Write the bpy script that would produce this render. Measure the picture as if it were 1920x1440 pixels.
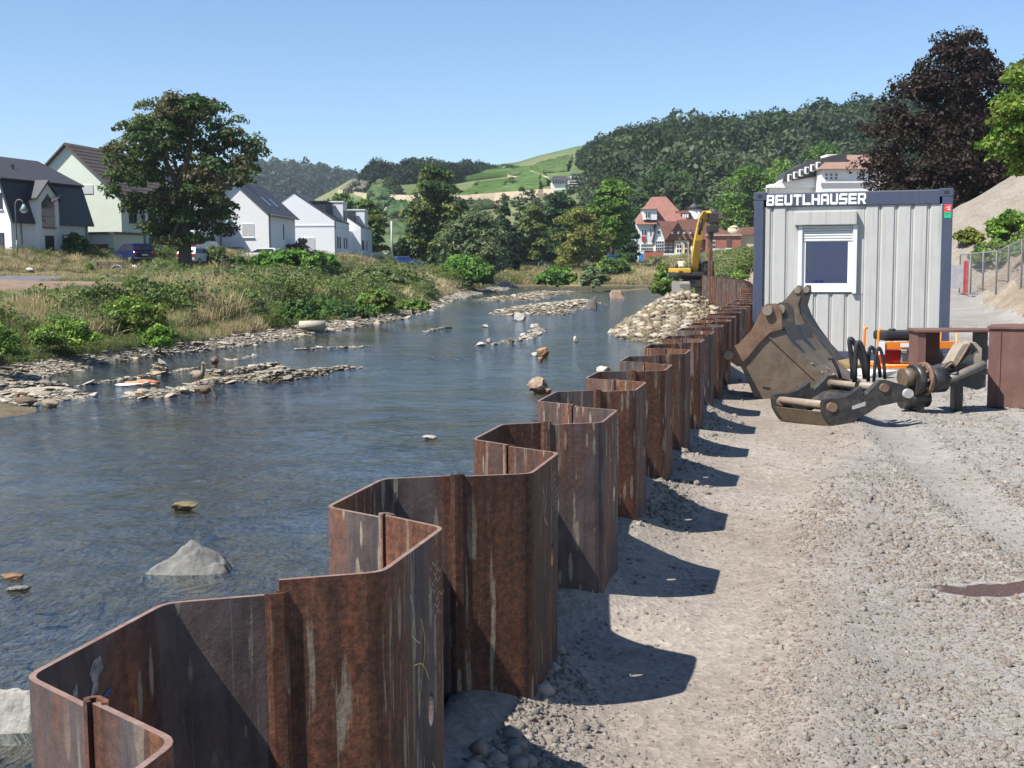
import bpy, bmesh, math, random
import numpy as np
from mathutils import Vector, Matrix

for o in list(bpy.data.objects):
    bpy.data.objects.remove(o, do_unlink=True)
scene = bpy.context.scene
C = scene.collection
R = math.radians
rng = np.random.default_rng(7)
random.seed(7)

# ------------------------------------------------------------------ camera
CAMZ = 1.58
FOC, PITCH, ROLL = 2247.0, 0.0976, -0.0064          # focal length in px of a 1920 wide picture
cp, sp_ = math.cos(PITCH), math.sin(PITCH)
v_fwd = Vector((0, cp, -sp_)); v_dn = Vector((0, -sp_, -cp)); v_rt = Vector((1, 0, 0))
cr, sr = math.cos(ROLL), math.sin(ROLL)
rt2 = v_rt * cr - v_dn * sr
dn2 = v_rt * sr + v_dn * cr
cam_data = bpy.data.cameras.new('camera')
cam_data.sensor_width = 36.0
cam_data.lens = 36.0 * FOC / 1920.0
cam_data.clip_start = 0.05
cam_data.clip_end = 9000.0
cam = bpy.data.objects.new('camera', cam_data)
C.objects.link(cam)
m = Matrix((rt2, -dn2, -v_fwd)).transposed().to_4x4()
m.translation = Vector((0, 0, CAMZ))
cam.matrix_world = m
scene.camera = cam

# ------------------------------------------------------------------ sky, sun, exposure
SUN_TO = Vector((-0.55, -0.32, 0.86)).normalized()
sun_el = math.asin(SUN_TO.z)
sun_az = math.atan2(SUN_TO.x, SUN_TO.y)
world = bpy.data.worlds.new('World')
scene.world = world
world.use_nodes = True
wn = world.node_tree
for n in list(wn.nodes):
    wn.nodes.remove(n)
sky = wn.nodes.new('ShaderNodeTexSky')
sky.sky_type = 'NISHITA'
sky.sun_disc = False
sky.sun_elevation = sun_el
sky.sun_rotation = sun_az % (2 * math.pi)
sky.altitude = 300
sky.air_density = 1.0
sky.dust_density = 0.0
sky.ozone_density = 6.0
bg = wn.nodes.new('ShaderNodeBackground')
bg.inputs['Strength'].default_value = 0.088
wo = wn.nodes.new('ShaderNodeOutputWorld')
wn.links.new(sky.outputs[0], bg.inputs[0])
wn.links.new(bg.outputs[0], wo.inputs[0])
sd = bpy.data.lights.new('sun', 'SUN')
sd.energy = 5.0
sd.angle = R(0.53)
sd.color = (1.0, 0.955, 0.88)
sun = bpy.data.objects.new('sun', sd)
sun.rotation_euler = SUN_TO.to_track_quat('Z', 'Y').to_euler()
sun.location = (-30, -10, 50)
C.objects.link(sun)
scene.view_settings.view_transform = 'Standard'
scene.view_settings.look = 'None'
scene.view_settings.gamma = 1.0
scene.view_settings.exposure = 0.88
scene.view_settings.use_curve_mapping = False
scene.render.engine = 'CYCLES'
scene.cycles.max_bounces = 5
scene.cycles.transparent_max_bounces = 8
scene.cycles.volume_bounces = 0
scene.cycles.caustics_reflective = False
scene.cycles.caustics_refractive = False


# ------------------------------------------------------------------ measuring helpers (photo pixels -> metres)
def ray(px, py):
    return v_fwd + rt2 * ((px - 960) / FOC) + dn2 * ((py - 720) / FOC)


def at_y(px, py, Y):
    r = ray(px, py)
    t = Y / r.y
    return Vector((r.x * t, Y, CAMZ + r.z * t))


def at_z(px, py, z):
    r = ray(px, py)
    t = (z - CAMZ) / r.z
    return Vector((r.x * t, r.y * t, z))


# ------------------------------------------------------------------ noise
_perm = np.random.default_rng(3).random((256, 256))


def vnoise(x, y, sc=1.0, seed=0):
    x = np.asarray(x, float) * sc + seed * 17.31
    y = np.asarray(y, float) * sc + seed * 5.77
    xi = np.floor(x).astype(int); yi = np.floor(y).astype(int)
    fx = x - xi; fy = y - yi
    fx = fx * fx * (3 - 2 * fx); fy = fy * fy * (3 - 2 * fy)
    g = lambda a, b: _perm[a & 255, b & 255]
    return ((g(xi, yi) * (1 - fx) + g(xi + 1, yi) * fx) * (1 - fy) + (g(xi, yi + 1) * (1 - fx) + g(xi + 1, yi + 1) * fx) * fy) * 2 - 1


def fnoise(x, y, sc=1.0, oct=4, seed=0):
    s = 0; a = 1; t = 0
    for i in range(oct):
        s = s + a * vnoise(x, y, sc * 2 ** i, seed + i * 3)
        t += a; a *= 0.5
    return s / t


def sstep(a, b, x):
    t = np.clip((np.asarray(x, float) - a) / (b - a), 0, 1)
    return t * t * (3 - 2 * t)


# ------------------------------------------------------------------ mesh helpers
class MB:
    """collects boxes, prisms, bars and tubes into one mesh"""
    def __init__(s):
        s.v = []; s.f = []; s.smooth = []

    def add(s, vs, fs, sm=False):
        o = len(s.v)
        s.v += [tuple(v) for v in vs]
        s.f += [tuple(i + o for i in f) for f in fs]
        s.smooth += [sm] * len(fs)
        return s

    def box(s, x0, x1, y0, y1, z0, z1):
        return s.add([(x0, y0, z0), (x1, y0, z0), (x1, y1, z0), (x0, y1, z0), (x0, y0, z1), (x1, y0, z1), (x1, y1, z1), (x0, y1, z1)],
                     [(0, 3, 2, 1), (4, 5, 6, 7), (0, 1, 5, 4), (1, 2, 6, 5), (2, 3, 7, 6), (3, 0, 4, 7)])

    def bev(s, x0, x1, y0, y1, z0, z1, b):
        bm = bmesh.new()
        bmesh.ops.create_cube(bm, size=1)
        for v in bm.verts:
            v.co = Vector(((x0 + x1) / 2 + v.co.x * (x1 - x0), (y0 + y1) / 2 + v.co.y * (y1 - y0), (z0 + z1) / 2 + v.co.z * (z1 - z0)))
        bmesh.ops.bevel(bm, geom=bm.edges[:], offset=b, segments=2, affect='EDGES', profile=0.6)
        bm.verts.index_update()
        s.add([v.co[:] for v in bm.verts], [[v.index for v in f.verts] for f in bm.faces])
        bm.free()
        return s

    def prism(s, poly, axis, a, b):
        """poly: list of 2d points; axis 'x','y','z' is the extrusion axis between a and b"""
        n = len(poly)
        def P(p, t):
            if axis == 'x': return (t, p[0], p[1])
            if axis == 'y': return (p[0], t, p[1])
            return (p[0], p[1], t)
        vs = [P(p, a) for p in poly] + [P(p, b) for p in poly]
        fs = [tuple(range(n)), tuple(range(2 * n - 1, n - 1, -1))]
        fs += [(i, i + n, (i + 1) % n + n, (i + 1) % n) for i in range(n)]
        return s.add(vs, fs)

    def tube(s, path, r, n=8, cap=True, smooth=True):
        P = [Vector(p) for p in path]
        rr = r if hasattr(r, '__len__') else [r] * len(P)
        vs = []
        ref = None
        for i, p in enumerate(P):
            d = (P[min(i + 1, len(P) - 1)] - P[max(i - 1, 0)])
            d.normalize()
            if ref is None:
                ref = Vector((0, 0, 1)) if abs(d.z) < 0.9 else Vector((1, 0, 0))
            a = d.cross(ref); a.normalize()
            b = a.cross(d); ref = b
            for k in range(n):
                t = 2 * math.pi * k / n
                vs.append(p + (a * math.cos(t) + b * math.sin(t)) * rr[i])
        fs = []
        for i in range(len(P) - 1):
            for k in range(n):
                fs.append((i * n + k, i * n + (k + 1) % n, (i + 1) * n + (k + 1) % n, (i + 1) * n + k))
        s.add(vs, fs, smooth)
        if cap:
            o = len(s.v) - len(vs)
            s.f.append(tuple(o + k for k in range(n))[::-1]); s.smooth.append(False)
            s.f.append(tuple(o + (len(P) - 1) * n + k for k in range(n))); s.smooth.append(False)
        return s

    def cyl(s, p0, p1, r, n=16, r1=None):
        return s.tube([p0, p1], [r, r if r1 is None else r1], n)

    def rot(s, mat, start=0):
        for i in range(start, len(s.v)):
            s.v[i] = tuple(mat @ Vector(s.v[i]))
        return s

    def build(s, name, mat, parent=None, *a, **kw):
        me = bpy.data.meshes.new(name)
        me.from_pydata(s.v, [], s.f)
        if any(s.smooth):
            me.polygons.foreach_set('use_smooth', s.smooth)
        bm = bmesh.new(); bm.from_mesh(me)
        bmesh.ops.recalc_face_normals(bm, faces=bm.faces[:])
        bm.to_mesh(me); bm.free()
        return link(name, me, mat, parent, *a, **kw)


def link(name, me, mat=None, parent=None, label=None, cat=None, group=None, kind=None, loc=None, rz=None):
    if mat is not None and len(me.materials) == 0:
        me.materials.append(mat)
    o = bpy.data.objects.new(name, me)
    C.objects.link(o)
    if parent is not None:
        o.parent = parent
    if loc is not None:
        o.location = loc
    if rz is not None:
        o.rotation_euler = (0, 0, rz)
    tag(o, label, cat, group, kind)
    return o


def tag(o, label=None, cat=None, group=None, kind=None):
    for k, v in (('label', label), ('category', cat), ('group', group), ('kind', kind)):
        if v:
            o[k] = v
    return o


def thing(name, label, cat, loc=(0, 0, 0), rz=0, group=None):
    o = bpy.data.objects.new(name, None)
    C.objects.link(o)
    o.location = loc
    o.rotation_euler = (0, 0, rz)
    o.empty_display_size = 0.2
    return tag(o, label, cat, group)


def copy_tree(o, parent=None):
    c = o.copy()
    C.objects.link(c)
    c.parent = parent
    for ch in o.children:
        copy_tree(ch, c)
    return c


def np_mesh(name, V, F, smooth=False, col=None):
    """V (n,3), F (m,3|4) arrays"""
    me = bpy.data.meshes.new(name)
    V = np.asarray(V, np.float32); F = np.asarray(F, np.int32)
    k = F.shape[1]
    me.vertices.add(len(V)); me.loops.add(F.size); me.polygons.add(len(F))
    me.vertices.foreach_set('co', V.ravel())
    me.loops.foreach_set('vertex_index', F.ravel())
    me.polygons.foreach_set('loop_start', np.arange(0, F.size, k, dtype=np.int32))
    if smooth:
        me.polygons.foreach_set('use_smooth', np.ones(len(F), bool))
    if col is not None:
        at = me.color_attributes.new('Col', 'FLOAT_COLOR', 'POINT')
        c4 = np.ones((len(V), 4), np.float32); c4[:, :3] = col
        at.data.foreach_set('color', c4.ravel())
    me.update(calc_edges=True)
    me.validate()
    return me


# ------------------------------------------------------------------ materials
_mats = {}


def nodes_of(name):
    mt = bpy.data.materials.new(name)
    mt.use_nodes = True
    nt = mt.node_tree
    for n in list(nt.nodes):
        nt.nodes.remove(n)
    out = nt.nodes.new('ShaderNodeOutputMaterial')
    b = nt.nodes.new('ShaderNodeBsdfPrincipled')
    nt.links.new(b.outputs[0], out.inputs[0])
    return mt, nt, b, out


def N(nt, typ, **kw):
    n = nt.nodes.new(typ)
    for k, v in kw.items():
        if k.startswith('i_'):
            key = k[2:]
            key = int(key) if key.isdigit() else key
            n.inputs[key].default_value = v
        else:
            setattr(n, k, v)
    return n


def ramp(nt, fac, stops):
    r = nt.nodes.new('ShaderNodeValToRGB')
    e = r.color_ramp.elements
    while len(e) < len(stops):
        e.new(0.5)
    for i, (p, c) in enumerate(stops):
        e[i].position = p
        e[i].color = (*c, 1) if len(c) == 3 else c
    nt.links.new(fac, r.inputs[0])
    return r.outputs[0]


def mix(nt, fac, a, b, mode='MIX'):
    mx = nt.nodes.new('ShaderNodeMix')
    mx.data_type = 'RGBA'
    mx.blend_type = mode
    for s, v in ((mx.inputs[0], fac), (mx.inputs[6], a), (mx.inputs[7], b)):
        if hasattr(v, 'links') or hasattr(v, 'is_linked'):
            nt.links.new(v, s)
        elif isinstance(v, (int, float)):
            s.default_value = v
        else:
            s.default_value = (*v, 1) if len(v) == 3 else v
    return mx.outputs[2]


def bump(nt, b, h, strength=0.4, dist=0.02):
    bp = nt.nodes.new('ShaderNodeBump')
    bp.inputs['Strength'].default_value = strength
    bp.inputs['Distance'].default_value = dist
    nt.links.new(h, bp.inputs['Height'])
    nt.links.new(bp.outputs[0], b.inputs['Normal'])
    return bp


def coords(nt, scale=(1, 1, 1), kind='Object'):
    tc = nt.nodes.new('ShaderNodeTexCoord')
    mp = nt.nodes.new('ShaderNodeMapping')
    mp.inputs['Scale'].default_value = scale
    nt.links.new(tc.outputs[kind], mp.inputs[0])
    return mp.outputs[0]


def noise(nt, vec, scale=5, detail=5, rough=0.6, dist=0.0):
    n = nt.nodes.new('ShaderNodeTexNoise')
    n.inputs['Scale'].default_value = scale
    n.inputs['Detail'].default_value = detail
    n.inputs['Roughness'].default_value = rough
    n.inputs['Distortion'].default_value = dist
    nt.links.new(vec, n.inputs['Vector'])
    return n.outputs['Fac']


def M(name, col, rough=0.7, var=0.25, scale=3.0, bmp=0.15, bscale=40, bdist=0.01, metal=0.0, dirt=None, dirt_amt=0.5, spec=0.5, world_co=False):
    """plain surface with blotchy wear: col varied by noise, optional dirt colour"""
    if name in _mats:
        return _mats[name]
    mt, nt, b, out = nodes_of(name)
    co = coords(nt)
    n1 = noise(nt, co, scale, 6, 0.65)
    c = np.array(col)
    base = ramp(nt, n1, [(0.25, tuple(c * (1 - var))), (0.75, tuple(np.minimum(c * (1 + var), 0.95)))])
    if dirt is not None:
        n2 = noise(nt, co, scale * 2.3, 8, 0.7, 0.4)
        fac = ramp(nt, n2, [(0.45, (0, 0, 0)), (0.7, (dirt_amt,) * 3)])
        base = mix(nt, fac, base, dirt)
    nt.links.new(base, b.inputs['Base Color'])
    b.inputs['Roughness'].default_value = rough
    b.inputs['Metallic'].default_value = metal
    b.inputs['Specular IOR Level'].default_value = spec
    if bmp > 0:
        bump(nt, b, noise(nt, co, bscale, 4, 0.6), bmp, bdist)
    _mats[name] = mt
    return mt


# ------------------------------------------------------------------ instancing for uncountable stuff (gravel, grass, far woods)
def instanced(name, protos, P, scl, rot, tint, pid, mat, parent=None, label=None):
    """one stuff object: prototypes live in its own mesh and are instanced on its loose points"""
    Vs, Fs, Cs, ids = [], [], [], []
    off = 0
    for k, (V, F, Cc) in enumerate(protos):
        F = np.asarray(F)
        if F.shape[1] == 4:
            F = np.concatenate([F[:, [0, 1, 2]], F[:, [0, 2, 3]]])
        Vs.append(V); Fs.append(F + off); Cs.append(Cc); ids.append(np.full(len(V), k)); off += len(V)
    n0 = off
    n = len(P)
    V = np.concatenate(Vs + [P]); F = np.concatenate(Fs)
    me = bpy.data.meshes.new(name)
    me.vertices.add(len(V)); me.loops.add(F.size); me.polygons.add(len(F))
    me.vertices.foreach_set('co', V.astype(np.float32).ravel())
    me.loops.foreach_set('vertex_index', F.astype(np.int32).ravel())
    me.polygons.foreach_set('loop_start', np.arange(0, F.size, 3, dtype=np.int32))
    col = np.ones((len(V), 4), np.float32); col[:n0, :3] = np.concatenate(Cs)
    me.color_attributes.new('Col', 'FLOAT_COLOR', 'POINT').data.foreach_set('color', col.ravel())
    ia = np.concatenate(ids + [100 + np.asarray(pid)]).astype(np.int32)
    me.attributes.new('pid', 'INT', 'POINT').data.foreach_set('value', ia)
    for nm, arr in (('scl', scl), ('rot', rot), ('tint', tint)):
        full = np.zeros((len(V), 3), np.float32); full[n0:] = arr
        me.attributes.new(nm, 'FLOAT_VECTOR', 'POINT').data.foreach_set('vector', full.ravel())
    me.update(calc_edges=True)
    me.materials.append(mat)
    o = link(name, me, None, parent, label=label, kind='stuff')
    ng = bpy.data.node_groups.new(name + '_scatter', 'GeometryNodeTree')
    ng.interface.new_socket('Geometry', in_out='INPUT', socket_type='NodeSocketGeometry')
    ng.interface.new_socket('Geometry', in_out='OUTPUT', socket_type='NodeSocketGeometry')
    gi = ng.nodes.new('NodeGroupInput'); go = ng.nodes.new('NodeGroupOutput')

    def attr(nm, typ):
        a = ng.nodes.new('GeometryNodeInputNamedAttribute')
        a.data_type = typ
        a.inputs['Name'].default_value = nm
        return a.outputs['Attribute']
    pidn = attr('pid', 'INT'); scn = attr('scl', 'FLOAT_VECTOR'); rtn = attr('rot', 'FLOAT_VECTOR')
    e2r = ng.nodes.new('FunctionNodeEulerToRotation')
    ng.links.new(rtn, e2r.inputs[0])
    join = ng.nodes.new('GeometryNodeJoinGeometry')

    def equal(v):
        c = ng.nodes.new('FunctionNodeCompare')
        c.data_type = 'INT'; c.operation = 'EQUAL'
        ng.links.new(pidn, c.inputs[2]); c.inputs[3].default_value = v
        return c.outputs[0]
    for k in range(len(protos)):
        sep = ng.nodes.new('GeometryNodeSeparateGeometry')
        sep.domain = 'POINT'
        ng.links.new(gi.outputs[0], sep.inputs[0]); ng.links.new(equal(k), sep.inputs[1])
        pts = ng.nodes.new('GeometryNodeSeparateGeometry')
        pts.domain = 'POINT'
        ng.links.new(gi.outputs[0], pts.inputs[0]); ng.links.new(equal(100 + k), pts.inputs[1])
        iop = ng.nodes.new('GeometryNodeInstanceOnPoints')
        ng.links.new(pts.outputs[0], iop.inputs['Points']); ng.links.new(sep.outputs[0], iop.inputs['Instance'])
        ng.links.new(e2r.outputs[0], iop.inputs['Rotation']); ng.links.new(scn, iop.inputs['Scale'])
        ng.links.new(iop.outputs[0], join.inputs[0])
    ng.links.new(join.outputs[0], go.inputs[0])
    md = o.modifiers.new('scatter', 'NODES')
    md.node_group = ng
    return o


HEAP_R = ((2030 - 960) * 56 / FOC, 56.0, 0.8)           # gravel heap at the right: centre and foot level


def heap_z(x, y):
    X = x - HEAP_R[0]; Y = y - HEAP_R[1]
    d = np.hypot(X, Y * 1.1) + 0.35 * fnoise(X, Y, 0.35, 4, 66)
    return np.maximum(6.9 - 0.60 * d, -1.5) + HEAP_R[2]


def hit(px, py, y0=2.0, y1=320.0):
    """where the photo ray meets the ground"""
    r = ray(px, py)
    ys = np.geomspace(y0, y1, 700)
    t = ys / r.y
    X = r.x * t; Z = CAMZ + r.z * t
    g = np.maximum(ground_z(X, ys), heap_z(X, ys))
    below = np.where(Z < g)[0]
    if len(below) == 0:
        return None
    i = below[0]
    return Vector((X[i], ys[i], g[i]))
# ------------------------------------------------------------------ large structure: ground, river
ZW = -1.30                                            # water level
WANG = 0.2383                                         # direction of the sheet pile wall
# the wall's middle line, straight, then bending away
W_PATH = []
_x, _y, _a = -0.614 - 0.21 * math.cos(WANG), 1.2716 + 0.21 * math.sin(WANG), WANG
_s = -1.4 * 2
_px, _py = _x + _s * math.sin(_a), _y + _s * math.cos(_a)
while _py < 62:
    W_PATH.append((_px, _py, _a, _s))
    ds = 0.05
    _px += ds * math.sin(_a); _py += ds * math.cos(_a); _s += ds
    if 21.5 < _py < 46:
        _a -= (WANG - 0.105) / (46 - 21.5) * ds
W_PATH = np.array(W_PATH)


def wall_x(y):
    y = np.asarray(y, float)
    x = np.interp(y, W_PATH[:, 1], W_PATH[:, 0])
    lo = W_PATH[0]
    x = np.where(y < lo[1], lo[0] + (y - lo[1]) * math.tan(WANG), x)
    return x


# left waterline and bank toe, street edge: x as a function of y
def _line(pts, z):
    P = np.array([at_z(a, b, z)[:2] for a, b in pts])
    return P[np.argsort(P[:, 1])]


L_WATER = _line([(-250, 790), (0, 722), (250, 672), (480, 645), (600, 624), (745, 600), (800, 585), (850, 563), (905, 549), (955, 541)], ZW)
L_TOE = _line([(-250, 730), (0, 682), (250, 652), (330, 644), (470, 622), (560, 607), (735, 588), (800, 566), (850, 549), (930, 537)], ZW + 0.3)
STREET = np.array([(-70, 55), (-48, 72), (-36.5, 84), (-31.5, 98), (-26.5, 112), (-22.5, 125), (-18.5, 142), (-15.5, 165), (-14, 190)])


def lin(P, y):
    y = np.asarray(y, float)
    x = np.interp(y, P[:, 1], P[:, 0])
    k0 = (P[1, 0] - P[0, 0]) / (P[1, 1] - P[0, 1])
    return np.where(y < P[0, 1], P[0, 0] + (y - P[0, 1]) * k0, x)


def caps(x, y, pts, w, h, nsc=1.2, seed=1):
    """height of a gravel bar along a polyline of photo points; w half width in metres"""
    P = [at_z(a, b, ZW) for a, b in pts]
    best = np.full(np.shape(x), 1e9)
    if len(P) == 1:
        P = P * 2
    for a, b in zip(P[:-1], P[1:]):
        dx, dy = b.x - a.x, b.y - a.y
        L2 = dx * dx + dy * dy + 1e-9
        t = np.clip(((x - a.x) * dx + (y - a.y) * dy) / L2, 0, 1)
        d = np.hypot(x - a.x - t * dx, y - a.y - t * dy)
        best = np.minimum(best, d)
    d = best / w + 0.35 * fnoise(x, y, nsc, 3, seed)
    return h * (1 - sstep(0.0, 1.5, d))


BARS = [  # polyline px, half width, height above the bed
    ([(-120, 785), (0, 755), (55, 747)], 2.0, 0.52),
    ([(30, 732), (160, 722), (230, 712), (300, 702)], 0.45, 0.44),
    ([(300, 700), (420, 680), (480, 664)], 0.35, 0.36),
    ([(285, 742), (340, 731), (420, 716), (500, 706)], 0.75, 0.42),
    ([(395, 712), (480, 692), (520, 684)], 0.35, 0.46),
    ([(510, 714), (580, 703), (645, 690)], 0.55, 0.46),
    ([(560, 656), (690, 650)], 0.5, 0.37),
    ([(955, 563), (1010, 554), (1060, 547)], 3.6, 0.62),
    ([(985, 588), (1040, 578), (1100, 568)], 2.9, 0.72),
    ([(900, 648), (950, 642)], 0.45, 0.44),
    ([(970, 640), (1000, 630), (1010, 618)], 0.7, 0.44),
    ([(700, 690), (850, 660)], 0.5, 0.30),
    ([(1190, 620), (1230, 612)], 0.8, 0.38),
    ([(800, 622), (830, 615)], 0.4, 0.40),
    ([(1100, 632), (1180, 626)], 1.0, 0.33),
    ([(905, 548), (930, 541), (955, 537)], 2.2, 0.75),
    ([(1000, 541), (1060, 540)], 3.0, 0.42),
    ([(1150, 546), (1215, 541)], 3.0, 0.42),
]
HEAP = (7.15, 50.0)


def ground_z(x, y):
    x = np.asarray(x, float); y = np.asarray(y, float)
    xw = lin(L_WATER, y); xt = lin(L_TOE, y); xs = lin(STREET, y); xwall = wall_x(y)
    # river bed
    bed = ZW - 0.36 + 0.10 * fnoise(x, y, 0.22, 3, 4) + 0.05 * fnoise(x, y, 1.3, 2, 9)
    deep = 0.25 * np.exp(-((x - (xwall - 3.0)) / 2.5) ** 2)
    bed = bed - deep
    for i, (pts, w, h) in enumerate(BARS):
        bed = bed + caps(x, y, pts, w, h, 1.1 if w < 2 else 0.6, i + 2)
    # left bank
    t = (xt - x) / np.maximum(xt - xs, 1.0)
    prof = np.interp(t, [-1, 0, 0.05, 0.12, 0.3, 0.55, 0.78, 0.88, 1.0, 1.3], [-1.2, -1.05, -0.55, -0.1, 0.45, 0.95, 1.2, 1.9, 2.85, 3.0])
    prof = prof + 0.10 * fnoise(x, y, 0.25, 3, 20)
    shore = ZW + np.interp((xw - x) / np.maximum(xw - xt, 0.5), [-1.5, -0.4, 0, 1], [-0.5, -0.14, 0.0, 0.28]) + 0.05 * fnoise(x, y, 0.8, 2, 31)
    shore = np.maximum(shore, np.where(x > xw - 0.3, bed, shore))
    z = np.where(x < xt, prof, np.where(x < xw + 4, np.where(x < xw, shore, np.maximum(bed, shore)), bed))
    # upstream land that closes the view of the river
    up = sstep(168, 205, y + 0.25 * x + 6 * fnoise(x, y, 0.05, 2, 8))
    z = z * (1 - up) + up * (0.9 + 1.4 * sstep(200, 260, y) + 0.25 * fnoise(x, y, 0.1, 2, 11)) * 1.0
    # right bank past the wall end
    xb = np.interp(y, [58, 66, 75, 90, 120, 160, 200], [9.2, 9.6, 10.0, 12.2, 17.5, 20.0, 22])
    rb = sstep(0, 4.5, x - xb)
    zr = -0.15 + 0.15 * fnoise(x, y, 0.2, 2, 13) + 2.2 * sstep(95, 200, y)
    zfar = (ZW + 0.05) * (1 - rb) + zr * rb
    z = np.where((y > 58) & (x > xb - 0.5) & (y < 230), np.maximum(zfar, z), z)
    # rubble heap in the river beside the wall
    hd = np.hypot((x - HEAP[0]) / 1.15, (y - HEAP[1]) / 2.4) + 0.22 * fnoise(x, y, 0.9, 3, 40)
    z = np.maximum(z, np.where(x < xwall + 0.2, ZW - 0.4 + 2.30 * np.clip(1 - hd / 2.9, 0, 1) ** 0.85, -9))
    # construction yard on the landward side of the wall
    yard = 0.02 * fnoise(x, y, 0.6, 3, 51) + 0.012 * fnoise(x, y, 3.0, 2, 52) + 0.07 * sstep(12, 17, y) * (1 - 0 * x)
    # low gravel heaps that lie against the wall
    dw = (x - xwall)
    yard = yard + 0.24 * np.exp(-(np.maximum(dw, 0) / 0.42) ** 2) * (0.50 + 0.9 * fnoise(x, y, 0.9, 2, 53)) * (1 - sstep(25, 30, y))
    # loose ridge pushed up by the tracks
    xr = 0.95 + 0.30 * (y - 3.7)
    yard = yard + 0.055 * np.exp(-((x - xr) / 0.22) ** 2) * (0.6 + 0.8 * fnoise(x, y, 0.7, 2, 60))
    # wheel tracks
    for o_ in (1.9, 3.7):
        xt_ = o_ + 0.16 * y + 0.12 * np.sin(y * 0.5)
        q_ = (x - xt_) / 0.20
        yard = yard + (y < 17) * (0.022 * np.exp(-((np.abs(q_) - 1.5) / 0.45) ** 2) - 0.022 * np.exp(-q_ ** 2))
    # ramp and earth bank on the right
    xbk = np.interp(y, [0, 20, 33, 45, 60, 80], [12, 12.2, 13.0, 16.8, 22.6, 30])
    bank = 1.9 * (1 - sstep(70, 95, y)) * sstep(0, 3.2, x - xbk + 0.9 * fnoise(x, y, 0.5, 3, 70)) + 0.25 * fnoise(x, y, 0.7, 3, 71) * sstep(0, 2, x - xbk)
    rampz = 2.4 * sstep(34, 85, y) * sstep(7, 16, x - 0.05 * y)
    back = 2.3 * sstep(70, 150, y)
    yard = yard + np.maximum(bank * sstep(14, 26, y), 0) + np.maximum(rampz, back)
    iny = (x > xwall - 0.02) & (y < 62)
    z = np.where(iny, yard, z)
    tr = sstep(60, 72, y) * (x > xb)
    z = np.where((y >= 62) & (x > xb + 2), np.maximum(z, yard * sstep(0, 6, x - xb - 2) + z * (1 - sstep(0, 6, x - xb - 2))), z)
    return z


def gz(x, y):
    return float(ground_z(np.array([x]), np.array([y]))[0])


def seat(px, py, Y):
    """ground point under photo column px at distance Y"""
    p = at_y(px, py, Y)
    return Vector((p.x, Y, gz(p.x, Y)))


def ground_zone(x, y):
    """0 bed, 1 shore gravel, 2 grass bank, 3 road, 4 yard, 5 earth bank, 6 meadow, 7 brown strip"""
    xw = lin(L_WATER, y); xt = lin(L_TOE, y); xs = lin(STREET, y); xwall = wall_x(y)
    t = (xt - x) / np.maximum(xt - xs, 1.0)
    zone = np.zeros(np.shape(x), int)
    zone[(x < xw + 0.5)] = 1
    zone[x < xt] = 2
    zone[(x < xt) & (t > 0.34) & (t < 0.57) & (y < 74) & (x < -16)] = 7
    zone[(x < xt) & (t > 0.57) & (t < 0.75) & (y < 82)] = 3
    zone[(x < xt) & (t > 1.02) & (y > 60)] = 3
    up = sstep(168, 205, y + 0.25 * x)
    zone[up > 0.25] = 6
    xb = np.interp(y, [58, 66, 75, 90, 120, 160, 200], [9.2, 9.6, 10.0, 12.2, 17.5, 20.0, 22])
    zone[(y > 58) & (x > xb)] = 5
    zone[(x > xwall - 0.02) & (y < 62)] = 4
    xbk = np.interp(y, [0, 20, 33, 45, 60, 80], [12, 12.2, 13.0, 16.8, 22.6, 30])
    zone[(x > xbk + 0.6) & (y > 14) & (y < 110)] = 5
    zone[(y > 62) & (y < 110) & (x > xb + 6) & (x <= xbk + 0.6)] = 4
    zone[(y > 200)] = 6
    return zone


def build_ground():
    ang = np.concatenate([np.arange(-78, -34, 1.2), np.arange(-34, 34, 0.21), np.arange(34, 80, 1.2)])
    rad = [1.0]
    while rad[-1] < 330:
        rad.append(rad[-1] * 1.0155)
    while rad[-1] < 4000:
        rad.append(rad[-1] * 1.12)
    rad = np.array(rad)
    A, Rr = np.meshgrid(np.radians(ang), rad)
    X = Rr * np.sin(A); Y = Rr * np.cos(A)
    # shift the fan a little behind the camera so the yard has ground there too
    Y = Y - 0.9
    Z = ground_z(X, Y)
    nr, na = X.shape
    V = np.stack([X, Y, Z], -1).reshape(-1, 3)
    i = np.arange(nr * na).reshape(nr, na)
    F = np.stack([i[:-1, :-1], i[:-1, 1:], i[1:, 1:], i[1:, :-1]], -1).reshape(-1, 4)
    c = V[F].mean(1)
    zone = ground_zone(c[:, 0], c[:, 1])
    return V, F, zone


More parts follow.
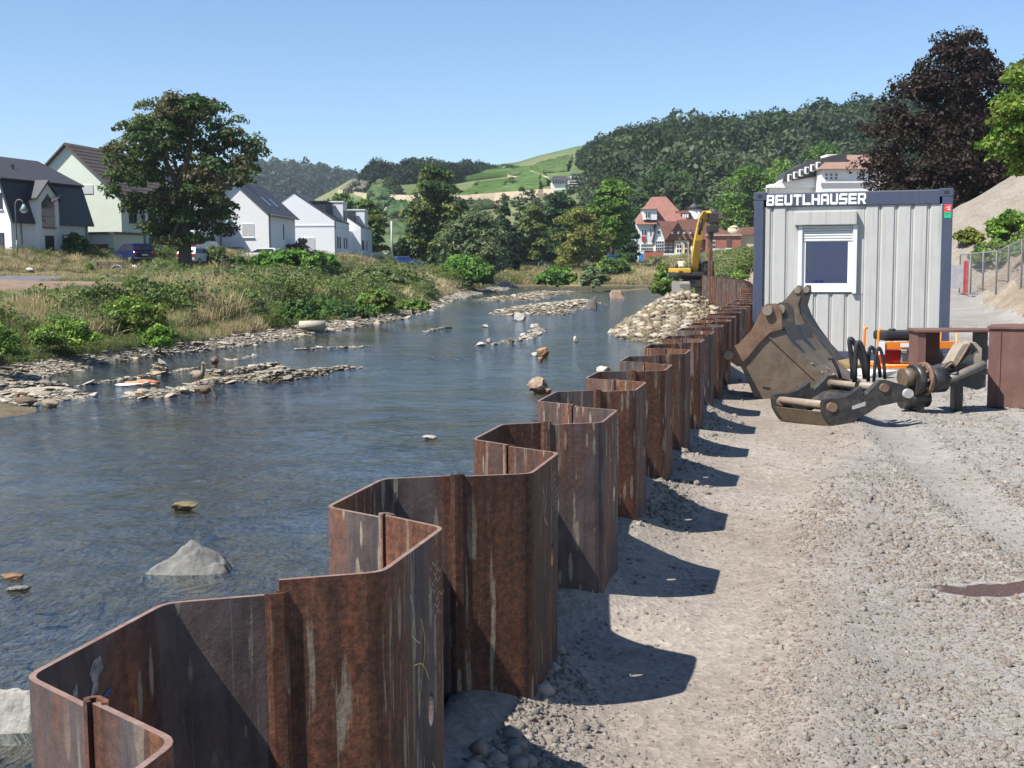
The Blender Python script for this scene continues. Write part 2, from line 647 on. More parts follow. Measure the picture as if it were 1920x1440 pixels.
def mat_yard():
    mt, nt, b, out = nodes_of('yard_dirt')
    co = coords(nt)
    n1 = noise(nt, co, 0.55, 6, 0.6)
    n2 = noise(nt, co, 9.0, 8, 0.75)
    base = ramp(nt, n1, [(0.35, (0.235, 0.194, 0.156)), (0.6, (0.30, 0.262, 0.222))])
    fine = ramp(nt, n2, [(0.3, (0.72,) * 3), (0.7, (1.18,) * 3)])
    base = mix(nt, 1.0, base, fine, 'MULTIPLY')
    vo = N(nt, 'ShaderNodeTexVoronoi', i_Scale=38.0)
    nt.links.new(co, vo.inputs['Vector'])
    peb = ramp(nt, vo.outputs['Color'], [(0.2, (0.75,) * 3), (0.85, (1.22,) * 3)])
    base = mix(nt, 0.6, base, peb, 'MULTIPLY')
    # grey crushed stone where the mask says so, beaten dusty earth elsewhere
    ga = N(nt, 'ShaderNodeAttribute', attribute_name='Col')
    greyer = ramp(nt, n1, [(0.35, (0.215, 0.198, 0.176)), (0.6, (0.275, 0.258, 0.236))])
    greyer = mix(nt, 1.0, greyer, fine, 'MULTIPLY')
    gsep = N(nt, 'ShaderNodeSeparateColor')
    nt.links.new(ga.outputs['Color'], gsep.inputs[0])
    base = mix(nt, gsep.outputs[0], base, greyer)
    # damp reddish puddle on the right
    dist = N(nt, 'ShaderNodeVectorMath', operation='DISTANCE')
    pm = nt.nodes.new('ShaderNodeMapping')
    p0 = at_z(1870, 1105, 0.0)
    pm.inputs['Location'].default_value = (-p0.x * 1.25, -p0.y * 3.4, 0)
    pm.inputs['Scale'].default_value = (1.25, 3.4, 0)
    tc = nt.nodes.new('ShaderNodeTexCoord')
    nt.links.new(tc.outputs['Object'], pm.inputs[0])
    wob = N(nt, 'ShaderNodeTexNoise', i_Scale=4.0, i_Detail=4.0)
    nt.links.new(co, wob.inputs['Vector'])
    add = N(nt, 'ShaderNodeVectorMath', operation='ADD')
    nt.links.new(pm.outputs[0], add.inputs[0]); nt.links.new(wob.outputs['Color'], add.inputs[1])
    nt.links.new(add.outputs[0], dist.inputs[0]); dist.inputs[1].default_value = (0.5, 0.5, 0.5)
    wet = ramp(nt, dist.outputs['Value'], [(0.33, (1, 1, 1)), (0.40, (0, 0, 0))])
    base = mix(nt, wet, base, (0.075, 0.038, 0.026))
    nt.links.new(base, b.inputs['Base Color'])
    rr = ramp(nt, wet, [(0, (0.95,) * 3), (1, (0.12,) * 3)])
    nt.links.new(rr, b.inputs['Roughness'])
    h = noise(nt, co, 26, 8, 0.8)
    hv = mix(nt, 0.5, h, vo.outputs['Distance'])
    bump(nt, b, hv, 0.7, 0.02)
    return mt


def mat_ground(name, c1, c2, c3, sc=0.6, bs=8.0, bd=0.05):
    mt, nt, b, out = nodes_of(name)
    co = coords(nt)
    n1 = noise(nt, co, sc, 7, 0.68)
    n2 = noise(nt, co, sc * 9, 8, 0.75)
    base = ramp(nt, n1, [(0.3, c1), (0.52, c2), (0.72, c3)])
    fine = ramp(nt, n2, [(0.3, (0.65,) * 3), (0.7, (1.25,) * 3)])
    base = mix(nt, 1.0, base, fine, 'MULTIPLY')
    nt.links.new(base, b.inputs['Base Color'])
    b.inputs['Roughness'].default_value = 0.95
    b.inputs['Specular IOR Level'].default_value = 0.2
    bump(nt, b, noise(nt, co, bs, 6, 0.75), 0.6, bd)
    return mt


GV, GF, GZONE = build_ground()
ZMAT = {0: mat_ground('river_bed', (0.075, 0.062, 0.035), (0.145, 0.12, 0.072), (0.24, 0.205, 0.14), 1.9, 9, 0.08),
        1: mat_ground('shore_silt', (0.19, 0.17, 0.14), (0.25, 0.225, 0.19), (0.30, 0.275, 0.24), 1.4, 14, 0.05),
        2: mat_ground('bank_soil', (0.085, 0.09, 0.035), (0.16, 0.13, 0.065), (0.22, 0.17, 0.09), 0.5, 6, 0.06),
        3: mat_ground('asphalt_dusty', (0.11, 0.113, 0.123), (0.14, 0.143, 0.155), (0.18, 0.18, 0.185), 0.4, 20, 0.02),
        4: mat_yard(),
        5: mat_ground('earth_bank', (0.20, 0.15, 0.10), (0.29, 0.235, 0.175), (0.36, 0.31, 0.25), 0.9, 5, 0.25),
        6: mat_ground('meadow_soil', (0.10, 0.12, 0.04), (0.20, 0.18, 0.08), (0.30, 0.24, 0.13), 0.12, 3, 0.1),
        7: mat_ground('brown_gravel', (0.17, 0.115, 0.08), (0.22, 0.155, 0.115), (0.26, 0.20, 0.15), 0.8, 14, 0.04)}
ZNAME = {0: ('river_bed', 'brown silty river bed seen through the shallow water'), 1: ('gravel_shore', 'pale gravel shore below the grassy bank'),
         2: ('river_bank', 'overgrown bank between the river and the houses'), 3: ('road', 'grey asphalt street in front of the white houses'),
         4: ('gravel_yard', 'dusty gravel yard beside the sheet pile wall'), 5: ('earth_bank', 'bare sandy earth bank beside the dirt track'),
         6: ('meadow', 'dry meadow beyond the river bend'), 7: ('gravel_strip', 'reddish brown gravel strip beside the asphalt')}
GROUND = {}
for zid in range(8):
    f = GF[GZONE == zid]
    if len(f) == 0:
        continue
    u, inv = np.unique(f, return_inverse=True)
    gm_ = None
    if zid == 4:
        gx_, gy_ = GV[u][:, 0], GV[u][:, 1]
        gm_ = np.repeat(sstep(-0.2, 0.4, gx_ - (0.85 + 0.30 * (gy_ - 3.7)) + 0.35 * fnoise(gx_, gy_, 0.5, 3, 80))[:, None], 3, 1)
    me = np_mesh(ZNAME[zid][0], GV[u], inv.reshape(-1, 4), True, gm_)
    GROUND[zid] = link(ZNAME[zid][0], me, ZMAT[zid], kind='structure', label=ZNAME[zid][1])
YARD, SHORE, BED, BANK = GROUND[4], GROUND[1], GROUND[0], GROUND[2]


def mat_water():
    mt, nt, b, out = nodes_of('river_water')
    nt.nodes.remove(b)
    co = coords(nt, (1, 1, 1))
    cof = coords(nt, (1.0, 0.42, 1.0))
    n1 = noise(nt, cof, 3.2, 5, 0.62, 0.6)
    n2 = noise(nt, cof, 11.0, 4, 0.6, 0.4)
    n3 = noise(nt, co, 0.35, 3, 0.5)
    amp = ramp(nt, n3, [(0.38, (0.45,) * 3), (0.62, (1.0,) * 3)])
    h = mix(nt, 0.38, n1, n2)
    h = mix(nt, 1.0, h, amp, 'MULTIPLY')
    bp = N(nt, 'ShaderNodeBump', i_Strength=1.0, i_Distance=0.085)
    nt.links.new(h, bp.inputs['Height'])
    # longer chop, stronger where the current runs fast
    n4 = noise(nt, coords(nt, (0.75, 1.0, 1.0)), 1.15, 4, 0.6, 0.5)
    amp4 = ramp(nt, noise(nt, co, 0.09, 2, 0.5), [(0.40, (0.25,) * 3), (0.58, (1.0,) * 3)])
    h4 = mix(nt, 1.0, n4, amp4, 'MULTIPLY')
    bp0 = N(nt, 'ShaderNodeBump', i_Strength=1.0, i_Distance=0.17)
    nt.links.new(h4, bp0.inputs['Height'])
    nt.links.new(bp0.outputs[0], bp.inputs['Normal'])
    gl = N(nt, 'ShaderNodeBsdfGlossy')
    gl.inputs['Roughness'].default_value = 0.07
    gl.inputs['Color'].default_value = (0.86, 0.93, 1.0, 1)
    nt.links.new(bp.outputs[0], gl.inputs['Normal'])
    tr = N(nt, 'ShaderNodeBsdfTransparent')
    tr.inputs['Color'].default_value = (0.70, 0.74, 0.74, 1)
    fr = N(nt, 'ShaderNodeFresnel', i_IOR=1.55)
    nt.links.new(bp.outputs[0], fr.inputs['Normal'])
    ms = N(nt, 'ShaderNodeMixShader')
    nt.links.new(fr.outputs[0], ms.inputs[0])
    nt.links.new(tr.outputs[0], ms.inputs[1])
    nt.links.new(gl.outputs[0], ms.inputs[2])
    # broken white water over the shallow riffles: foam where a long crest noise peaks
    df = N(nt, 'ShaderNodeBsdfDiffuse')
    df.inputs['Color'].default_value = (0.75, 0.78, 0.8, 1)
    cf = coords(nt, (0.55, 2.2, 1.0))
    f1 = noise(nt, cf, 3.5, 8, 0.75, 0.8)
    gate = noise(nt, co, 0.16, 2, 0.5)
    gm = ramp(nt, gate, [(0.53, (0, 0, 0)), (0.63, (1, 1, 1))])
    ff = ramp(nt, f1, [(0.62, (0, 0, 0)), (0.70, (0.6,) * 3)])
    foam = mix(nt, 1.0, ff, gm, 'MULTIPLY')
    m2 = N(nt, 'ShaderNodeMixShader')
    nt.links.new(foam, m2.inputs[0])
    nt.links.new(ms.outputs[0], m2.inputs[1])
    nt.links.new(df.outputs[0], m2.inputs[2])
    nt.links.new(m2.outputs[0], out.inputs[0])
    return mt


def build_water():
    ys = np.concatenate([np.arange(-8, 60, 4.0), np.arange(60, 236, 12.0)])
    V = []; F = []
    for i, y in enumerate(ys):
        xl = min(float(lin(L_TOE, y)) - 3, -8)
        xr = float(wall_x(y)) - 0.02 if y < 58 else 40
        for k in range(9):
            V.append((xl + (xr - xl) * k / 8, y, ZW))
    for i in range(len(ys) - 1):
        for k in range(8):
            a = i * 9 + k
            F.append((a, a + 1, a + 10, a + 9))
    me = np_mesh('river', V, F, True)
    return link('river', me, mat_water(), kind='structure', label='shallow blue river running beside the wall')


RIVER = build_water()
# ------------------------------------------------------------------ the sheet pile wall: every driven pile is a part
def mat_pile():
    mt, nt, b, out = nodes_of('rusty_pile_steel')
    oi = N(nt, 'ShaderNodeObjectInfo')
    tc = N(nt, 'ShaderNodeTexCoord')
    off = N(nt, 'ShaderNodeVectorMath', operation='MULTIPLY_ADD')
    cmb = N(nt, 'ShaderNodeCombineXYZ')
    for k in range(3):
        nt.links.new(oi.outputs['Random'], cmb.inputs[k])
    nt.links.new(cmb.outputs[0], off.inputs[0])
    off.inputs[1].default_value = (37.0, 61.0, 23.0)
    nt.links.new(tc.outputs['Object'], off.inputs[2])

    def mp(scale, rot=(0, 0, 0)):
        q = N(nt, 'ShaderNodeMapping')
        q.inputs['Scale'].default_value = scale
        q.inputs['Rotation'].default_value = rot
        nt.links.new(off.outputs[0], q.inputs[0])
        return q.outputs[0]
    big = noise(nt, mp((1, 1, 0.45)), 3.2, 6, 0.65, 0.3)
    fine = noise(nt, mp((1, 1, 1)), 55, 5, 0.75)
    med = noise(nt, mp((1, 1, 0.6)), 9, 8, 0.72, 0.2)
    rust = ramp(nt, big, [(0.30, (0.050, 0.024, 0.018)), (0.46, (0.105, 0.048, 0.031)), (0.60, (0.150, 0.070, 0.043)), (0.76, (0.24, 0.10, 0.042))])
    speck = ramp(nt, fine, [(0.36, (0.40, 0.37, 0.36)), (0.54, (1.0, 1.0, 1.0)), (0.70, (2.0, 1.6, 1.1))])
    rust = mix(nt, 0.85, rust, speck, 'MULTIPLY')
    # bluish mill scale in long patches, stronger on some piles
    ms = noise(nt, mp((1.4, 1.4, 0.22)), 2.1, 5, 0.6, 0.4)
    rnd = N(nt, 'ShaderNodeMath', operation='MULTIPLY_ADD')
    nt.links.new(oi.outputs['Random'], rnd.inputs[0]); rnd.inputs[1].default_value = 0.22
    nt.links.new(ms, rnd.inputs[2])
    msf = ramp(nt, rnd.outputs[0], [(0.60, (0, 0, 0)), (0.72, (0.9,) * 3)])
    scale_c = ramp(nt, med, [(0.35, (0.030, 0.029, 0.034)), (0.65, (0.095, 0.088, 0.095))])
    base = mix(nt, msf, rust, scale_c)
    # rain runs: long vertical streaks, dark and orange, and a per pile shade
    st = noise(nt, mp((26, 26, 0.7)), 1.0, 4, 0.6, 0.2)
    stc = ramp(nt, st, [(0.30, (0.50, 0.46, 0.44)), (0.5, (1.0, 1.0, 1.0)), (0.70, (1.35, 1.12, 0.92))])
    base = mix(nt, 0.75, base, stc, 'MULTIPLY')
    shade = ramp(nt, oi.outputs['Random'], [(0.0, (0.62, 0.60, 0.60)), (0.5, (0.95, 0.90, 0.86)), (1.0, (1.15, 1.0, 0.92))])
    base = mix(nt, 1.0, base, shade, 'MULTIPLY')
    # runs and drips of grey cement slurry: long slanting ellipses
    def drips(scale, rot, th0, th1, keep):
        vo = N(nt, 'ShaderNodeTexVoronoi', i_Scale=1.0)
        vo.inputs['Randomness'].default_value = 1.0
        wob = N(nt, 'ShaderNodeMix', data_type='VECTOR')
        q = mp(scale, rot)
        nz = N(nt, 'ShaderNodeTexNoise', i_Scale=14.0, i_Detail=4.0)
        nt.links.new(off.outputs[0], nz.inputs['Vector'])
        wob.inputs[0].default_value = 0.20
        nt.links.new(q, wob.inputs[4]); nt.links.new(nz.outputs['Color'], wob.inputs[5])
        nt.links.new(wob.outputs[1], vo.inputs['Vector'])
        sel = N(nt, 'ShaderNodeSeparateColor')
        nt.links.new(vo.outputs['Color'], sel.inputs[0])
        rs = N(nt, 'ShaderNodeMath', operation='MULTIPLY_ADD')
        nt.links.new(sel.outputs[1], rs.inputs[0]); rs.inputs[1].default_value = 1.3; rs.inputs[2].default_value = 0.30
        dv = N(nt, 'ShaderNodeMath', operation='DIVIDE')
        rag = N(nt, 'ShaderNodeMath', operation='MULTIPLY_ADD')
        nt.links.new(fine, rag.inputs[0]); rag.inputs[1].default_value = 0.16
        nt.links.new(vo.outputs['Distance'], rag.inputs[2])
        sb = N(nt, 'ShaderNodeMath', operation='SUBTRACT')
        nt.links.new(rag.outputs[0], sb.inputs[0]); sb.inputs[1].default_value = 0.08
        nt.links.new(sb.outputs[0], dv.inputs[0]); nt.links.new(rs.outputs[0], dv.inputs[1])
        d = ramp(nt, dv.outputs[0], [(th0, (1, 1, 1)), (th1, (0, 0, 0))])
        k = ramp(nt, sel.outputs[0], [(keep, (0, 0, 0)), (keep + 0.02, (1, 1, 1))])
        return mix(nt, 1.0, d, k, 'MULTIPLY')
    zone = noise(nt, mp((0.9, 0.9, 0.5)), 1.6, 2, 0.5)
    zg = ramp(nt, zone, [(0.40, (0, 0, 0)), (0.48, (1, 1, 1))])
    d1 = drips((21, 21, 3.0), (0.0, 0.10, 0.0), 0.22, 0.25, 0.66)
    d2 = drips((46, 46, 7), (0.0, 0.14, 0.2), 0.24, 0.28, 0.58)
    dr = mix(nt, 1.0, d1, d2, 'LIGHTEN')
    run = noise(nt, mp((30, 30, 1.8), (0.0, 0.06, 0.0)), 1.0, 4, 0.55, 0.3)
    rf_ = ramp(nt, run, [(0.61, (0, 0, 0)), (0.66, (0.9,) * 3)])
    dr = mix(nt, 1.0, dr, rf_, 'LIGHTEN')
    dr = mix(nt, 1.0, dr, zg, 'MULTIPLY')
    breakup = ramp(nt, noise(nt, mp((1, 1, 0.5)), 70, 4, 0.7), [(0.36, (0.35,) * 3), (0.5, (1, 1, 1))])
    dr = mix(nt, 1.0, dr, breakup, 'MULTIPLY')
    cem = ramp(nt, fine, [(0.3, (0.17, 0.14, 0.10)), (0.7, (0.28, 0.24, 0.185))])
    base = mix(nt, dr, base, cem)
    # thin vertical scratches
    sc = noise(nt, mp((160, 160, 1.5)), 1.0, 2, 0.5)
    sf = ramp(nt, sc, [(0.70, (0, 0, 0)), (0.76, (0.35,) * 3)])
    base = mix(nt, sf, base, (0.24, 0.19, 0.15))
    nt.links.new(base, b.inputs['Base Color'])
    b.inputs['Roughness'].default_value = 0.72
    b.inputs['Specular IOR Level'].default_value = 0.35
    hb = mix(nt, 0.4, fine, med)
    bump(nt, b, hb, 0.55, 0.006)
    return mt


PILE_STEEL = mat_pile()
CUT_STEEL = M('cut_edge_rust', (0.18, 0.105, 0.078), 0.75, 0.3, 9, 0.4, 60, 0.004, dirt=(0.28, 0.235, 0.205), dirt_amt=0.6)
PW, PA, PD, PT = 1.4, 0.469, 0.4165, 0.012             # period of a pile pair, flange, depth, thickness


def path_at(s):
    x = np.interp(s, W_PATH[:, 3], W_PATH[:, 0]); y = np.interp(s, W_PATH[:, 3], W_PATH[:, 1]); a = np.interp(s, W_PATH[:, 3], W_PATH[:, 2])
    return float(x), float(y), float(a)


def offset_poly(P, t):
    """both sides of an open polyline of 2d points"""
    P = [Vector(p) for p in P]
    L = []; Rr = []
    for i, p in enumerate(P):
        d0 = (P[i] - P[i - 1]).normalized() if i > 0 else (P[1] - P[0]).normalized()
        d1 = (P[i + 1] - P[i]).normalized() if i < len(P) - 1 else d0
        n = Vector((-(d0 + d1).y, (d0 + d1).x)).normalized()
        k = 1 / max(0.5, n.dot(Vector((-d0.y, d0.x))))
        L.append(p + n * (t / 2 * k)); Rr.append(p - n * (t / 2 * k))
    return L, Rr


def rounded(P, r, n=4):
    P = [Vector(p) for p in P]
    out = [P[0]]
    for i in range(1, len(P) - 1):
        a = (P[i - 1] - P[i]).normalized(); b = (P[i + 1] - P[i]).normalized()
        p0 = P[i] + a * r; p1 = P[i] + b * r
        for k in range(n + 1):
            t = k / n
            out.append(p0 * (1 - t) ** 2 + P[i] * 2 * t * (1 - t) + p1 * t * t)
    out.append(P[-1])
    return out


def build_wall():
    wall = thing('sheet_pile_wall', 'long zigzag wall of rusty steel sheet piles between river and gravel yard', 'retaining wall', (0, 0, 0))
    smax = W_PATH[-1, 3] - 0.1
    k = -2
    piles = []
    # measured sideways play of the first waves (metres)
    lat = {0: (0.00, 0.003), 1: (-0.012, -0.012), 2: (0.010, 0.035), 3: (0.030, -0.002), 4: (-0.008, -0.006)}
    while True:
        s0 = k * PW
        if s0 + PW > smax:
            break
        for half in (0, 1):                             # 0 land flange pile, 1 river flange pile
            sc = s0 + half * PW / 2 + PA / 2            # middle of the flange
            x, y, a = path_at(sc)
            sgn = 1 if half == 0 else -1
            lo = lat.get(k, (0, 0))[half] if k in lat else random.uniform(-0.008, 0.008)
            hw = PW / 4
            # local: u along the wall, n to the land side; interlocks lie on the middle line
            prof = [(-hw + 0.0, 0), (-PA / 2, sgn * PD / 2), (PA / 2, sgn * PD / 2), (hw, 0)]
            prof = [(p[0], p[1] + lo) if 0 < i < 3 else p for i, p in enumerate(prof)]
            prof = rounded(prof, 0.035, 4)
            L, Rr = offset_poly(prof, PT)
            rise = 0.20 * float(sstep(26, 40, y))
            tilt = random.uniform(-0.006, 0.006)
            top = 0.882 + rise + random.uniform(-0.008, 0.008)
            top += {0: -0.008, 1: 0.012, 2: 0.012, 3: 0.004}.get(k, 0)
            bot = -2.1
            n = len(prof)
            mb = MB()
            hole = (half == 0 and k in (1, 2, 3, 4)) or (k > 4 and random.random() < 0.25)
            zs = [bot, top]
            for side in (L, Rr):
                vs = []
                for z in zs:
                    vs += [(p.x, p.y, z) for p in side]
                fs = [(i, i + 1, n + i + 1, n + i) for i in range(n - 1)]
                mb.add(vs, fs, False)
            # rims: top, and ends
            vs = [(p.x, p.y, top) for p in L] + [(p.x, p.y, top) for p in Rr]
            mb.add(vs, [(i, i + 1, n + i + 1, n + i) for i in range(n - 1)])
            for e in (0, n - 1):
                mb.add([(L[e].x, L[e].y, bot), (L[e].x, L[e].y, top), (Rr[e].x, Rr[e].y, top), (Rr[e].x, Rr[e].y, bot)], [(0, 1, 2, 3)])
            # bottom
            vs = [(p.x, p.y, bot) for p in L] + [(p.x, p.y, bot) for p in Rr]
            mb.add(vs, [(i, i + 1, n + i + 1, n + i) for i in range(n - 1)])
            o = mb.build('pile', PILE_STEEL, wall)
            bm = bmesh.new(); bm.from_mesh(o.data)
            bmesh.ops.remove_doubles(bm, verts=bm.verts[:], dist=0.0005)
            bmesh.ops.recalc_face_normals(bm, faces=bm.faces[:])
            for f_ in bm.faces:
                f_.smooth = False
                f_.material_index = 1 if f_.normal.z > 0.5 else 0
            bm.to_mesh(o.data); bm.free()
            o.data.materials.append(CUT_STEEL)
            # u axis along (sin a, cos a); n axis to the right (cos a, -sin a)
            mw = Matrix(((math.sin(a), math.cos(a), 0, x), (math.cos(a), -math.sin(a), 0, y), (0, 0, 1, 0), (0, 0, 0, 1)))
            # keep object coordinates right handed: bake the mirror into the mesh, place by rotation
            o.data.transform(Matrix(((1, 0, 0, 0), (0, -1, 0, 0), (0, 0, 1, 0), (0, 0, 0, 1))))
            o.data.flip_normals()
            o.location = (x, y, 0)
            o.rotation_euler = (tilt, tilt * 0.5, math.pi / 2 - a)
            if hole and y < 16:
                cut = MB()
                zc = {1: 0.46, 2: 0.53, 3: 0.50}.get(k, 0.5)
                pts = [(0.10 + 0.022 * math.cos(t), zc + 0.045 * math.sin(t)) for t in np.linspace(0, 2 * math.pi, 20, endpoint=False)]
                cut.prism(pts, 'y', -sgn * PD / 2 - lo - 0.1, -sgn * PD / 2 - lo + 0.1)
                c = cut.build('cutter', None)
                c.matrix_world = Matrix.Translation(o.location) @ o.rotation_euler.to_matrix().to_4x4()
                bpy.context.view_layer.update()
                md = o.modifiers.new('hole', 'BOOLEAN')
                md.object = c; md.operation = 'DIFFERENCE'; md.solver = 'EXACT'
                dg = bpy.context.evaluated_depsgraph_get()
                nm = bpy.data.meshes.new_from_object(o.evaluated_get(dg))
                o.modifiers.clear()
                o.data = nm
                bpy.data.objects.remove(c, do_unlink=True)
            piles.append(o)
            # interlock at the end of this pile: two clasped hooks on the middle line
            if y < 30:
                ho = [(-0.040, -0.014), (-0.020, -0.024), (0.022, -0.024), (0.036, -0.010), (0.036, 0.012), (0.018, 0.022),
                      (0.000, 0.022), (0.000, 0.010), (0.014, 0.009), (0.020, 0.002), (0.016, -0.011), (-0.016, -0.011), (-0.030, 0.0)]
                d = Vector((hw + PA / 2, -(0 - sgn * PD / 2))).to_2d() if False else Vector((hw - PA / 2, -(-sgn * PD / 2)))
                an = math.atan2((0 - (-sgn * PD / 2)), hw - PA / 2)
                ca, sa = math.cos(an), math.sin(an)
                mb = MB()
                mb.prism([(hw + 0.66 * (q[0] * ca - q[1] * sa), 0.66 * (q[0] * sa + q[1] * ca)) for q in ho], 'z', bot, top + 0.004)
                ho2 = [(-q[0] + 0.006, -q[1] * 0.9) for q in ho]
                mb2 = MB()
                mb2.prism([(hw + q[0] * 0.55 * ca - q[1] * 0.5 * sa, q[0] * 0.55 * sa + q[1] * 0.5 * ca) for q in ho2], 'z', bot, top + 0.001)
                io = mb.build('interlock', PILE_STEEL, o)
        k += 1
    return wall, piles


SHEET_WALL, PILES = build_wall()

# thin cut top edge strip of lighter rust on each near pile is the pile's own rim; chalk marks on the second land pile
CHALK = M('yellow_chalk', (0.62, 0.45, 0.10), 0.9, 0.2, 30, 0.0)
WHITE_MARK = M('white_chalk', (0.50, 0.46, 0.38), 0.9, 0.25, 30, 0.0)


def ribbon(path, w, y0, flip=1):
    """flat chalk stroke in the x-z plane at depth y0"""
    mb = MB()
    P = [Vector((p[0], p[1])) for p in path]
    L = []; Q = []
    for i, p in enumerate(P):
        d = (P[min(i + 1, len(P) - 1)] - P[max(0, i - 1)]).normalized()
        n = Vector((-d.y, d.x)) * w * (0.6 + 0.5 * random.random())
        L.append(p + n); Q.append(p - n)
    vs = [(p.x, y0, p.y) for p in L] + [(p.x, y0, p.y) for p in Q]
    n = len(P)
    vs2 = [(v[0], v[1] - 0.0006 * flip, v[2]) for v in vs]
    mb.add(vs2, [(i, i + 1, n + i + 1, n + i) for i in range(n - 1)])
    return mb


def curve(pts, n=6):
    out = []
    P = [Vector((*p, 0)) for p in pts]
    for i in range(len(P) - 1):
        p0 = P[max(i - 1, 0)]; p1 = P[i]; p2 = P[i + 1]; p3 = P[min(i + 2, len(P) - 1)]
        for k in range(n):
            t = k / n
            q = 0.5 * ((2 * p1) + (-p0 + p2) * t + (2 * p0 - 5 * p1 + 4 * p2 - p3) * t * t + (-p0 + 3 * p1 - 3 * p2 + p3) * t ** 3)
            out.append((q.x, q.y))
    out.append((P[-1].x, P[-1].y))
    return out


def land_pile(k):
    return PILES[(k + 2) * 2]


for k, marks in ((1, [[(0.02, 0.72), (0.05, 0.64), (-0.01, 0.50)], [(-0.04, 0.62), (0.03, 0.60), (0.08, 0.545)],
                      [(0.12, 0.30), (0.02, 0.24), (-0.03, 0.10), (-0.01, 0.02), (0.05, 0.03), (0.06, 0.12), (0.0, 0.14)],
                      [(0.10, 0.32), (0.14, 0.24), (0.12, 0.05)], [(0.08, 0.17), (0.14, 0.19)], [(-0.03, 0.02), (-0.02, -0.10)]]),):
    o = land_pile(k)
    yf = -PD / 2 - PT / 2 - 0.0035
    ys = [v.co.y for v in o.data.vertices]
    yf = min(ys) - 0.001
    for mk in marks:
        ribbon(curve(mk), 0.0016, yf).build('chalk_mark', CHALK, o)
for k in (1, 2, 3):
    o = land_pile(k)
    yf = min(v.co.y for v in o.data.vertices) - 0.001
    for j in range(7):                                  # worn welder's scribble near the top edge
        x0 = 0.10 + random.uniform(-0.02, 0.05); z0 = 0.83 - j * 0.022
        ribbon(curve([(x0, z0), (x0 + 0.012, z0 - 0.012), (x0 + 0.03, z0 + 0.004), (x0 + 0.05, z0 - 0.010), (x0 + 0.07, z0)]), 0.0010, yf).build('chalk_mark', WHITE_MARK, o)
    ribbon(curve([(-0.06, 0.80), (-0.03, 0.74), (-0.05, 0.70), (0.01, 0.66)]), 0.0018, yf).build('chalk_mark', WHITE_MARK, o)
# torn paper delivery label stuck inside the first river flange
PAPER = M('torn_paper', (0.24, 0.235, 0.235), 0.85, 0.4, 30, 0.1, dirt=(0.06, 0.04, 0.03), dirt_amt=1.0)
BLUE_INK = M('blue_print', (0.03, 0.08, 0.32), 0.7, 0.1, 20, 0)
o = PILES[(0 + 2) * 2 + 1]
yf = min(v.co.y for v in o.data.vertices)
ys = sorted(set(round(v.co.y, 4) for v in o.data.vertices))
yin = max(v.co.y for v in o.data.vertices) - PT - 0.0012
for nm, pts, mt in (('paper_label', [(-0.115, 0.80), (-0.10, 0.812), (-0.098, 0.775), (-0.103, 0.74), (-0.10, 0.705), (-0.113, 0.71)], PAPER),
                    ('paper_label', [(-0.06, 0.815), (-0.045, 0.835), (-0.02, 0.838), (-0.012, 0.81), (-0.03, 0.80), (-0.034, 0.772), (-0.06, 0.768), (-0.05, 0.79)], PAPER),
                    ('blue_band', [(-0.075, 0.735), (0.01, 0.765), (0.01, 0.758), (-0.075, 0.728)], BLUE_INK)):
    mb = MB()
    mb.add([(p[0], yin, p[1]) for p in pts], [tuple(range(len(pts)))])
    mb.build(nm, mt, o)
# ------------------------------------------------------------------ stones
def stone_base(seed, flat=0.6, sub=1):
    r = np.random.default_rng(seed)
    bm = bmesh.new()
    bmesh.ops.create_icosphere(bm, subdivisions=sub, radius=1)
    V = np.array([v.co[:] for v in bm.verts]); F = np.array([[v.index for v in f.verts] for f in bm.faces])
    bm.free()
    # facetted: clip by random planes
    for _ in range(7):
        n = r.normal(size=3); n /= np.linalg.norm(n)
        d = r.uniform(0.45, 0.8)
        h = V @ n
        m_ = h > d
        V[m_] -= np.outer(h[m_] - d, n)
    V *= np.array([1.0, r.uniform(0.6, 0.95), flat * r.uniform(0.7, 1.1)])
    V *= 1 + 0.06 * r.normal(size=(len(V), 1))
    return V, F


STONE_SMALL = [stone_base(i, 0.65, 1) for i in range(6)]
_oct = [stone_base(100 + i, 0.65, 1) for i in range(2)]


def tiny_base(seed):
    r = np.random.default_rng(seed)
    V = np.array([[1, 0, 0], [-1, 0, 0], [0, 1, 0], [0, -1, 0], [0, 0, 1], [0, 0, -1], [0.6, 0.6, 0.5], [-0.6, 0.5, 0.55], [0.5, -0.65, 0.5], [-0.55, -0.6, 0.45]], float)
    V *= 1 + 0.42 * r.normal(size=V.shape)
    V = V[r.permutation(len(V))[:8]]
    V -= V.mean(0)
    V /= np.abs(V).max()
    V[:, 2] *= 0.8
    bm = bmesh.new()
    for v in V:
        bm.verts.new(v)
    bmesh.ops.convex_hull(bm, input=bm.verts[:])
    bm.verts.index_update()
    bmesh.ops.delete(bm, geom=[v for v in bm.verts if not v.link_faces], context='VERTS')
    bmesh.ops.triangulate(bm, faces=bm.faces[:])
    bm.verts.index_update()
    VV = np.array([v.co[:] for v in bm.verts]); FF = np.array([[v.index for v in f.verts] for f in bm.faces])
    bm.free()
    return VV, FF


TINY = [tiny_base(i) for i in range(8)]


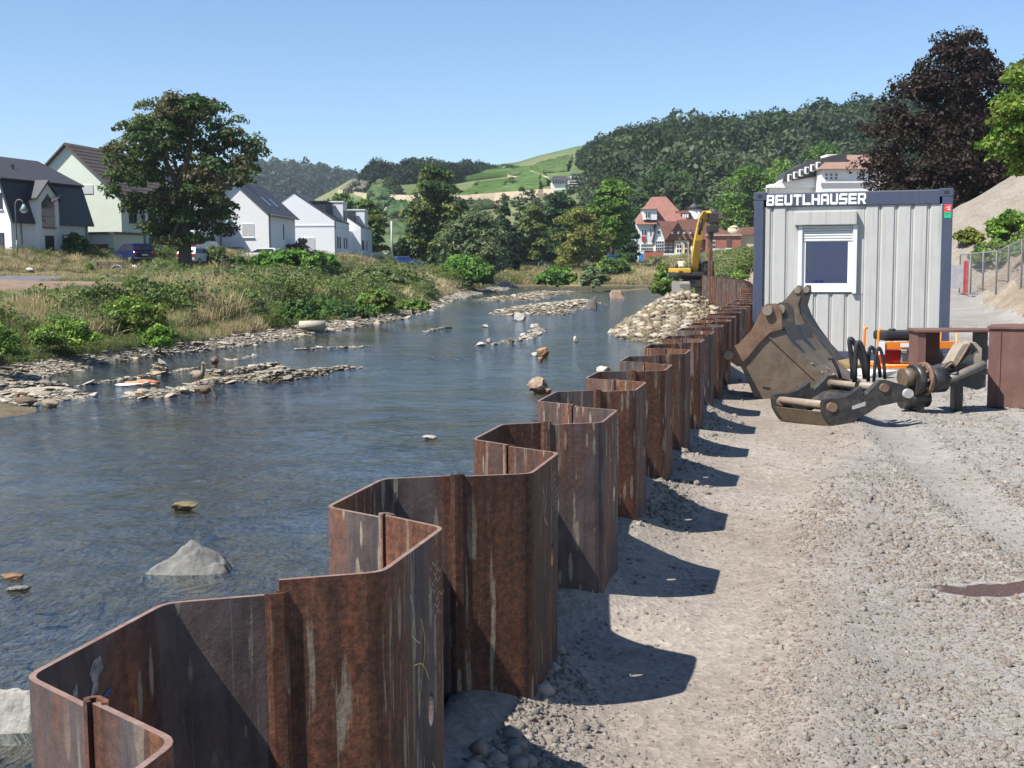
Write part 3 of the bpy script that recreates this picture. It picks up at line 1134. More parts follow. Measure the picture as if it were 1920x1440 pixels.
def rand_rot(n, r, tilt=0.5):
    a = r.uniform(0, 2 * np.pi, n); b = r.normal(0, tilt, n); c = r.normal(0, tilt, n)
    ca, sa, cb, sb, cc, sc = np.cos(a), np.sin(a), np.cos(b), np.sin(b), np.cos(c), np.sin(c)
    Rz = np.zeros((n, 3, 3)); Rz[:, 0, 0] = ca; Rz[:, 0, 1] = -sa; Rz[:, 1, 0] = sa; Rz[:, 1, 1] = ca; Rz[:, 2, 2] = 1
    Rx = np.zeros((n, 3, 3)); Rx[:, 0, 0] = 1; Rx[:, 1, 1] = cb; Rx[:, 1, 2] = -sb; Rx[:, 2, 1] = sb; Rx[:, 2, 2] = cb
    Ry = np.zeros((n, 3, 3)); Ry[:, 0, 0] = cc; Ry[:, 0, 2] = sc; Ry[:, 1, 1] = 1; Ry[:, 2, 0] = -sc; Ry[:, 2, 2] = cc
    return Rz @ Rx @ Ry


def scatter_mesh(name, P, size, cols, bases, tilt=0.4, seed=1, stretch=None):
    """merge stones at points P (n,3) with radius size (n,) and colour (n,3)"""
    r = np.random.default_rng(seed)
    Vs = []; Fs = []; Cs = []; off = 0
    which = r.integers(0, len(bases), len(P))
    for b, (bv, bf) in enumerate(bases):
        idx = np.where(which == b)[0]
        if len(idx) == 0:
            continue
        Rm = rand_rot(len(idx), r, tilt)
        s = size[idx][:, None, None] * (np.ones((1, 1, 3)) if stretch is None else stretch[idx][:, None, :])
        V = np.einsum('nij,kj->nki', Rm, bv) * 1.0
        V = np.einsum('nij,nkj->nki', Rm, bv[None] * s) + P[idx][:, None, :]
        n, k, _ = V.shape
        Vs.append(V.reshape(-1, 3)); Fs.append((bf[None] + (np.arange(n) * k)[:, None, None] + off).reshape(-1, 3))
        Cs.append(np.repeat(cols[idx], k, 0)); off += n * k
    return np_mesh(name, np.concatenate(Vs), np.concatenate(Fs), False, np.concatenate(Cs))


def mat_stone(name='stone', tint=(1, 1, 1), bs=30, attr=True, base=(0.4, 0.37, 0.33), dist=0.006):
    mt, nt, b, out = nodes_of(name)
    co = coords(nt)
    n2 = noise(nt, co, bs * 0.6, 7, 0.75)
    if attr == 'tint':
        at = N(nt, 'ShaderNodeAttribute', attribute_name='tint', attribute_type='INSTANCER')
        basec = at.outputs['Color']
    elif attr:
        at = N(nt, 'ShaderNodeAttribute', attribute_name='Col')
        basec = at.outputs['Color']
    else:
        basec = ramp(nt, noise(nt, co, bs * 0.12, 5, 0.65), [(0.3, tuple(np.array(base) * 0.72)), (0.7, tuple(np.array(base) * 1.25))])
    fine = ramp(nt, n2, [(0.3, (0.72,) * 3), (0.7, (1.2,) * 3)])
    c = mix(nt, 1.0, basec, fine, 'MULTIPLY')
    nt.links.new(c, b.inputs['Base Color'])
    b.inputs['Roughness'].default_value = 0.9
    b.inputs['Specular IOR Level'].default_value = 0.25
    bump(nt, b, noise(nt, co, bs, 6, 0.7), 0.5, dist)
    return mt


STONE_MAT = mat_stone('loose_stone', bs=60)
SHORE_MAT = mat_stone('shore_stone', bs=25)
STONE_I = mat_stone('gravel_stone', bs=3, attr='tint', dist=0.1)
WHITE3 = [(v, f, np.ones((len(v), 3))) for v, f in TINY]


def stone_stuff(name, P, size, cols, parent, seed, tilt, stretch=None, label=None):
    r = np.random.default_rng(seed)
    n = len(P)
    rot = np.stack([r.normal(0, tilt, n), r.normal(0, tilt, n), r.uniform(0, 6.28, n)], -1)
    st = np.ones((n, 3)) if stretch is None else stretch
    return instanced(name, WHITE3, P, size[:, None] * st, rot, cols, r.integers(0, len(TINY), n), STONE_I, parent, label)


def stone_cols(n, r, kind='yard'):
    if kind == 'yard':
        pal = np.array([(0.39, 0.345, 0.295), (0.36, 0.33, 0.29), (0.42, 0.375, 0.325), (0.36, 0.295, 0.25), (0.32, 0.305, 0.28), (0.46, 0.42, 0.37)])
    else:
        pal = np.array([(0.45, 0.42, 0.365), (0.37, 0.35, 0.305), (0.52, 0.485, 0.42), (0.26, 0.24, 0.21), (0.45, 0.38, 0.30), (0.57, 0.545, 0.49)])
    c = (np.array([0.70, 0.685, 0.665]) if kind == 'yard' else np.array([0.78, 0.745, 0.68])) * pal[r.integers(0, len(pal), n)] * (1 + 0.09 * r.normal(size=(n, 1)))
    return np.clip(c, 0.08, 0.7)


def yard_density(x, y):
    xr = 0.85 + 0.30 * (y - 3.7)
    d = 0.12 + 0.88 * sstep(-0.15, 0.35, x - xr + 0.35 * fnoise(x, y, 0.5, 3, 80))
    d = np.maximum(d, 0.95 * np.exp(-((x - xr) / 0.2) ** 2))
    dw = x - wall_x(y)
    d = np.maximum(d, 1.0 * np.exp(-(np.maximum(dw - 0.15, 0) / 0.34) ** 2) * (fnoise(x, y, 0.8, 2, 82) > -0.3))
    d = d * (0.45 + 0.75 * sstep(-0.3, 0.4, fnoise(x, y, 0.35, 3, 84)))
    d = np.where((dw < 0.06), 0, d)
    pu = at_z(1870, 1105, 0.0)
    d = np.where(np.hypot((x - pu.x) * 1.25, (y - pu.y) * 3.4) < 0.42, 0.02, d)
    # two beaten wheel tracks with little loose stone
    for o_ in (1.9, 3.7):
        xt_ = o_ + 0.16 * y + 0.12 * np.sin(y * 0.5)
        d = d * (1 - 0.75 * np.exp(-((x - xt_) / 0.24) ** 2) * (y < 16))
    return np.clip(d, 0, 1)


def build_yard_gravel():
    r = np.random.default_rng(21)
    n = 380000
    # sample evenly in picture space so near stones are dense and far ones sparse
    u = r.uniform(-0.12, 0.50, n)
    inv = r.uniform(1 / 30.0, 1 / 2.2, n)
    y = 1 / inv
    x = u * y
    dens = yard_density(x, y)
    keep = r.random(n) < dens
    keep &= x > wall_x(y) + 0.20
    keep &= r.random(n) < np.clip(0.22 + 0.6 * np.abs(fnoise(x, y, 1.7, 2, 88)) + y / 18, 0, 1)
    x, y, dens = x[keep], y[keep], dens[keep]
    size = np.clip(r.lognormal(math.log(0.0066), 0.58, len(x)), 0.003, 0.034) * np.clip(0.7 + y / 10, 0.75, 2.0) * (0.72 + 0.4 * dens) * (1 + 0.55 * np.exp(-(np.maximum(x - wall_x(y) - 0.2, 0) / 0.3) ** 2))
    z = ground_z(x, y) + size * 0.0
    cols = stone_cols(len(x), r, 'yard')
    P = np.stack([x, y, z], -1)
    order = np.argsort(-(size / y))
    big = order[:300]; rest = order[300:150000]
    stone_stuff('gravel', P[rest], size[rest], cols[rest], YARD, 5, 0.5)
    # the 300 largest lie there as stones of their own
    protos = []
    for q in range(18):
        bv, bf = stone_base(300 + q, 0.7, 1)
        col = stone_cols(1, r, 'yard')[0]
        protos.append(np_mesh('stone', bv, bf, False, np.repeat(col[None], len(bv), 0)))
        protos[-1].materials.append(STONE_MAT)
    for i in big:
        o = bpy.data.objects.new('stone', protos[r.integers(0, 18)])
        C.objects.link(o)
        o.parent = YARD
        s = float(size[i])
        o.location = P[i] + np.array([0, 0, 0.15 * s])
        o.scale = (s, s, s)
        o.rotation_euler = (r.normal(0, 0.3), r.normal(0, 0.3), r.uniform(0, 6.28))
    return len(x)


build_yard_gravel()


def build_shore_stones():
    r = np.random.default_rng(33)
    n = 520000
    u = r.uniform(-0.50, 0.20, n)
    inv = r.uniform(1 / 175.0, 1 / 25.0, n)
    y = 1 / inv; x = u * y
    z = ground_z(x, y)
    xt = lin(L_TOE, y)
    m_ = (z > ZW - 0.03 - 0.05 * r.random(n)) & (z < ZW + 0.9) & (x > xt - 0.3) & (x < wall_x(y) - 0.4)
    hd = np.hypot((x - HEAP[0]), (y - HEAP[1]) / 1.9)
    inheap = (hd < 2.9) & (x < wall_x(y) - 0.1) & (z > ZW - 0.05)
    m_ |= inheap
    m_ |= (z > ZW - 0.2) & (z < ZW - 0.04) & (x > xt) & (x < wall_x(y) - 0.5) & (r.random(n) < 0.10)
    m_ &= ~((x > wall_x(y) - 0.35) & (y < 62))
    x, y, z, inheap = x[m_], y[m_], z[m_], inheap[m_]
    size = np.clip(r.lognormal(math.log(0.044), 0.62, len(x)), 0.016, 0.27) * np.clip(y / 42, 0.8, 2.0)
    size = np.where(inheap, np.clip(size * 1.6, 0.04, 0.24), size)
    st = np.stack([np.ones(len(x)) * r.uniform(0.9, 1.5, len(x)), np.ones(len(x)), r.uniform(0.16, 0.38, len(x))], -1)
    st[inheap] = np.stack([np.ones(inheap.sum()), np.ones(inheap.sum()), r.uniform(0.7, 1, inheap.sum())], -1)
    cols = stone_cols(len(x), r, 'shore')
    cols[inheap] = cols[inheap] * np.array([0.58, 0.53, 0.46])
    P = np.stack([x, y, z + size * 0.08], -1)
    order = np.argsort(-(size / y))
    ho = [i for i in order if inheap[i]]; so = [i for i in order if not inheap[i]]
    lim = 90000
    heap = link('rubble_heap', np_mesh('rubble_heap', [(0, 0, 0), (0.01, 0, 0), (0, 0.01, 0)], [(0, 1, 2)]), SHORE_MAT)
    bpy.data.objects.remove(heap, do_unlink=True)
    heap = thing('rubble_heap', 'pale heap of broken stones at the water edge against the far wall', 'rubble heap', (HEAP[0], HEAP[1], ZW))
    off = np.array([HEAP[0], HEAP[1], ZW])
    stone_stuff('rubble', P[ho[150:16000]] - off, size[ho[150:16000]], cols[ho[150:16000]], heap, 8, 0.8, st[ho[150:16000]])
    stone_stuff('pebbles', P[so[150:lim]], size[so[150:lim]], cols[so[150:lim]], SHORE, 9, 0.15, st[so[150:lim]])
    protos = []
    for q in range(16):
        bv, bf = stone_base(500 + q, 0.6, 2)
        col = stone_cols(1, r, 'shore')[0]
        protos.append(np_mesh('stone', bv, bf, False, np.repeat(col[None], len(bv), 0)))
        protos[-1].materials.append(SHORE_MAT)
    for lst, par, o3 in ((ho[:150], heap, off), (so[:150], SHORE, 0)):
        for i in lst:
            o = bpy.data.objects.new('stone', protos[r.integers(0, 16)])
            C.objects.link(o); o.parent = par
            s = float(size[i])
            o.location = P[i] - o3
            o.scale = s * st[i]
            o.rotation_euler = (r.normal(0, 0.15), r.normal(0, 0.15), r.uniform(0, 6.28))


build_shore_stones()


# the boulders that stand out in the river, each a thing of its own
def boulder(px, py, wpx, hpx, label, col, seed, shape=None, depth=0.7, name='boulder', sink=0.25, sub=4):
    p = at_z(px, py, ZW)
    k = p.y / FOC
    w = wpx * k; h = hpx * k
    r = np.random.default_rng(seed)
    if shape is None:
        bv, bf = stone_base(seed, 1.0, sub)
        bv = bv / np.abs(bv).max(0)
    else:                                              # a ridge profile: half outline of (x, z) across the width
        xs = np.linspace(-1, 1, 56); ys = np.linspace(-1, 1, 34)
        X, Y = np.meshgrid(xs, ys)
        Z = np.interp(X, [q[0] for q in shape], [q[1] for q in shape])
        fall = 1 - np.abs(Y - 0.15 * X) ** 1.6
        Z = Z * np.clip(fall, 0, 1) + (0.30 if seed == 3 else 0.12) * (0.25 - np.abs(fnoise(X + seed, Y, 2.3, 6 if seed == 3 else 4, seed)))  * np.clip(fall + 0.1, 0, 1)
        X = X + 0.04 * fnoise(X, Y, 3, 2, seed + 1)
        n_, m_ = X.shape
        bv = np.stack([X, Y, Z * 2 - 1], -1).reshape(-1, 3)
        i = np.arange(n_ * m_).reshape(n_, m_)
        q4 = np.stack([i[:-1, :-1], i[:-1, 1:], i[1:, 1:], i[1:, :-1]], -1).reshape(-1, 4)
        bf = np.concatenate([q4[:, [0, 1, 2]], q4[:, [0, 2, 3]]])
    V = bv * np.array([w / 2, w / 2 * depth, h / 2 * (1 + sink)])
    if shape is None:
        d = V / np.linalg.norm(V, axis=1, keepdims=True)
        V = V * (1 + 0.07 * fnoise(d[:, 0] * 2 + seed, d[:, 1] * 2 + d[:, 2] * 1.7, 1.6, 4, seed)[:, None])
    V[:, 2] += h / 2 * (1 - sink)
    me = np_mesh(name, V, bf, False)
    key = 'boulder_%02d%02d%02d' % tuple(int(c * 99) for c in col)
    mt = _mats.get(key)
    if mt is None:
        mt = mat_stone(key, bs=22, attr=False, base=col, dist=0.03); _mats[key] = mt
    o = link(name, me, mt, None, label, 'boulder', None, None, (p.x, p.y + w / 2 * depth * 0.6, ZW))
    return o


GREY = (0.17, 0.166, 0.155); PALE = (0.34, 0.325, 0.29); TAN = (0.30, 0.225, 0.16); DARK = (0.16, 0.155, 0.145); MOSS = (0.17, 0.14, 0.075)
boulder(347, 1076, 178, 56, 'large grey pointed rock in the water nearest the camera', GREY, 3,
        [(-1, 0.05), (-0.75, 0.28), (-0.2, 0.72), (0.08, 1.0), (0.35, 0.78), (0.6, 0.62), (0.82, 0.35), (1, 0.05)], 0.55, name='boulder')
boulder(8, 1372, 120, 82, 'pale flat topped block in the river behind the first sheet pile', PALE, 14,
        [(-1, 0.7), (-0.6, 0.95), (0.3, 0.92), (0.8, 0.85), (0.95, 0.5), (1, 0.1)], 0.8)
boulder(346, 958, 56, 16, 'low mossy brown stone just breaking the smooth water', MOSS, 5, None, 0.8)
boulder(30, 1108, 52, 9, 'thin dark wet slab by the left picture edge', DARK, 6, None, 0.6)
boulder(18, 1086, 50, 9, 'reddish wet stone barely above the water at the left edge', (0.22, 0.13, 0.08), 7, None, 0.6)
boulder(805, 825, 34, 9, 'small flat stone alone in the middle of the calm water', PALE, 8, None, 0.7)
boulder(1009, 737, 42, 30, 'rounded tan boulder beside the third bend of the wall', TAN, 9, None, 0.9)
boulder(1026, 737, 18, 12, 'small brown stone touching the rounded tan boulder', (0.32, 0.2, 0.12), 29, None, 0.9)
boulder(1018, 670, 24, 20, 'rusty orange boulder standing in midstream', (0.42, 0.25, 0.14), 10, None, 0.9)
boulder(1003, 668, 14, 9, 'white stone beside the rusty orange boulder', (0.44, 0.425, 0.38), 11, None, 0.8)
boulder(1014, 678, 10, 9, 'small reddish stone in front of the orange boulder', (0.34, 0.2, 0.13), 12, None, 0.8)
boulder(1080, 641, 11, 13, 'upright grey stone standing alone in the rapids', (0.42, 0.41, 0.36), 13, None, 0.9)
boulder(1132, 697, 28, 11, 'white stone close to the top edge of the wall', (0.44, 0.425, 0.38), 15, None, 0.8)
boulder(1157, 560, 28, 16, 'reddish block upstream beyond the gravel island', (0.28, 0.20, 0.145), 16, [(-1, 0.7), (-0.7, 1), (0.6, 0.95), (1, 0.5)], 0.8)
boulder(1103, 579, 34, 24, 'dark tilted slab on the stony island', (0.11, 0.10, 0.09), 17, [(-1, 0.1), (-0.3, 0.35), (0.6, 0.95), (0.85, 1.0), (1, 0.15)], 0.6)
boulder(977, 602, 27, 17, 'big pale rock just below the stony island', PALE, 18, None, 0.9)
boulder(1003, 615, 20, 8, 'pale flat rock between the island and the orange boulder', (0.40, 0.385, 0.35), 19, None, 0.8)
boulder(982, 633, 15, 9, 'light stone at the head of the small midstream bar', (0.40, 0.39, 0.36), 20, None, 0.9)
boulder(1010, 628, 16, 9, 'light stone on top of the small midstream bar', (0.41, 0.39, 0.35), 28, None, 0.9)
boulder(902, 649, 17, 8, 'bright white stone on the little bar left of midstream', (0.46, 0.45, 0.42), 21, None, 0.9)
boulder(917, 644, 12, 11, 'dark pointed stone on the little bar in midstream', (0.24, 0.235, 0.22), 22, None, 0.9)
boulder(910, 614, 14, 6, 'low stone cluster rock in the blue run', (0.40, 0.37, 0.3), 23, None, 0.9)
boulder(40, 726, 24, 14, 'dark grey pointed stone on the gravel spit by the pool', (0.17, 0.17, 0.175), 24, [(-1, 0.1), (0, 1), (1, 0.1)], 0.8)
boulder(104, 722, 20, 9, 'dark low stone on the gravel spit', (0.15, 0.15, 0.15), 25, None, 0.9)
boulder(265, 668, 12, 8, 'dark block on the shore below the round green bush', (0.14, 0.13, 0.12), 26, None, 0.9)
boulder(273, 724, 18, 10, 'rounded cream stone beside the orange rag', (0.40, 0.36, 0.29), 27, None, 0.9)
boulder(345, 737, 24, 12, 'rounded pale stone in front of the standing goose', (0.5, 0.45, 0.36), 31, None, 0.9)
boulder(175, 744, 26, 8, 'flat bleached stone on the bar near the resting geese', (0.40, 0.365, 0.32), 32, None, 0.6)
# ------------------------------------------------------------------ site container
CON_L = Vector((at_y(1414, 360, 19.35).x, 19.35)); CON_R = Vector((at_y(1788, 347, 18.5).x, 18.5))
NAVY = M('navy_frame_paint', (0.045, 0.058, 0.10), 0.45, 0.12, 2, 0.05, 60, 0.002, dirt=(0.09, 0.095, 0.11), dirt_amt=0.25)
PANEL = M('light_grey_panel', (0.42, 0.42, 0.40), 0.55, 0.05, 1.5, 0.03, 60, 0.002, dirt=(0.36, 0.35, 0.325), dirt_amt=0.4)
def streaked(mt, streak, amt):
    """rain streaks and scuffs over a painted panel"""
    nt = mt.node_tree
    b = next(n for n in nt.nodes if n.type == 'BSDF_PRINCIPLED')
    src = b.inputs['Base Color'].links[0].from_socket
    st = noise(nt, coords(nt, (22, 22, 0.8)), 1.0, 5, 0.65, 0.2)
    f = ramp(nt, st, [(0.52, (0, 0, 0)), (0.72, (amt,) * 3)])
    c = mix(nt, f, src, streak)
    sc = ramp(nt, noise(nt, coords(nt, (1, 1, 1)), 16, 7, 0.8), [(0.66, (0, 0, 0)), (0.74, (amt * 0.8,) * 3)])
    c = mix(nt, sc, c, streak)
    nt.links.new(c, b.inputs['Base Color'])


streaked(PANEL, (0.27, 0.245, 0.21), 0.55)
streaked(NAVY, (0.13, 0.115, 0.10), 0.45)
PANEL_S = M('shutter_white', (0.60, 0.62, 0.63), 0.5, 0.04, 2, 0.02)
PVC = M('white_pvc', (0.80, 0.80, 0.79), 0.4, 0.03, 2, 0.0)
LETTER = M('white_lettering', (0.82, 0.82, 0.82), 0.55, 0.03, 3, 0.0)
BLACK = M('black_rubber', (0.015, 0.015, 0.017), 0.65, 0.3, 6, 0.2, 50, 0.004)


def glass_mat(name, col=(0.02, 0.035, 0.09), rough=0.04):
    if name in _mats:
        return _mats[name]
    mt, nt, b, out = nodes_of(name)
    n = noise(nt, coords(nt), 1.2, 3, 0.5)
    c = ramp(nt, n, [(0.3, tuple(np.array(col) * 0.8)), (0.7, tuple(np.array(col) * 1.2))])
    nt.links.new(c, b.inputs['Base Color'])
    b.inputs['Roughness'].default_value = rough
    b.inputs['Specular IOR Level'].default_value = 0.6
    _mats[name] = mt
    return mt


BACKING = M('blue_backing', (0.11, 0.18, 0.60), 0.55, 0.08, 2, 0.0)  # even blue for the sheet right behind the container window pane


def clear_glass():
    mt, nt, b, out = nodes_of('clear_pane')
    nt.nodes.remove(b)
    tr = N(nt, 'ShaderNodeBsdfTransparent'); tr.inputs[0].default_value = (0.9, 0.93, 0.95, 1)
    gl = N(nt, 'ShaderNodeBsdfGlossy'); gl.inputs['Roughness'].default_value = 0.02
    lw = N(nt, 'ShaderNodeFresnel', i_IOR=1.5)
    nz = noise(nt, coords(nt), 1.0, 2, 0.5)
    bp = N(nt, 'ShaderNodeBump', i_Strength=0.05, i_Distance=0.01)
    nt.links.new(nz, bp.inputs['Height']); nt.links.new(bp.outputs[0], gl.inputs['Normal'])
    ms = N(nt, 'ShaderNodeMixShader')
    nt.links.new(lw.outputs[0], ms.inputs[0]); nt.links.new(tr.outputs[0], ms.inputs[1]); nt.links.new(gl.outputs[0], ms.inputs[2])
    nt.links.new(ms.outputs[0], out.inputs[0])
    return mt


PANE = clear_glass()
# 5x7 style block glyphs built from straight strokes (x 0..1, y 0..1)
GLYPH = {'B': [[(0, 0), (0.86, 0), (1, 0.12), (1, 0.42), (0.9, 0.5), (1, 0.58), (1, 0.88), (0.86, 1), (0, 1)], [[(0.26, 0.2), (0.72, 0.2), (0.72, 0.42), (0.26, 0.42)], [(0.26, 0.6), (0.72, 0.6), (0.72, 0.8), (0.26, 0.8)]]],
         'E': [[(0, 0), (1, 0), (1, 0.22), (0.27, 0.22), (0.27, 0.41), (0.94, 0.41), (0.94, 0.6), (0.27, 0.6), (0.27, 0.78), (1, 0.78), (1, 1), (0, 1)], []],
         'U': [[(0, 0.14), (0.14, 0), (0.86, 0), (1, 0.14), (1, 1), (0.74, 1), (0.74, 0.22), (0.26, 0.22), (0.26, 1), (0, 1)], []],
         'T': [[(0.37, 0), (0.63, 0), (0.63, 0.78), (1, 0.78), (1, 1), (0, 1), (0, 0.78), (0.37, 0.78)], []],
         'L': [[(0, 0), (1, 0), (1, 0.22), (0.27, 0.22), (0.27, 1), (0, 1)], []],
         'H': [[(0, 0), (0.26, 0), (0.26, 0.4), (0.74, 0.4), (0.74, 0), (1, 0), (1, 1), (0.74, 1), (0.74, 0.6), (0.26, 0.6), (0.26, 1), (0, 1)], []],
         'A': [[(0, 0), (0.26, 0), (0.26, 0.32), (0.74, 0.32), (0.74, 0), (1, 0), (1, 0.86), (0.86, 1), (0.14, 1), (0, 0.86)], [[(0.26, 0.52), (0.74, 0.52), (0.74, 0.8), (0.26, 0.8)]]],
         'S': [[(0, 0), (0.86, 0), (1, 0.14), (1, 0.6), (0.27, 0.6), (0.27, 0.8), (1, 0.8), (1, 1), (0.14, 1), (0, 0.86), (0, 0.4), (0.73, 0.4), (0.73, 0.2), (0, 0.2)], []],
         'R': [[(0, 0), (0.26, 0), (0.26, 0.33), (0.5, 0.33), (0.72, 0), (1, 0), (0.8, 0.34), (1, 0.5), (1, 0.86), (0.86, 1), (0, 1)], [[(0.26, 0.53), (0.74, 0.53), (0.74, 0.8), (0.26, 0.8)]]]}


def glyph(ch, x0, z0, w, h, y, t, mat, parent, name='letter'):
    import mathutils.geometry as mg
    outer, holes = GLYPH[ch]
    loops = [outer] + holes
    pts3 = [[Vector((p[0], p[1], 0)) for p in lp] for lp in loops]
    tris = mg.tessellate_polygon(pts3)
    flat = [p for lp in loops for p in lp]
    mb = MB()
    V = lambda p, yy: (x0 + p[0] * w, yy, z0 + p[1] * h)
    n = len(flat)
    mb.add([V(p, y - t) for p in flat] + [V(p, y) for p in flat], [tuple(tr) for tr in tris])
    o = 0
    for lp in loops:
        k = len(lp)
        mb.f += [(o + i, o + (i + 1) % k, n + o + (i + 1) % k, n + o + i) for i in range(k)]
        mb.smooth += [False] * k
        o += k
    return mb.build(name, mat, parent)


def build_container():
    d = CON_R - CON_L
    W = d.length
    rz = math.atan2(d.y, d.x)
    z0 = 0.075
    H = 2.66; D = 2.44
    c = thing('site_container', 'light grey site office container with navy frame and white lettering', 'container', (CON_L.x, CON_L.y, z0), rz)
    # local: x along the front, y into the container, z up
    pw = 0.155
    for x0, x1, y0, y1 in ((0, pw, 0, pw), (W - pw, W, 0, pw), (0, pw, D - pw, D), (W - pw, W, D - pw, D)):
        MB().bev(x0, x1, y0, y1, 0.13, H - 0.13, 0.012).build('corner_post', NAVY, c)
    for x0 in (0, W - 0.19):
        for y0 in (0, D - 0.19):
            for zz in (0, H - 0.13):
                mb = MB().bev(x0 - 0.004, x0 + 0.194, y0 - 0.004, y0 + 0.194, zz, zz + 0.13, 0.01)
                o = mb.build('corner_casting', NAVY, c)
                h = MB()
                pts = [(x0 + 0.095 + 0.040 * math.cos(t), zz + 0.066 + 0.030 * math.sin(t)) for t in np.linspace(0, 2 * math.pi, 14, endpoint=False)]
                h.prism(pts, 'y', y0 - 0.0065 if y0 == 0 else D + 0.0065 - 0.2, y0 - 0.0045 if y0 == 0 else D)
                h.build('lock_hole', BLACK, o)
    MB().bev(0.19, W - 0.19, 0.012, 0.15, H - 0.235, H - 0.028, 0.008).build('top_rail', NAVY, c)
    MB().bev(0.19, W - 0.19, D - 0.15, D - 0.012, H - 0.235, H - 0.028, 0.008).build('top_rail', NAVY, c)
    MB().bev(0.19, W - 0.19, 0.012, 0.15, 0.0, 0.135, 0.008).build('bottom_rail', NAVY, c)
    MB().bev(0.19, W - 0.19, D - 0.15, D - 0.012, 0.0, 0.135, 0.008).build('bottom_rail', NAVY, c)
    for x0 in (0.012, W - 0.15):
        MB().bev(x0, x0 + 0.138, 0.19, D - 0.19, H - 0.235, H - 0.028, 0.008).build('top_rail', NAVY, c)
        MB().bev(x0, x0 + 0.138, 0.19, D - 0.19, 0, 0.135, 0.008).build('bottom_rail', NAVY, c)
    MB().bev(0.15, W - 0.15, 0.10, D - 0.10, H - 0.07, H - 0.012, 0.01).build('roof', M('grey_roof_sheet', (0.10, 0.10, 0.105), 0.6), c)
    # profiled wall panels with narrow recessed joints and raised ribs; the window takes the place of two
    wx0, wx1, wz0, wz1 = 0.74, 1.56, 1.07, 2.30
    ribs = [0.155, 0.29, 0.53, 0.74, 0.98, 1.22, 1.46, 1.70, 1.94, 2.18, 2.42, 2.66, 2.90, W - 0.155]
    yb = 0.055

    def panel(xa, xb, za, zb):
        mb = MB()
        g = 0.003
        e = 0.042
        prof = [(xa + g, yb + 0.03), (xa + g, yb), (xa + 0.012, yb - 0.0), (xa + 0.030, yb - 0.022), (xb - e, yb - 0.022), (xb - 0.022, yb), (xb - g, yb), (xb - g, yb + 0.03)]
        mb.prism(prof, 'z', za, zb)
        return mb.build('panel', PANEL, c)
    for a, b in zip(ribs[:-1], ribs[1:]):
        if b - a < 0.05:
            continue
        if b > wx0 - 0.02 and a < wx1 + 0.12:
            panel(a, b, 0.137, wz0 - 0.03)
            panel(a, b, wz1 + 0.0, H - 0.237) if a > 9 else None
        else:
            panel(a, b, 0.137, H - 0.237)
    MB().box(0.156, W - 0.156, yb + 0.031, yb + 0.05, 0.137, H - 0.237).build('wall_backing', PANEL, c)
    for y0, x in ((0, 0.03), (0, W - 0.05)):
        MB().box(x, x + 0.02, 0.156, D - 0.156, 0.137, H - 0.237).build('side_wall', PANEL, c)
    MB().box(0.156, W - 0.156, D - 0.05, D - 0.03, 0.137, H - 0.237).build('rear_wall', PANEL, c)
    # flat field around the window
    fx0, fx1 = 0.531, 1.699
    mb = MB()
    mb.box(fx0, wx0, yb - 0.006, yb + 0.03, wz0 - 0.028, H - 0.238)
    mb.box(wx1, fx1, yb - 0.006, yb + 0.03, wz0 - 0.028, H - 0.238)
    mb.box(wx0, wx1, yb - 0.006, yb + 0.03, wz1 - 0.02, H - 0.238)
    mb.build('window_surround', PANEL, c)
    # roller shutter: box, guides and slats half way
    sb = MB().bev(fx0 + 0.11, fx1 - 0.11, -0.075, yb - 0.007, 2.125, 2.34, 0.012).build('shutter_box', PANEL, c)
    for xa in (0.70, 1.535):
        MB().bev(xa, xa + 0.065, -0.03, yb - 0.007, wz0 - 0.02, 2.123, 0.005).build('shutter_guide', PANEL_S, c)
    zt = 2.12
    for i in range(6):
        mb = MB()
        za = zt - (i + 1) * 0.042
        mb.prism([(0.02, za), (0.004, za + 0.006), (0.0, za + 0.02), (0.004, za + 0.036), (0.02, za + 0.0405)], 'x', 0.766, 1.534)
        mb.build('shutter_slat', PANEL_S, c)
    # window frame, pane, blue sheet behind it and a strip of curtain
    fz0, fz1 = 1.075, 1.90
    mb = MB()
    mb.box(0.766, 1.534, 0.012, 0.07, fz0, fz0 + 0.135)
    mb.box(0.766, 0.815, 0.012, 0.07, fz0 + 0.135, 1.866)
    mb.box(1.462, 1.534, 0.012, 0.07, fz0 + 0.135, 1.866)
    fr = mb.build('window_frame', PVC, c)
    MB().box(0.815, 1.462, 0.038, 0.044, fz0 + 0.135, 1.866).build('pane', PANE, fr)
    MB().box(0.815, 1.462, 0.0525, 0.0545, fz0 + 0.135, 1.866).build('backing', BACKING, fr)
    mb = MB()
    mb.add([(0.83, 0.0505, 1.86), (0.915, 0.0505, 1.86), (0.915, 0.0505, 1.72), (0.90, 0.0505, 1.42), (0.875, 0.0505, 1.40), (0.825, 0.0505, 1.46)], [(0, 1, 2, 3, 4, 5)])
    mb.build('curtain', M('pale_blue_cloth', (0.22, 0.30, 0.48), 0.8, 0.1, 12), fr)
    # lettering on the top rail
    x = 0.195; zl = H - 0.212; hl = 0.168
    for ch in 'BEUTLHAUSER':
        w = 0.122
        glyph(ch, x, zl - 0.002, w, hl, 0.0105, 0.002, LETTER, c)
        x += w + 0.018
    # two part sticker on the right post
    xs = W - 0.125
    st = MB().box(xs, xs + 0.105, -0.004, -0.0015, H - 0.36, H - 0.245).build('sticker', M('red_sticker', (0.70, 0.05, 0.05), 0.5, 0.05, 3, 0), c)
    mb = MB()
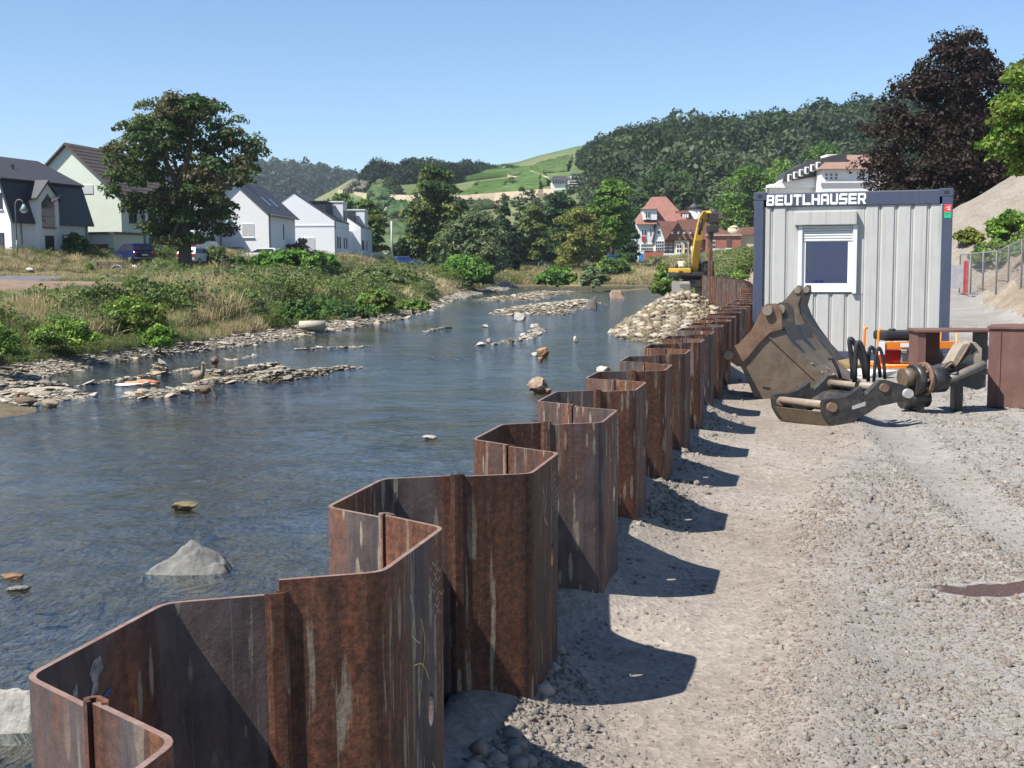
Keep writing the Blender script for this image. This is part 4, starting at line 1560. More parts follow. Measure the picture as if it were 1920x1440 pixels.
    for q in ([(0.02, 0.055), (0.05, 0.085), (0.05, 0.075), (0.035, 0.058)], [(0.05, 0.03), (0.085, 0.03), (0.085, 0.045), (0.05, 0.045)], [(0.055, 0.06), (0.08, 0.09), (0.088, 0.08), (0.065, 0.055)]):
        mb.add([(xs + p[0], -0.0052, H - 0.36 + p[1]) for p in q], [(0, 1, 2, 3)])
    mb.build('emblem', LETTER, st)
    st2 = MB().box(xs, xs + 0.105, -0.004, -0.0015, H - 0.455, H - 0.362).build('sticker', M('green_sticker', (0.02, 0.38, 0.20), 0.5, 0.05, 3, 0), c)
    mb = MB()
    mb.box(xs + 0.015, xs + 0.09, -0.0052, -0.0046, H - 0.385, H - 0.378).box(xs + 0.015, xs + 0.075, -0.0052, -0.0046, H - 0.40, H - 0.395)
    mb.build('print_line', M('dark_green_print', (0.01, 0.2, 0.1), 0.6), st2)
    return c


CONTAINER = build_container()

# ------------------------------------------------------------------ excavator buckets and coupler
BUCKET = M('worn_bucket_steel', (0.125, 0.095, 0.066), 0.62, 0.35, 3.2, 0.3, 28, 0.006, dirt=(0.20, 0.15, 0.10), dirt_amt=0.8)
BUCKET_D = M('dark_bucket_steel', (0.045, 0.042, 0.040), 0.5, 0.4, 3.5, 0.25, 30, 0.005, dirt=(0.16, 0.125, 0.09), dirt_amt=0.6)
RUSTB = M('rusty_cheek', (0.20, 0.12, 0.075), 0.8, 0.45, 4, 0.4, 40, 0.006, dirt=(0.075, 0.045, 0.035), dirt_amt=0.7)
PIN = M('worn_pin', (0.26, 0.21, 0.16), 0.55, 0.3, 8, 0.2)
BLACKM = M('black_machine_paint', (0.020, 0.020, 0.021), 0.42, 0.35, 5, 0.2, 40, 0.003, dirt=(0.14, 0.11, 0.085), dirt_amt=0.45)
PALEW = M('pale_worn_decal', (0.35, 0.35, 0.34), 0.7, 0.4, 20, 0.0)


def px_local(pts, px0, py0, Y):
    k = Y / FOC
    return [((p[0] - px0) * k, -(p[1] - py0) * k) for p in pts]


def plate(poly, y0, y1):
    return MB().prism(poly, 'y', y0, y1)


def build_bucket():
    # digging bucket lying on its cutting edge; local x to the right, y away, z up
    Y0 = 11.6
    base = at_z(1470, 752, 0.0)
    Y0 = base.y
    k = Y0 / FOC
    b = thing('excavator_bucket', 'mud caked excavator bucket resting on its edge before the container', 'bucket', (base.x, Y0, 0.0))
    L = lambda pts: px_local(pts, 1470, 752, Y0)
    th = 0.045
    W = 0.95                                            # bucket width, running away from the camera and to the right
    shx, shy = 0.52, 0.86                               # direction of the bucket's width axis
    def skew(mb):
        for i, v in enumerate(mb.v):
            mb.v[i] = (v[0] + v[1] * shx, v[1] * shy, v[2])
        return mb
    side = [(1386, 683), (1427, 618), (1443, 612), (1466, 618), (1487, 650), (1512, 678), (1540, 702), (1562, 728), (1548, 744), (1520, 748), (1490, 752), (1448, 757), (1420, 750)]
    side = L(side)
    ear = L([(1355, 662), (1364, 652), (1384, 643), (1407, 619), (1424, 588), (1428, 574), (1438, 568), (1452, 568), (1462, 580), (1465, 600), (1466, 616), (1443, 622), (1425, 640), (1402, 668), (1384, 686), (1372, 678), (1362, 672)])
    for wy in (0.0, W):
        mb = skew(plate(side, wy, wy + th))
        mb.build('side_plate', BUCKET, b)
        sgn = -1 if wy == 0 else 1
        e0 = wy - 0.03 if wy == 0 else wy + th + 0.002
        # lower wear plate, raised
        wear = L([(1398, 703), (1530, 714), (1562, 729), (1548, 745), (1490, 753), (1448, 759), (1418, 751)])
        skew(plate(wear, wy - 0.022 if wy == 0 else wy + th + 0.002, wy - 0.002 if wy == 0 else wy + th + 0.022)).build('wear_plate', RUSTB if wy else BUCKET, b)
        sl = MB()
        for sx in (1431, 1495):
            sl.prism(L([(sx, 724), (sx + 14, 726), (sx + 14, 729), (sx, 727)]), 'y', wy - 0.028, wy - 0.023)
        skew(sl).build('slot', BLACK, b)
        # welded diagonal rib
        rib = L([(1428, 620), (1435, 624), (1545, 720), (1538, 722)])
        skew(plate(rib, wy - 0.018 if wy == 0 else wy + th + 0.002, wy - 0.002 if wy == 0 else wy + th + 0.018)).build('rib', BUCKET, b)
    # two pairs of hinge ears, one at the near third and one at the far third
    for n_, wy in enumerate((0.02, 0.40)):
        mt = RUSTB if n_ == 0 else BUCKET_D
        ox = 0
        e = skew(plate(ear, wy - 0.05 if n_ == 0 else wy, wy - 0.004 if n_ == 0 else wy + 0.05))
        ea = e.build('hinge_ear', mt, b)
        for (cx, cy, r) in ((1440, 581, 9), (1368, 664, 8)):
            q = L([(cx, cy)])[0]
            mb = MB()
            mb.cyl((q[0], wy - 0.095 if n_ == 0 else wy - 0.03, q[1]), (q[0], wy - 0.03 if n_ == 0 else wy + 0.08, q[1]), r * k, 18)
            skew(mb).build('pin', PIN, ea)
    # curved shell between the side plates
    arc = L([(1466, 612), (1478, 640), (1497, 664), (1522, 688), (1550, 708), (1572, 726), (1588, 744)])
    inn = [(p[0] - 0.02, p[1] - 0.03) for p in arc]
    mb = MB()
    poly = arc + inn[::-1]
    mb.prism(poly, 'y', th + 0.003, W - 0.003)
    skew(mb).build('shell', BUCKET, b)
    back = L([(1386, 683), (1427, 618), (1466, 612), (1466, 622), (1432, 628), (1394, 690), (1424, 750), (1416, 752)])
    mb = MB(); mb.prism(back, 'y', th + 0.003, W - 0.003)
    skew(mb).build('back_shell', BUCKET_D, b)
    # dried mud cake on the shell
    r = np.random.default_rng(5)
    mud = MB()
    for i in range(26):
        t = r.uniform(0.45, 0.95)
        i0 = min(int(t * 6), 5); f = t * 6 - i0
        x = arc[i0][0] * (1 - f) + arc[i0 + 1][0] * f; z = arc[i0][1] * (1 - f) + arc[i0 + 1][1] * f
        s = r.uniform(0.02, 0.05)
        bv, bf = TINY[i % 8]
        w_ = r.uniform(0.05, 0.5)
        mud.add([(x + q[0] * s, w_ + q[1] * s, z + q[2] * s * 0.4) for q in bv], [tuple(f_) for f_ in bf])
    o = skew(mud).build('mud', M('dried_mud', (0.30, 0.235, 0.165), 0.95, 0.25, 10, 0.5, 40, 0.01), b)
    o['kind'] = 'stuff'
    return b


def build_rear_bucket():
    base = at_z(1560, 715, 0.0)
    base.y += 0.2
    k = base.y / FOC
    b = thing('excavator_bucket', 'taller narrow excavator bucket with black inside leaning behind the muddy one', 'bucket', (base.x, base.y, 0.0))
    L = lambda pts: px_local(pts, 1560, 715, base.y)
    shx, shy = 0.55, 0.8
    def skew(mb):
        for i, v in enumerate(mb.v):
            mb.v[i] = (v[0] + v[1] * shx, v[1] * shy, v[2])
        return mb
    W = 0.34
    # cheek: broad below, hooked at the top
    cheek = L([(1462, 575), (1478, 562), (1492, 545), (1500, 537), (1507, 538), (1508, 552), (1500, 572), (1505, 590), (1520, 618), (1545, 652), (1575, 682), (1595, 704), (1592, 716), (1540, 714), (1500, 690), (1478, 640), (1464, 605)])
    for wy in (0.0, W):
        ch = skew(plate(cheek, wy, wy + 0.035)).build('side_plate', BUCKET if wy == 0 else BUCKET_D, b)
        q = L([(1500, 546)])[0]
        mb = MB().cyl((q[0], wy - 0.02, q[1]), (q[0], wy + 0.055, q[1]), 6 * k, 16)
        skew(mb).build('pin_boss', PIN, ch)
    arc = L([(1508, 556), (1503, 575), (1510, 592), (1526, 618), (1550, 650), (1580, 681), (1600, 704)])
    inn = [(p[0] - 0.03, p[1] - 0.01) for p in arc]
    mb = MB(); mb.prism(arc + inn[::-1], 'y', 0.037, W - 0.002)
    skew(mb).build('shell', BUCKET_D, b)
    lip = L([(1580, 678), (1604, 690), (1604, 699), (1590, 704)])
    skew(MB().prism(lip, 'y', -0.05, W + 0.1)).build('cutting_edge', M('yellow_worn_edge', (0.34, 0.24, 0.09), 0.6, 0.4, 8), b)
    return b


build_rear_bucket()
build_bucket()


def build_coupler():
    """hydraulic quick coupler lying on the gravel: two black cheek plates joined by pins and a nose plate"""
    p0 = at_z(1565, 803, 0.0)                           # near lower corner
    Y0 = p0.y
    k = Y0 / FOC
    c = thing('hydraulic_coupler', 'black hydraulic quick coupler with two cheek plates lying on the gravel', 'coupler', (p0.x, Y0, 0.012))
    L = lambda pts: px_local(pts, 1565, 803, Y0)
    near = L([(1544, 760), (1546, 752), (1556, 749), (1570, 749), (1586, 745), (1604, 734), (1614, 726), (1615, 741), (1623, 742), (1648, 716), (1657, 714), (1667, 716), (1692, 724), (1702, 728), (1709, 737), (1709, 746), (1703, 753), (1692, 755), (1668, 760), (1647, 764), (1625, 779), (1606, 789), (1590, 797), (1562, 802), (1555, 793), (1546, 777)])
    W = 0.62
    shx, shy = -0.60, 0.80                              # its width runs away and to the left
    def skew(mb):
        for i, v in enumerate(mb.v):
            mb.v[i] = (v[0] + v[1] * shx, v[1] * shy, v[2])
        return mb
    for wy in (0.0, W):
        ch = skew(plate(near, wy, wy + 0.05)).build('cheek_plate', BLACKM, c)
        for cx, cy, r, mt in ((1557, 765, 9, RUSTB), (1655, 729, 8, RUSTB), (1700, 740, 9, PALEW)):
            q = L([(cx, cy)])[0]
            mb = MB().cyl((q[0], wy - 0.022, q[1]), (q[0], wy + 0.07, q[1]), r * k, 20)
            skew(mb).build('pin_boss', mt, ch)
        if wy == 0:
            dq = L([(1597, 770), (1597, 763), (1622, 755), (1622, 763)])
            mb = MB().prism(dq, 'y', -0.003, -0.001)
            skew(mb).build('worn_decal', PALEW, ch)
    for cx, cy, r, mt in ((1557, 762, 7.5, PIN), (1655, 729, 7, PIN)):
        q = L([(cx, cy)])[0]
        skew(MB().cyl((q[0], 0.052, q[1]), (q[0], W - 0.002, q[1]), r * k, 20)).build('cross_pin', mt, c)
    nose = L([(1544, 775), (1551, 775), (1572, 802), (1562, 803)])
    skew(MB().prism(nose, 'y', 0.052, W - 0.002)).build('nose_plate', BUCKET, c)
    mid = L([(1600, 770), (1640, 745), (1690, 735), (1690, 748), (1640, 758), (1606, 778)])
    skew(MB().prism(mid, 'y', 0.052, W - 0.002)).build('web_plate', BLACKM, c)
    # hydraulic hoses in loops over the coupler
    rr = 0.016
    for (x0, y0), (xm, ym), (x1, y1), w0, r in (((1617, 718), (1606, 640), (1641, 718), 0.35, 1.5), ((1612, 722), (1616, 645), (1637, 716), 0.20, 1.5),
                                                ((1641, 722), (1643, 655), (1664, 714), 0.25, 1.1), ((1643, 720), (1650, 655), (1664, 714), 0.10, 1.0)):
        a = L([(x0, y0)])[0]; m_ = L([(xm, ym)])[0]; b_ = L([(x1, y1)])[0]
        path = []
        for t in np.linspace(0, 1, 18):
            # a tall arch
            x = a[0] + (b_[0] - a[0]) * t + (m_[0] - (a[0] + b_[0]) / 2) * math.sin(math.pi * t) * 0.8
            z = a[1] + (b_[1] - a[1]) * t + (m_[1] - (a[1] + b_[1]) / 2) * (math.sin(math.pi * t) ** 0.62)
            path.append((x, w0 - 0.0, z))
        mb = MB().tube(path, r * rr, 10)
        mb.build('hydraulic_hose', BLACK, c)
    a = L([(1578, 680)])[0]; b_ = L([(1596, 718)])[0]
    MB().tube([(a[0] - 0.02, 0.45, a[1]), (a[0] + 0.02, 0.45, a[1] + 0.0), (a[0] + 0.06, 0.42, a[1] - 0.09), (b_[0], 0.4, b_[1])], 0.017, 8).build('hydraulic_hose', BLACK, c)
    return c


build_coupler()


def build_gripper():
    """rotator with flange and gripper arms behind the coupler"""
    p0 = at_z(1730, 778, 0.0)
    Y0 = p0.y + 0.1
    k = Y0 / FOC
    g = thing('hydraulic_gripper', 'greasy black hydraulic rotator and gripper arm with rusty flange on the gravel', 'machine part', (p0.x, Y0, 0.012))
    L = lambda pts: px_local(pts, 1730, 778, Y0)
    ax = Vector((1, 0.28, 0.02)).normalized()
    def disc(cx, cy, w, r, t, mt, nm, n=28, yo=0.0):
        q = L([(cx, cy)])[0]
        c0 = Vector((q[0], yo, q[1]))
        return MB().cyl(c0 - ax * t / 2, c0 + ax * t / 2, r, n).build(nm, mt, g)
    d = disc(1722, 716, 0, 0.165, 0.10, BLACKM, 'rotator_housing')
    d2 = disc(1736, 714, 0, 0.178, 0.045, RUSTB, 'flange')
    q = L([(1736, 714)])[0]
    for t in np.linspace(0, 2 * math.pi, 10, endpoint=False):
        u = Vector((0, 1, 0)) - ax * ax.y; u.normalize(); v = ax.cross(u)
        c0 = Vector((q[0], 0, q[1])) - ax * 0.03 + (u * math.cos(t) + v * math.sin(t)) * 0.145
        MB().cyl(c0 - ax * 0.02, c0 + ax * 0.01, 0.016, 6).build('bolt', RUSTB, d2)
    disc(1708, 711, 0, 0.10, 0.16, M('greasy_brown', (0.10, 0.07, 0.045), 0.5, 0.5, 8, 0.3), 'swivel')
    disc(1757, 716, 0, 0.135, 0.20, BLACKM, 'motor_housing')
    disc(1722, 752, 0, 0.10, 0.30, BLACKM, 'lower_knuckle', yo=0.05)
    # link to the coupler
    a = L([(1700, 740)])[0]
    MB().bev(a[0] - 0.02, a[0] + 0.16, 0.02, 0.20, a[1] - 0.06, a[1] + 0.05, 0.012).build('link_block', BLACKM, g)
    # long beam with cylinder to the right
    b0 = L([(1765, 722)])[0]; b1 = L([(1860, 690)])[0]
    MB().cyl((b0[0], -0.02, b0[1]), (b1[0], 0.15, b1[1]), 0.047, 16).build('hydraulic_cylinder', M('worn_grey_cylinder', (0.16, 0.145, 0.12), 0.5, 0.35, 6, 0.2), g)
    mb = MB().prism(L([(1762, 700), (1790, 692), (1812, 690), (1862, 690), (1862, 732), (1845, 738), (1808, 728), (1778, 735), (1762, 728)]), 'y', 0.12, 0.42)
    mb.build('arm', BLACKM, g)
    mb = MB().prism(L([(1800, 692), (1812, 668), (1822, 652), (1846, 648), (1858, 660), (1858, 692)]), 'y', 0.20, 0.46)
    mb.build('valve_cover', M('dusty_cover', (0.30, 0.255, 0.19), 0.6, 0.3, 5, 0.2, dirt=(0.16, 0.13, 0.10)), g)
    MB().bev(*[L([(1806, 0)])[0][0], L([(1822, 0)])[0][0]], 0.15, 0.30, 0.0, L([(0, 722)])[0][1], 0.01).build('support_leg', BLACKM, g)
    MB().bev(*[L([(1722, 0)])[0][0], L([(1738, 0)])[0][0]], -0.02, 0.16, 0.0, L([(0, 745)])[0][1], 0.01).build('support_leg', BLACKM, g)
    for i in range(5):
        r = random.Random(i)
        a = L([(1770 + 3 * i, 702 - 2 * i)])[0]; b_ = L([(1800 + 2 * i, 690 + 2 * i)])[0]; c_ = L([(1845 + 3 * i, 648 + 3 * i)])[0]
        mb = MB().tube(curve3([(a[0], 0.02 + 0.05 * i, a[1]), ((a[0] + b_[0]) / 2, -0.04 + 0.06 * i, max(a[1], b_[1]) + 0.03 + 0.02 * (i % 2)), (b_[0], 0.04 + 0.05 * i, b_[1] + 0.01), (c_[0] - 0.05, 0.2, c_[1])]), 0.012 + 0.003 * (i % 3), 7)
        mb.build('hydraulic_hose', BLACK if i % 3 else RUSTB, g)
    return g


def curve3(pts, n=6):
    P = [Vector(p) for p in pts]
    out = []
    for i in range(len(P) - 1):
        p0 = P[max(i - 1, 0)]; p1 = P[i]; p2 = P[i + 1]; p3 = P[min(i + 2, len(P) - 1)]
        for k in range(n):
            t = k / n
            out.append(0.5 * ((2 * p1) + (-p0 + p2) * t + (2 * p0 - 5 * p1 + 4 * p2 - p3) * t * t + (-p0 + 3 * p1 - 3 * p2 + p3) * t ** 3))
    out.append(P[-1])
    return out


build_gripper()

BROWN_STEEL = M('brown_rust_steel', (0.125, 0.060, 0.047), 0.75, 0.22, 2.5, 0.25, 50, 0.004, dirt=(0.20, 0.12, 0.10), dirt_amt=0.4)


def build_pile_helmets():
    """two short welded steel box sections standing on the gravel"""
    p0 = at_z(1850, 765, 0.0)
    b = thing('steel_box', 'brown rusty steel box section cut off by the picture edge', 'steel box', (p0.x, p0.y, 0.01), -0.45)
    H = 148 * p0.y / FOC
    t = 0.02
    MB().bev(0, 0.95, 0, t, 0, H, 0.004).build('front_plate', BROWN_STEEL, b)
    MB().bev(0, t, t + 0.001, 0.75, 0, H, 0.004).build('side_plate', BROWN_STEEL, b)
    MB().bev(0.93, 0.95, t + 0.001, 0.75, 0, H, 0.004).build('side_plate', BROWN_STEEL, b)
    MB().bev(t, 0.93, 0.73, 0.75, 0, H, 0.004).build('rear_plate', BROWN_STEEL, b)
    MB().prism([(-0.02, -0.02), (0.97, -0.02), (0.97, 0.60), (0.62, 0.80), (0.2, 0.80), (-0.02, 0.62)], 'z', H + 0.001, H + 0.022).build('cap_plate', BROWN_STEEL, b)
    MB().bev(0.10, 0.125, -0.012, -0.001, 0.02, H - 0.03, 0.003).build('weld_seam', BROWN_STEEL, b)
    p1 = at_z(1710, 708, 0.0)
    p1.y -= 0.2
    c = thing('steel_stand', 'brown rusty open steel stand before the orange generator', 'steel stand', (p1.x, p1.y, 0.0), -0.12)
    H = 88 * p1.y / FOC
    MB().bev(0, 0.11, 0, 0.03, 0, H, 0.004).build('post', BROWN_STEEL, c)
    MB().bev(0.0, 0.42, 0.55, 0.58, 0, H, 0.004).build('rear_plate', BROWN_STEEL, c)
    MB().bev(0, 0.03, 0.031, 0.549, 0, H, 0.004).build('side_plate', BROWN_STEEL, c)
    MB().bev(0.78, 0.98, 0.2, 0.23, 0, H, 0.004).build('post', BLACKM, c)
    MB().prism([(-0.03, -0.03), (0.45, -0.06), (1.05, 0.08), (1.12, 0.55), (0.5, 0.65), (-0.03, 0.6)], 'z', H + 0.001, H + 0.03).build('cap_plate', BROWN_STEEL, c)
    return b, c


build_pile_helmets()
ORANGE = M('orange_paint', (0.75, 0.22, 0.025), 0.42, 0.08, 3, 0.03)
RED = M('red_engine_cover', (0.38, 0.02, 0.02), 0.4, 0.1, 3, 0.03)
ALU = M('cast_aluminium', (0.42, 0.42, 0.42), 0.35, 0.3, 10, 0.2, metal=0.7)


def build_generator():
    p = at_z(1646, 690, 0.075)
    g = thing('generator', 'orange framed portable generator with black tank beside the container', 'generator', (p.x, p.y, 0.075), 0.05)
    s = p.y / FOC
    W = 150 * s; H = 70 * s; D = 0.6
    fr = MB()
    for y in (0, D):
        fr.tube(curve3([(0, y, 0.02), (0, y, H - 0.02), (0.04, y, H)], 3), 0.02, 8)
        fr.tube([(W, y, 0.02), (W, y, H - 0.04)], 0.02, 8)
    fr.tube([(0, 0, 0.03), (W, 0, 0.03)], 0.022, 8).tube([(0, D, 0.03), (W, D, 0.03)], 0.022, 8).tube([(0, 0, 0.03), (0, D, 0.03)], 0.022, 8)
    fr.build('tube_frame', ORANGE, g)
    MB().bev(0.03, W - 0.03, -0.01, 0.02, H * 0.50, H * 0.70, 0.008).build('control_panel', ORANGE, g)
    MB().bev(0.0, 0.09, -0.03, -0.011, H * 0.36, H * 0.70, 0.006).build('warning_label', LETTER, g)
    MB().bev(W * 0.28, W * 0.58, -0.016, -0.011, H * 0.55, H * 0.66, 0.002).build('name_plate', LETTER, g)
    MB().bev(W * 0.63, W * 0.70, -0.016, -0.011, H * 0.56, H * 0.66, 0.002).build('name_plate', LETTER, g)
    MB().bev(0.10, W * 0.78, 0.08, D - 0.05, H * 0.71, H * 0.97, 0.05).build('fuel_tank', BLACK, g)
    MB().cyl((W * 0.25, 0.25, H * 0.96), (W * 0.25, 0.25, H * 1.03), 0.05, 14).build('fuel_cap', BLACK, g)
    MB().bev(0.10, W * 0.32, 0.05, 0.42, 0.06, H * 0.48, 0.03).build('engine_cover', RED, g)
    mb = MB().bev(W * 0.30, W * 0.52, 0.03, 0.4, 0.06, H * 0.40, 0.02)
    mb.build('engine_block', ALU, g)
    for i in range(6):
        MB().box(W * 0.31, W * 0.51, 0.012, 0.03, 0.09 + i * 0.035, 0.10 + i * 0.035).build('cooling_fin', ALU, g)
    MB().cyl((W * 0.40, 0.0, H * 0.40), (W * 0.40, 0.0, H * 0.52), 0.03, 12).build('spark_plug_cap', BLACK, g)
    MB().cyl((W * 0.56, 0.2, H * 0.26), (W * 0.86, 0.2, H * 0.26), H * 0.21, 18).build('alternator', BLACKM, g)
    MB().bev(-0.01, W + 0.01, -0.03, D + 0.03, -0.02, 0.012, 0.004).build('base_tray', ORANGE, g)
    return g


build_generator()


def build_small_yard_items():
    # blue layflat hose bundle between wall and container
    p = at_z(1402, 640, 0.0)
    h = thing('blue_hose', 'bright blue ribbed hose bundle lying between wall and container', 'hose', (p.x, p.y, 0.0))
    BLUE = M('blue_plastic_hose', (0.012, 0.14, 0.42), 0.4, 0.15, 4, 0.2)
    for i in range(5):
        path = [(-0.1 + 0.11 * i, 1.2, 0.34 - 0.02 * i), (-0.08 + 0.12 * i, 0.75, 0.38 - 0.03 * i), (-0.02 + 0.13 * i, 0.25, 0.22), (0.05 + 0.14 * i, -0.25, 0.075)]
        MB().tube(curve3(path, 6), 0.062, 10).build('hose_run', BLUE, h)
    p = at_z(1400, 600, 0.05)
    MB().bev(-0.12, 0.32, -0.04, 0.06, 0, 0.07, 0.01).build('timber_block', M('raw_timber', (0.42, 0.30, 0.16), 0.8), None, 'short raw timber offcut above the blue hose', 'timber', None, None, (p.x, p.y, 0.36))
    # white sack behind the coupler
    q = at_z(1625, 715, 0.02)
    bv, bf = stone_base(77, 0.35, 3)
    bv = bv * np.array([0.52, 0.30, 0.36])
    bv[:, 2] = np.maximum(bv[:, 2], -0.1) + 0.1
    bv *= 1 + 0.05 * fnoise(bv[:, 0] * 6, bv[:, 1] * 6, 1, 3, 5)[:, None]
    link('white_sack', np_mesh('white_sack', bv, bf, True), M('white_woven_sack', (0.66, 0.65, 0.63), 0.7, 0.1, 8, 0.4, 30, 0.02), None, 'crumpled white sack on the ground behind the hydraulic hoses', 'sack', None, None, (q.x, q.y, 0.0))
    # rusty brown steel piece and board lying by the bucket
    r = at_z(1400, 738, 0.0)
    MB().bev(-0.22, 0.24, -0.05, 0.06, 0, 0.012, 0.003).build('loose_plank', M('bleached_board', (0.55, 0.52, 0.47), 0.8), None, 'bleached thin board on the ground beside the muddy bucket', 'board', None, None, (r.x, r.y, 0.012), 0.1)


build_small_yard_items()
# ------------------------------------------------------------------ foliage tools
def mat_leaf(name, trans=0.35, inst=False):
    mt, nt, b, out = nodes_of(name)
    at = N(nt, 'ShaderNodeAttribute', attribute_name='Col')
    co = coords(nt)
    n = noise(nt, co, 1.3, 3, 0.6)
    v = ramp(nt, n, [(0.3, (0.82,) * 3), (0.7, (1.18,) * 3)])
    c = mix(nt, 1.0, at.outputs['Color'], v, 'MULTIPLY')
    if inst:
        ti = N(nt, 'ShaderNodeAttribute', attribute_name='tint', attribute_type='INSTANCER')
        c = mix(nt, 1.0, c, ti.outputs['Color'], 'MULTIPLY')
    nt.links.new(c, b.inputs['Base Color'])
    b.inputs['Roughness'].default_value = 0.6
    b.inputs['Specular IOR Level'].default_value = 0.25
    tl = N(nt, 'ShaderNodeBsdfTranslucent')
    tc = mix(nt, 1.0, c, (1.15, 1.2, 0.8) if 'leaf' in name else (1.05, 1.08, 0.95), 'MULTIPLY')
    nt.links.new(tc, tl.inputs[0])
    ms = N(nt, 'ShaderNodeMixShader'); ms.inputs[0].default_value = trans
    nt.links.new(b.outputs[0], ms.inputs[1]); nt.links.new(tl.outputs[0], ms.inputs[2])
    nt.links.new(ms.outputs[0], out.inputs[0])
    return mt


LEAF = mat_leaf('leaf', 0.35)
GRASS = mat_leaf('grass_blade', 0.30)
LEAF_I = mat_leaf('wood_leaf', 0.30, True)
GRASS_I = mat_leaf('meadow_blade', 0.30, True)
BARK = M('tree_bark', (0.10, 0.080, 0.060), 0.9, 0.35, 4, 0.8, 12, 0.05)


def unit(v):
    return v / np.maximum(np.linalg.norm(v, axis=-1, keepdims=True), 1e-9)


def leaf_cloud(cent, rad, nper, lsize, cols, r, squash=0.75, droop=0.0):
    """leaves on the outside of clumps. cent (m,3), rad (m,), cols (m,3) -> V,F,C; a leaf is a bent quad"""
    m_ = len(cent)
    idx = np.repeat(np.arange(m_), nper)
    n = len(idx)
    d = unit(r.normal(size=(n, 3)))
    d[:, 2] = np.abs(d[:, 2]) * 0.9 - 0.25 * r.random(n) + 0.0
    d = unit(d)
    rr = rad[idx] * (0.55 + 0.5 * r.random(n) ** 0.6)
    p = cent[idx] + d * rr[:, None] * np.array([1, 1, squash])
    nrm = unit(d + 0.75 * r.normal(size=(n, 3)) + np.array([0, 0, 0.35 - droop]))
    t = unit(np.cross(nrm, r.normal(size=(n, 3))))
    b = np.cross(nrm, t)
    s = lsize * (0.65 + 0.7 * r.random(n))[:, None]
    q = np.stack([p - t * s, p - b * s * 0.55, p + t * s, p + b * s * 0.55], 1)
    V = q.reshape(-1, 3)
    F = np.arange(4 * n).reshape(-1, 4)
    shade = (1 + 0.22 * r.normal(size=(n, 1)))
    c = np.clip(cols[idx] * shade, 0.004, 0.6)
    return V, F, np.repeat(c, 4, 0)


def crown_points(r, m_, rx, ry, rz, prof=None, inner=0.35, lump=0.3):
    """clump centres filling an uneven crown whose radius follows prof(height 0..1)"""
    h = r.random(m_ * 3)
    a = r.uniform(0, 2 * np.pi, m_ * 3)
    pr = np.interp(h, *zip(*prof))
    rr = inner + (1 - inner) * np.sqrt(r.random(m_ * 3))
    lum = 1 + lump * np.sin(a * 3 + 7 * h + r.uniform(0, 6)) * np.sin(9 * h + 2 * a)
    keep = r.random(m_ * 3) < pr / max(q for _, q in prof)
    x = np.cos(a) * rr * pr * lum * rx; y = np.sin(a) * rr * pr * lum * ry; z = h * rz
    P = np.stack([x, y, z], -1)[keep][:m_]
    return P


def lobed_points(r, m_, rx, ry, rz, prof, lobes=11):
    """clump centres on the outside of several boughs, so the crown has lobes, hollows and gaps"""
    h = np.clip((np.arange(lobes) + r.uniform(0.2, 0.8, lobes)) / lobes, 0.05, 0.93)
    a = np.cumsum(r.uniform(1.7, 2.7, lobes))
    pr = np.interp(h, *zip(*prof))
    rad = r.uniform(0.30, 0.46, lobes) * (0.55 + 0.45 * pr)
    q = np.clip(pr - rad * 0.85, 0.05, None) * r.uniform(0.85, 1.12, lobes)
    cen = np.stack([np.cos(a) * q * rx, np.sin(a) * q * ry, h * rz], -1)
    w = rad ** 2
    idx = r.choice(lobes, m_, p=w / w.sum())
    d = unit(r.normal(size=(m_, 3)) + np.array([0, 0, 0.25]))
    s_ = rad[idx] * (0.62 + 0.42 * r.random(m_) ** 0.5)
    P = cen[idx] + d * s_[:, None] * np.array([rx, ry, min(rx, rz * 0.55) * 0.85])
    P[:, 2] = np.clip(P[:, 2], 0, rz)
    return P


ROUND = [(0, 0.45), (0.12, 0.82), (0.3, 1.0), (0.55, 0.95), (0.8, 0.68), (1, 0.12)]
CONE = [(0, 1.0), (0.15, 0.95), (0.5, 0.62), (0.8, 0.28), (1, 0.03)]
COLUMN = [(0, 0.6), (0.2, 0.95), (0.6, 1.0), (0.85, 0.7), (1, 0.15)]
UPRIGHT = [(0, 0.55), (0.15, 0.9), (0.4, 1.0), (0.65, 0.8), (0.85, 0.5), (1, 0.12)]
DOME = [(0, 0.95), (0.3, 1.0), (0.6, 0.85), (0.85, 0.5), (1, 0.1)]


def tree_mesh(seed, rx, rz, cols, clumps=140, per=55, lsize=0.22, prof=ROUND, crad=0.20, zbase=0.0, lump=0.25, inner=0.4, squash=0.75, ry=None, lobes=0):
    r = np.random.default_rng(seed)
    if lobes:
        P = lobed_points(r, clumps, rx, ry or rx, rz, prof, lobes)
    else:
        P = crown_points(r, clumps, rx, ry or rx, rz, prof, inner, lump)
    sh = 1.35 * crad * min(rx, rz * 0.7)
    P[:, :2] *= max(0.35, 1 - 0.8 * sh / rx)
    P[:, 2] = P[:, 2] * max(0.4, 1 - 1.0 * sh * squash / rz) + sh * 0.25
    P[:, 2] += zbase
    rad = 1.35 * crad * min(rx, rz * 0.7) * (0.7 + 0.7 * r.random(len(P)))
    cc = np.array(cols)
    w = r.random((len(P), 1))
    base = cc[r.integers(0, len(cc), len(P))] * (0.75 + 0.5 * w)
    V, F, Cc = leaf_cloud(P, rad, per, lsize, base, r, squash)
    return V, F, Cc, P


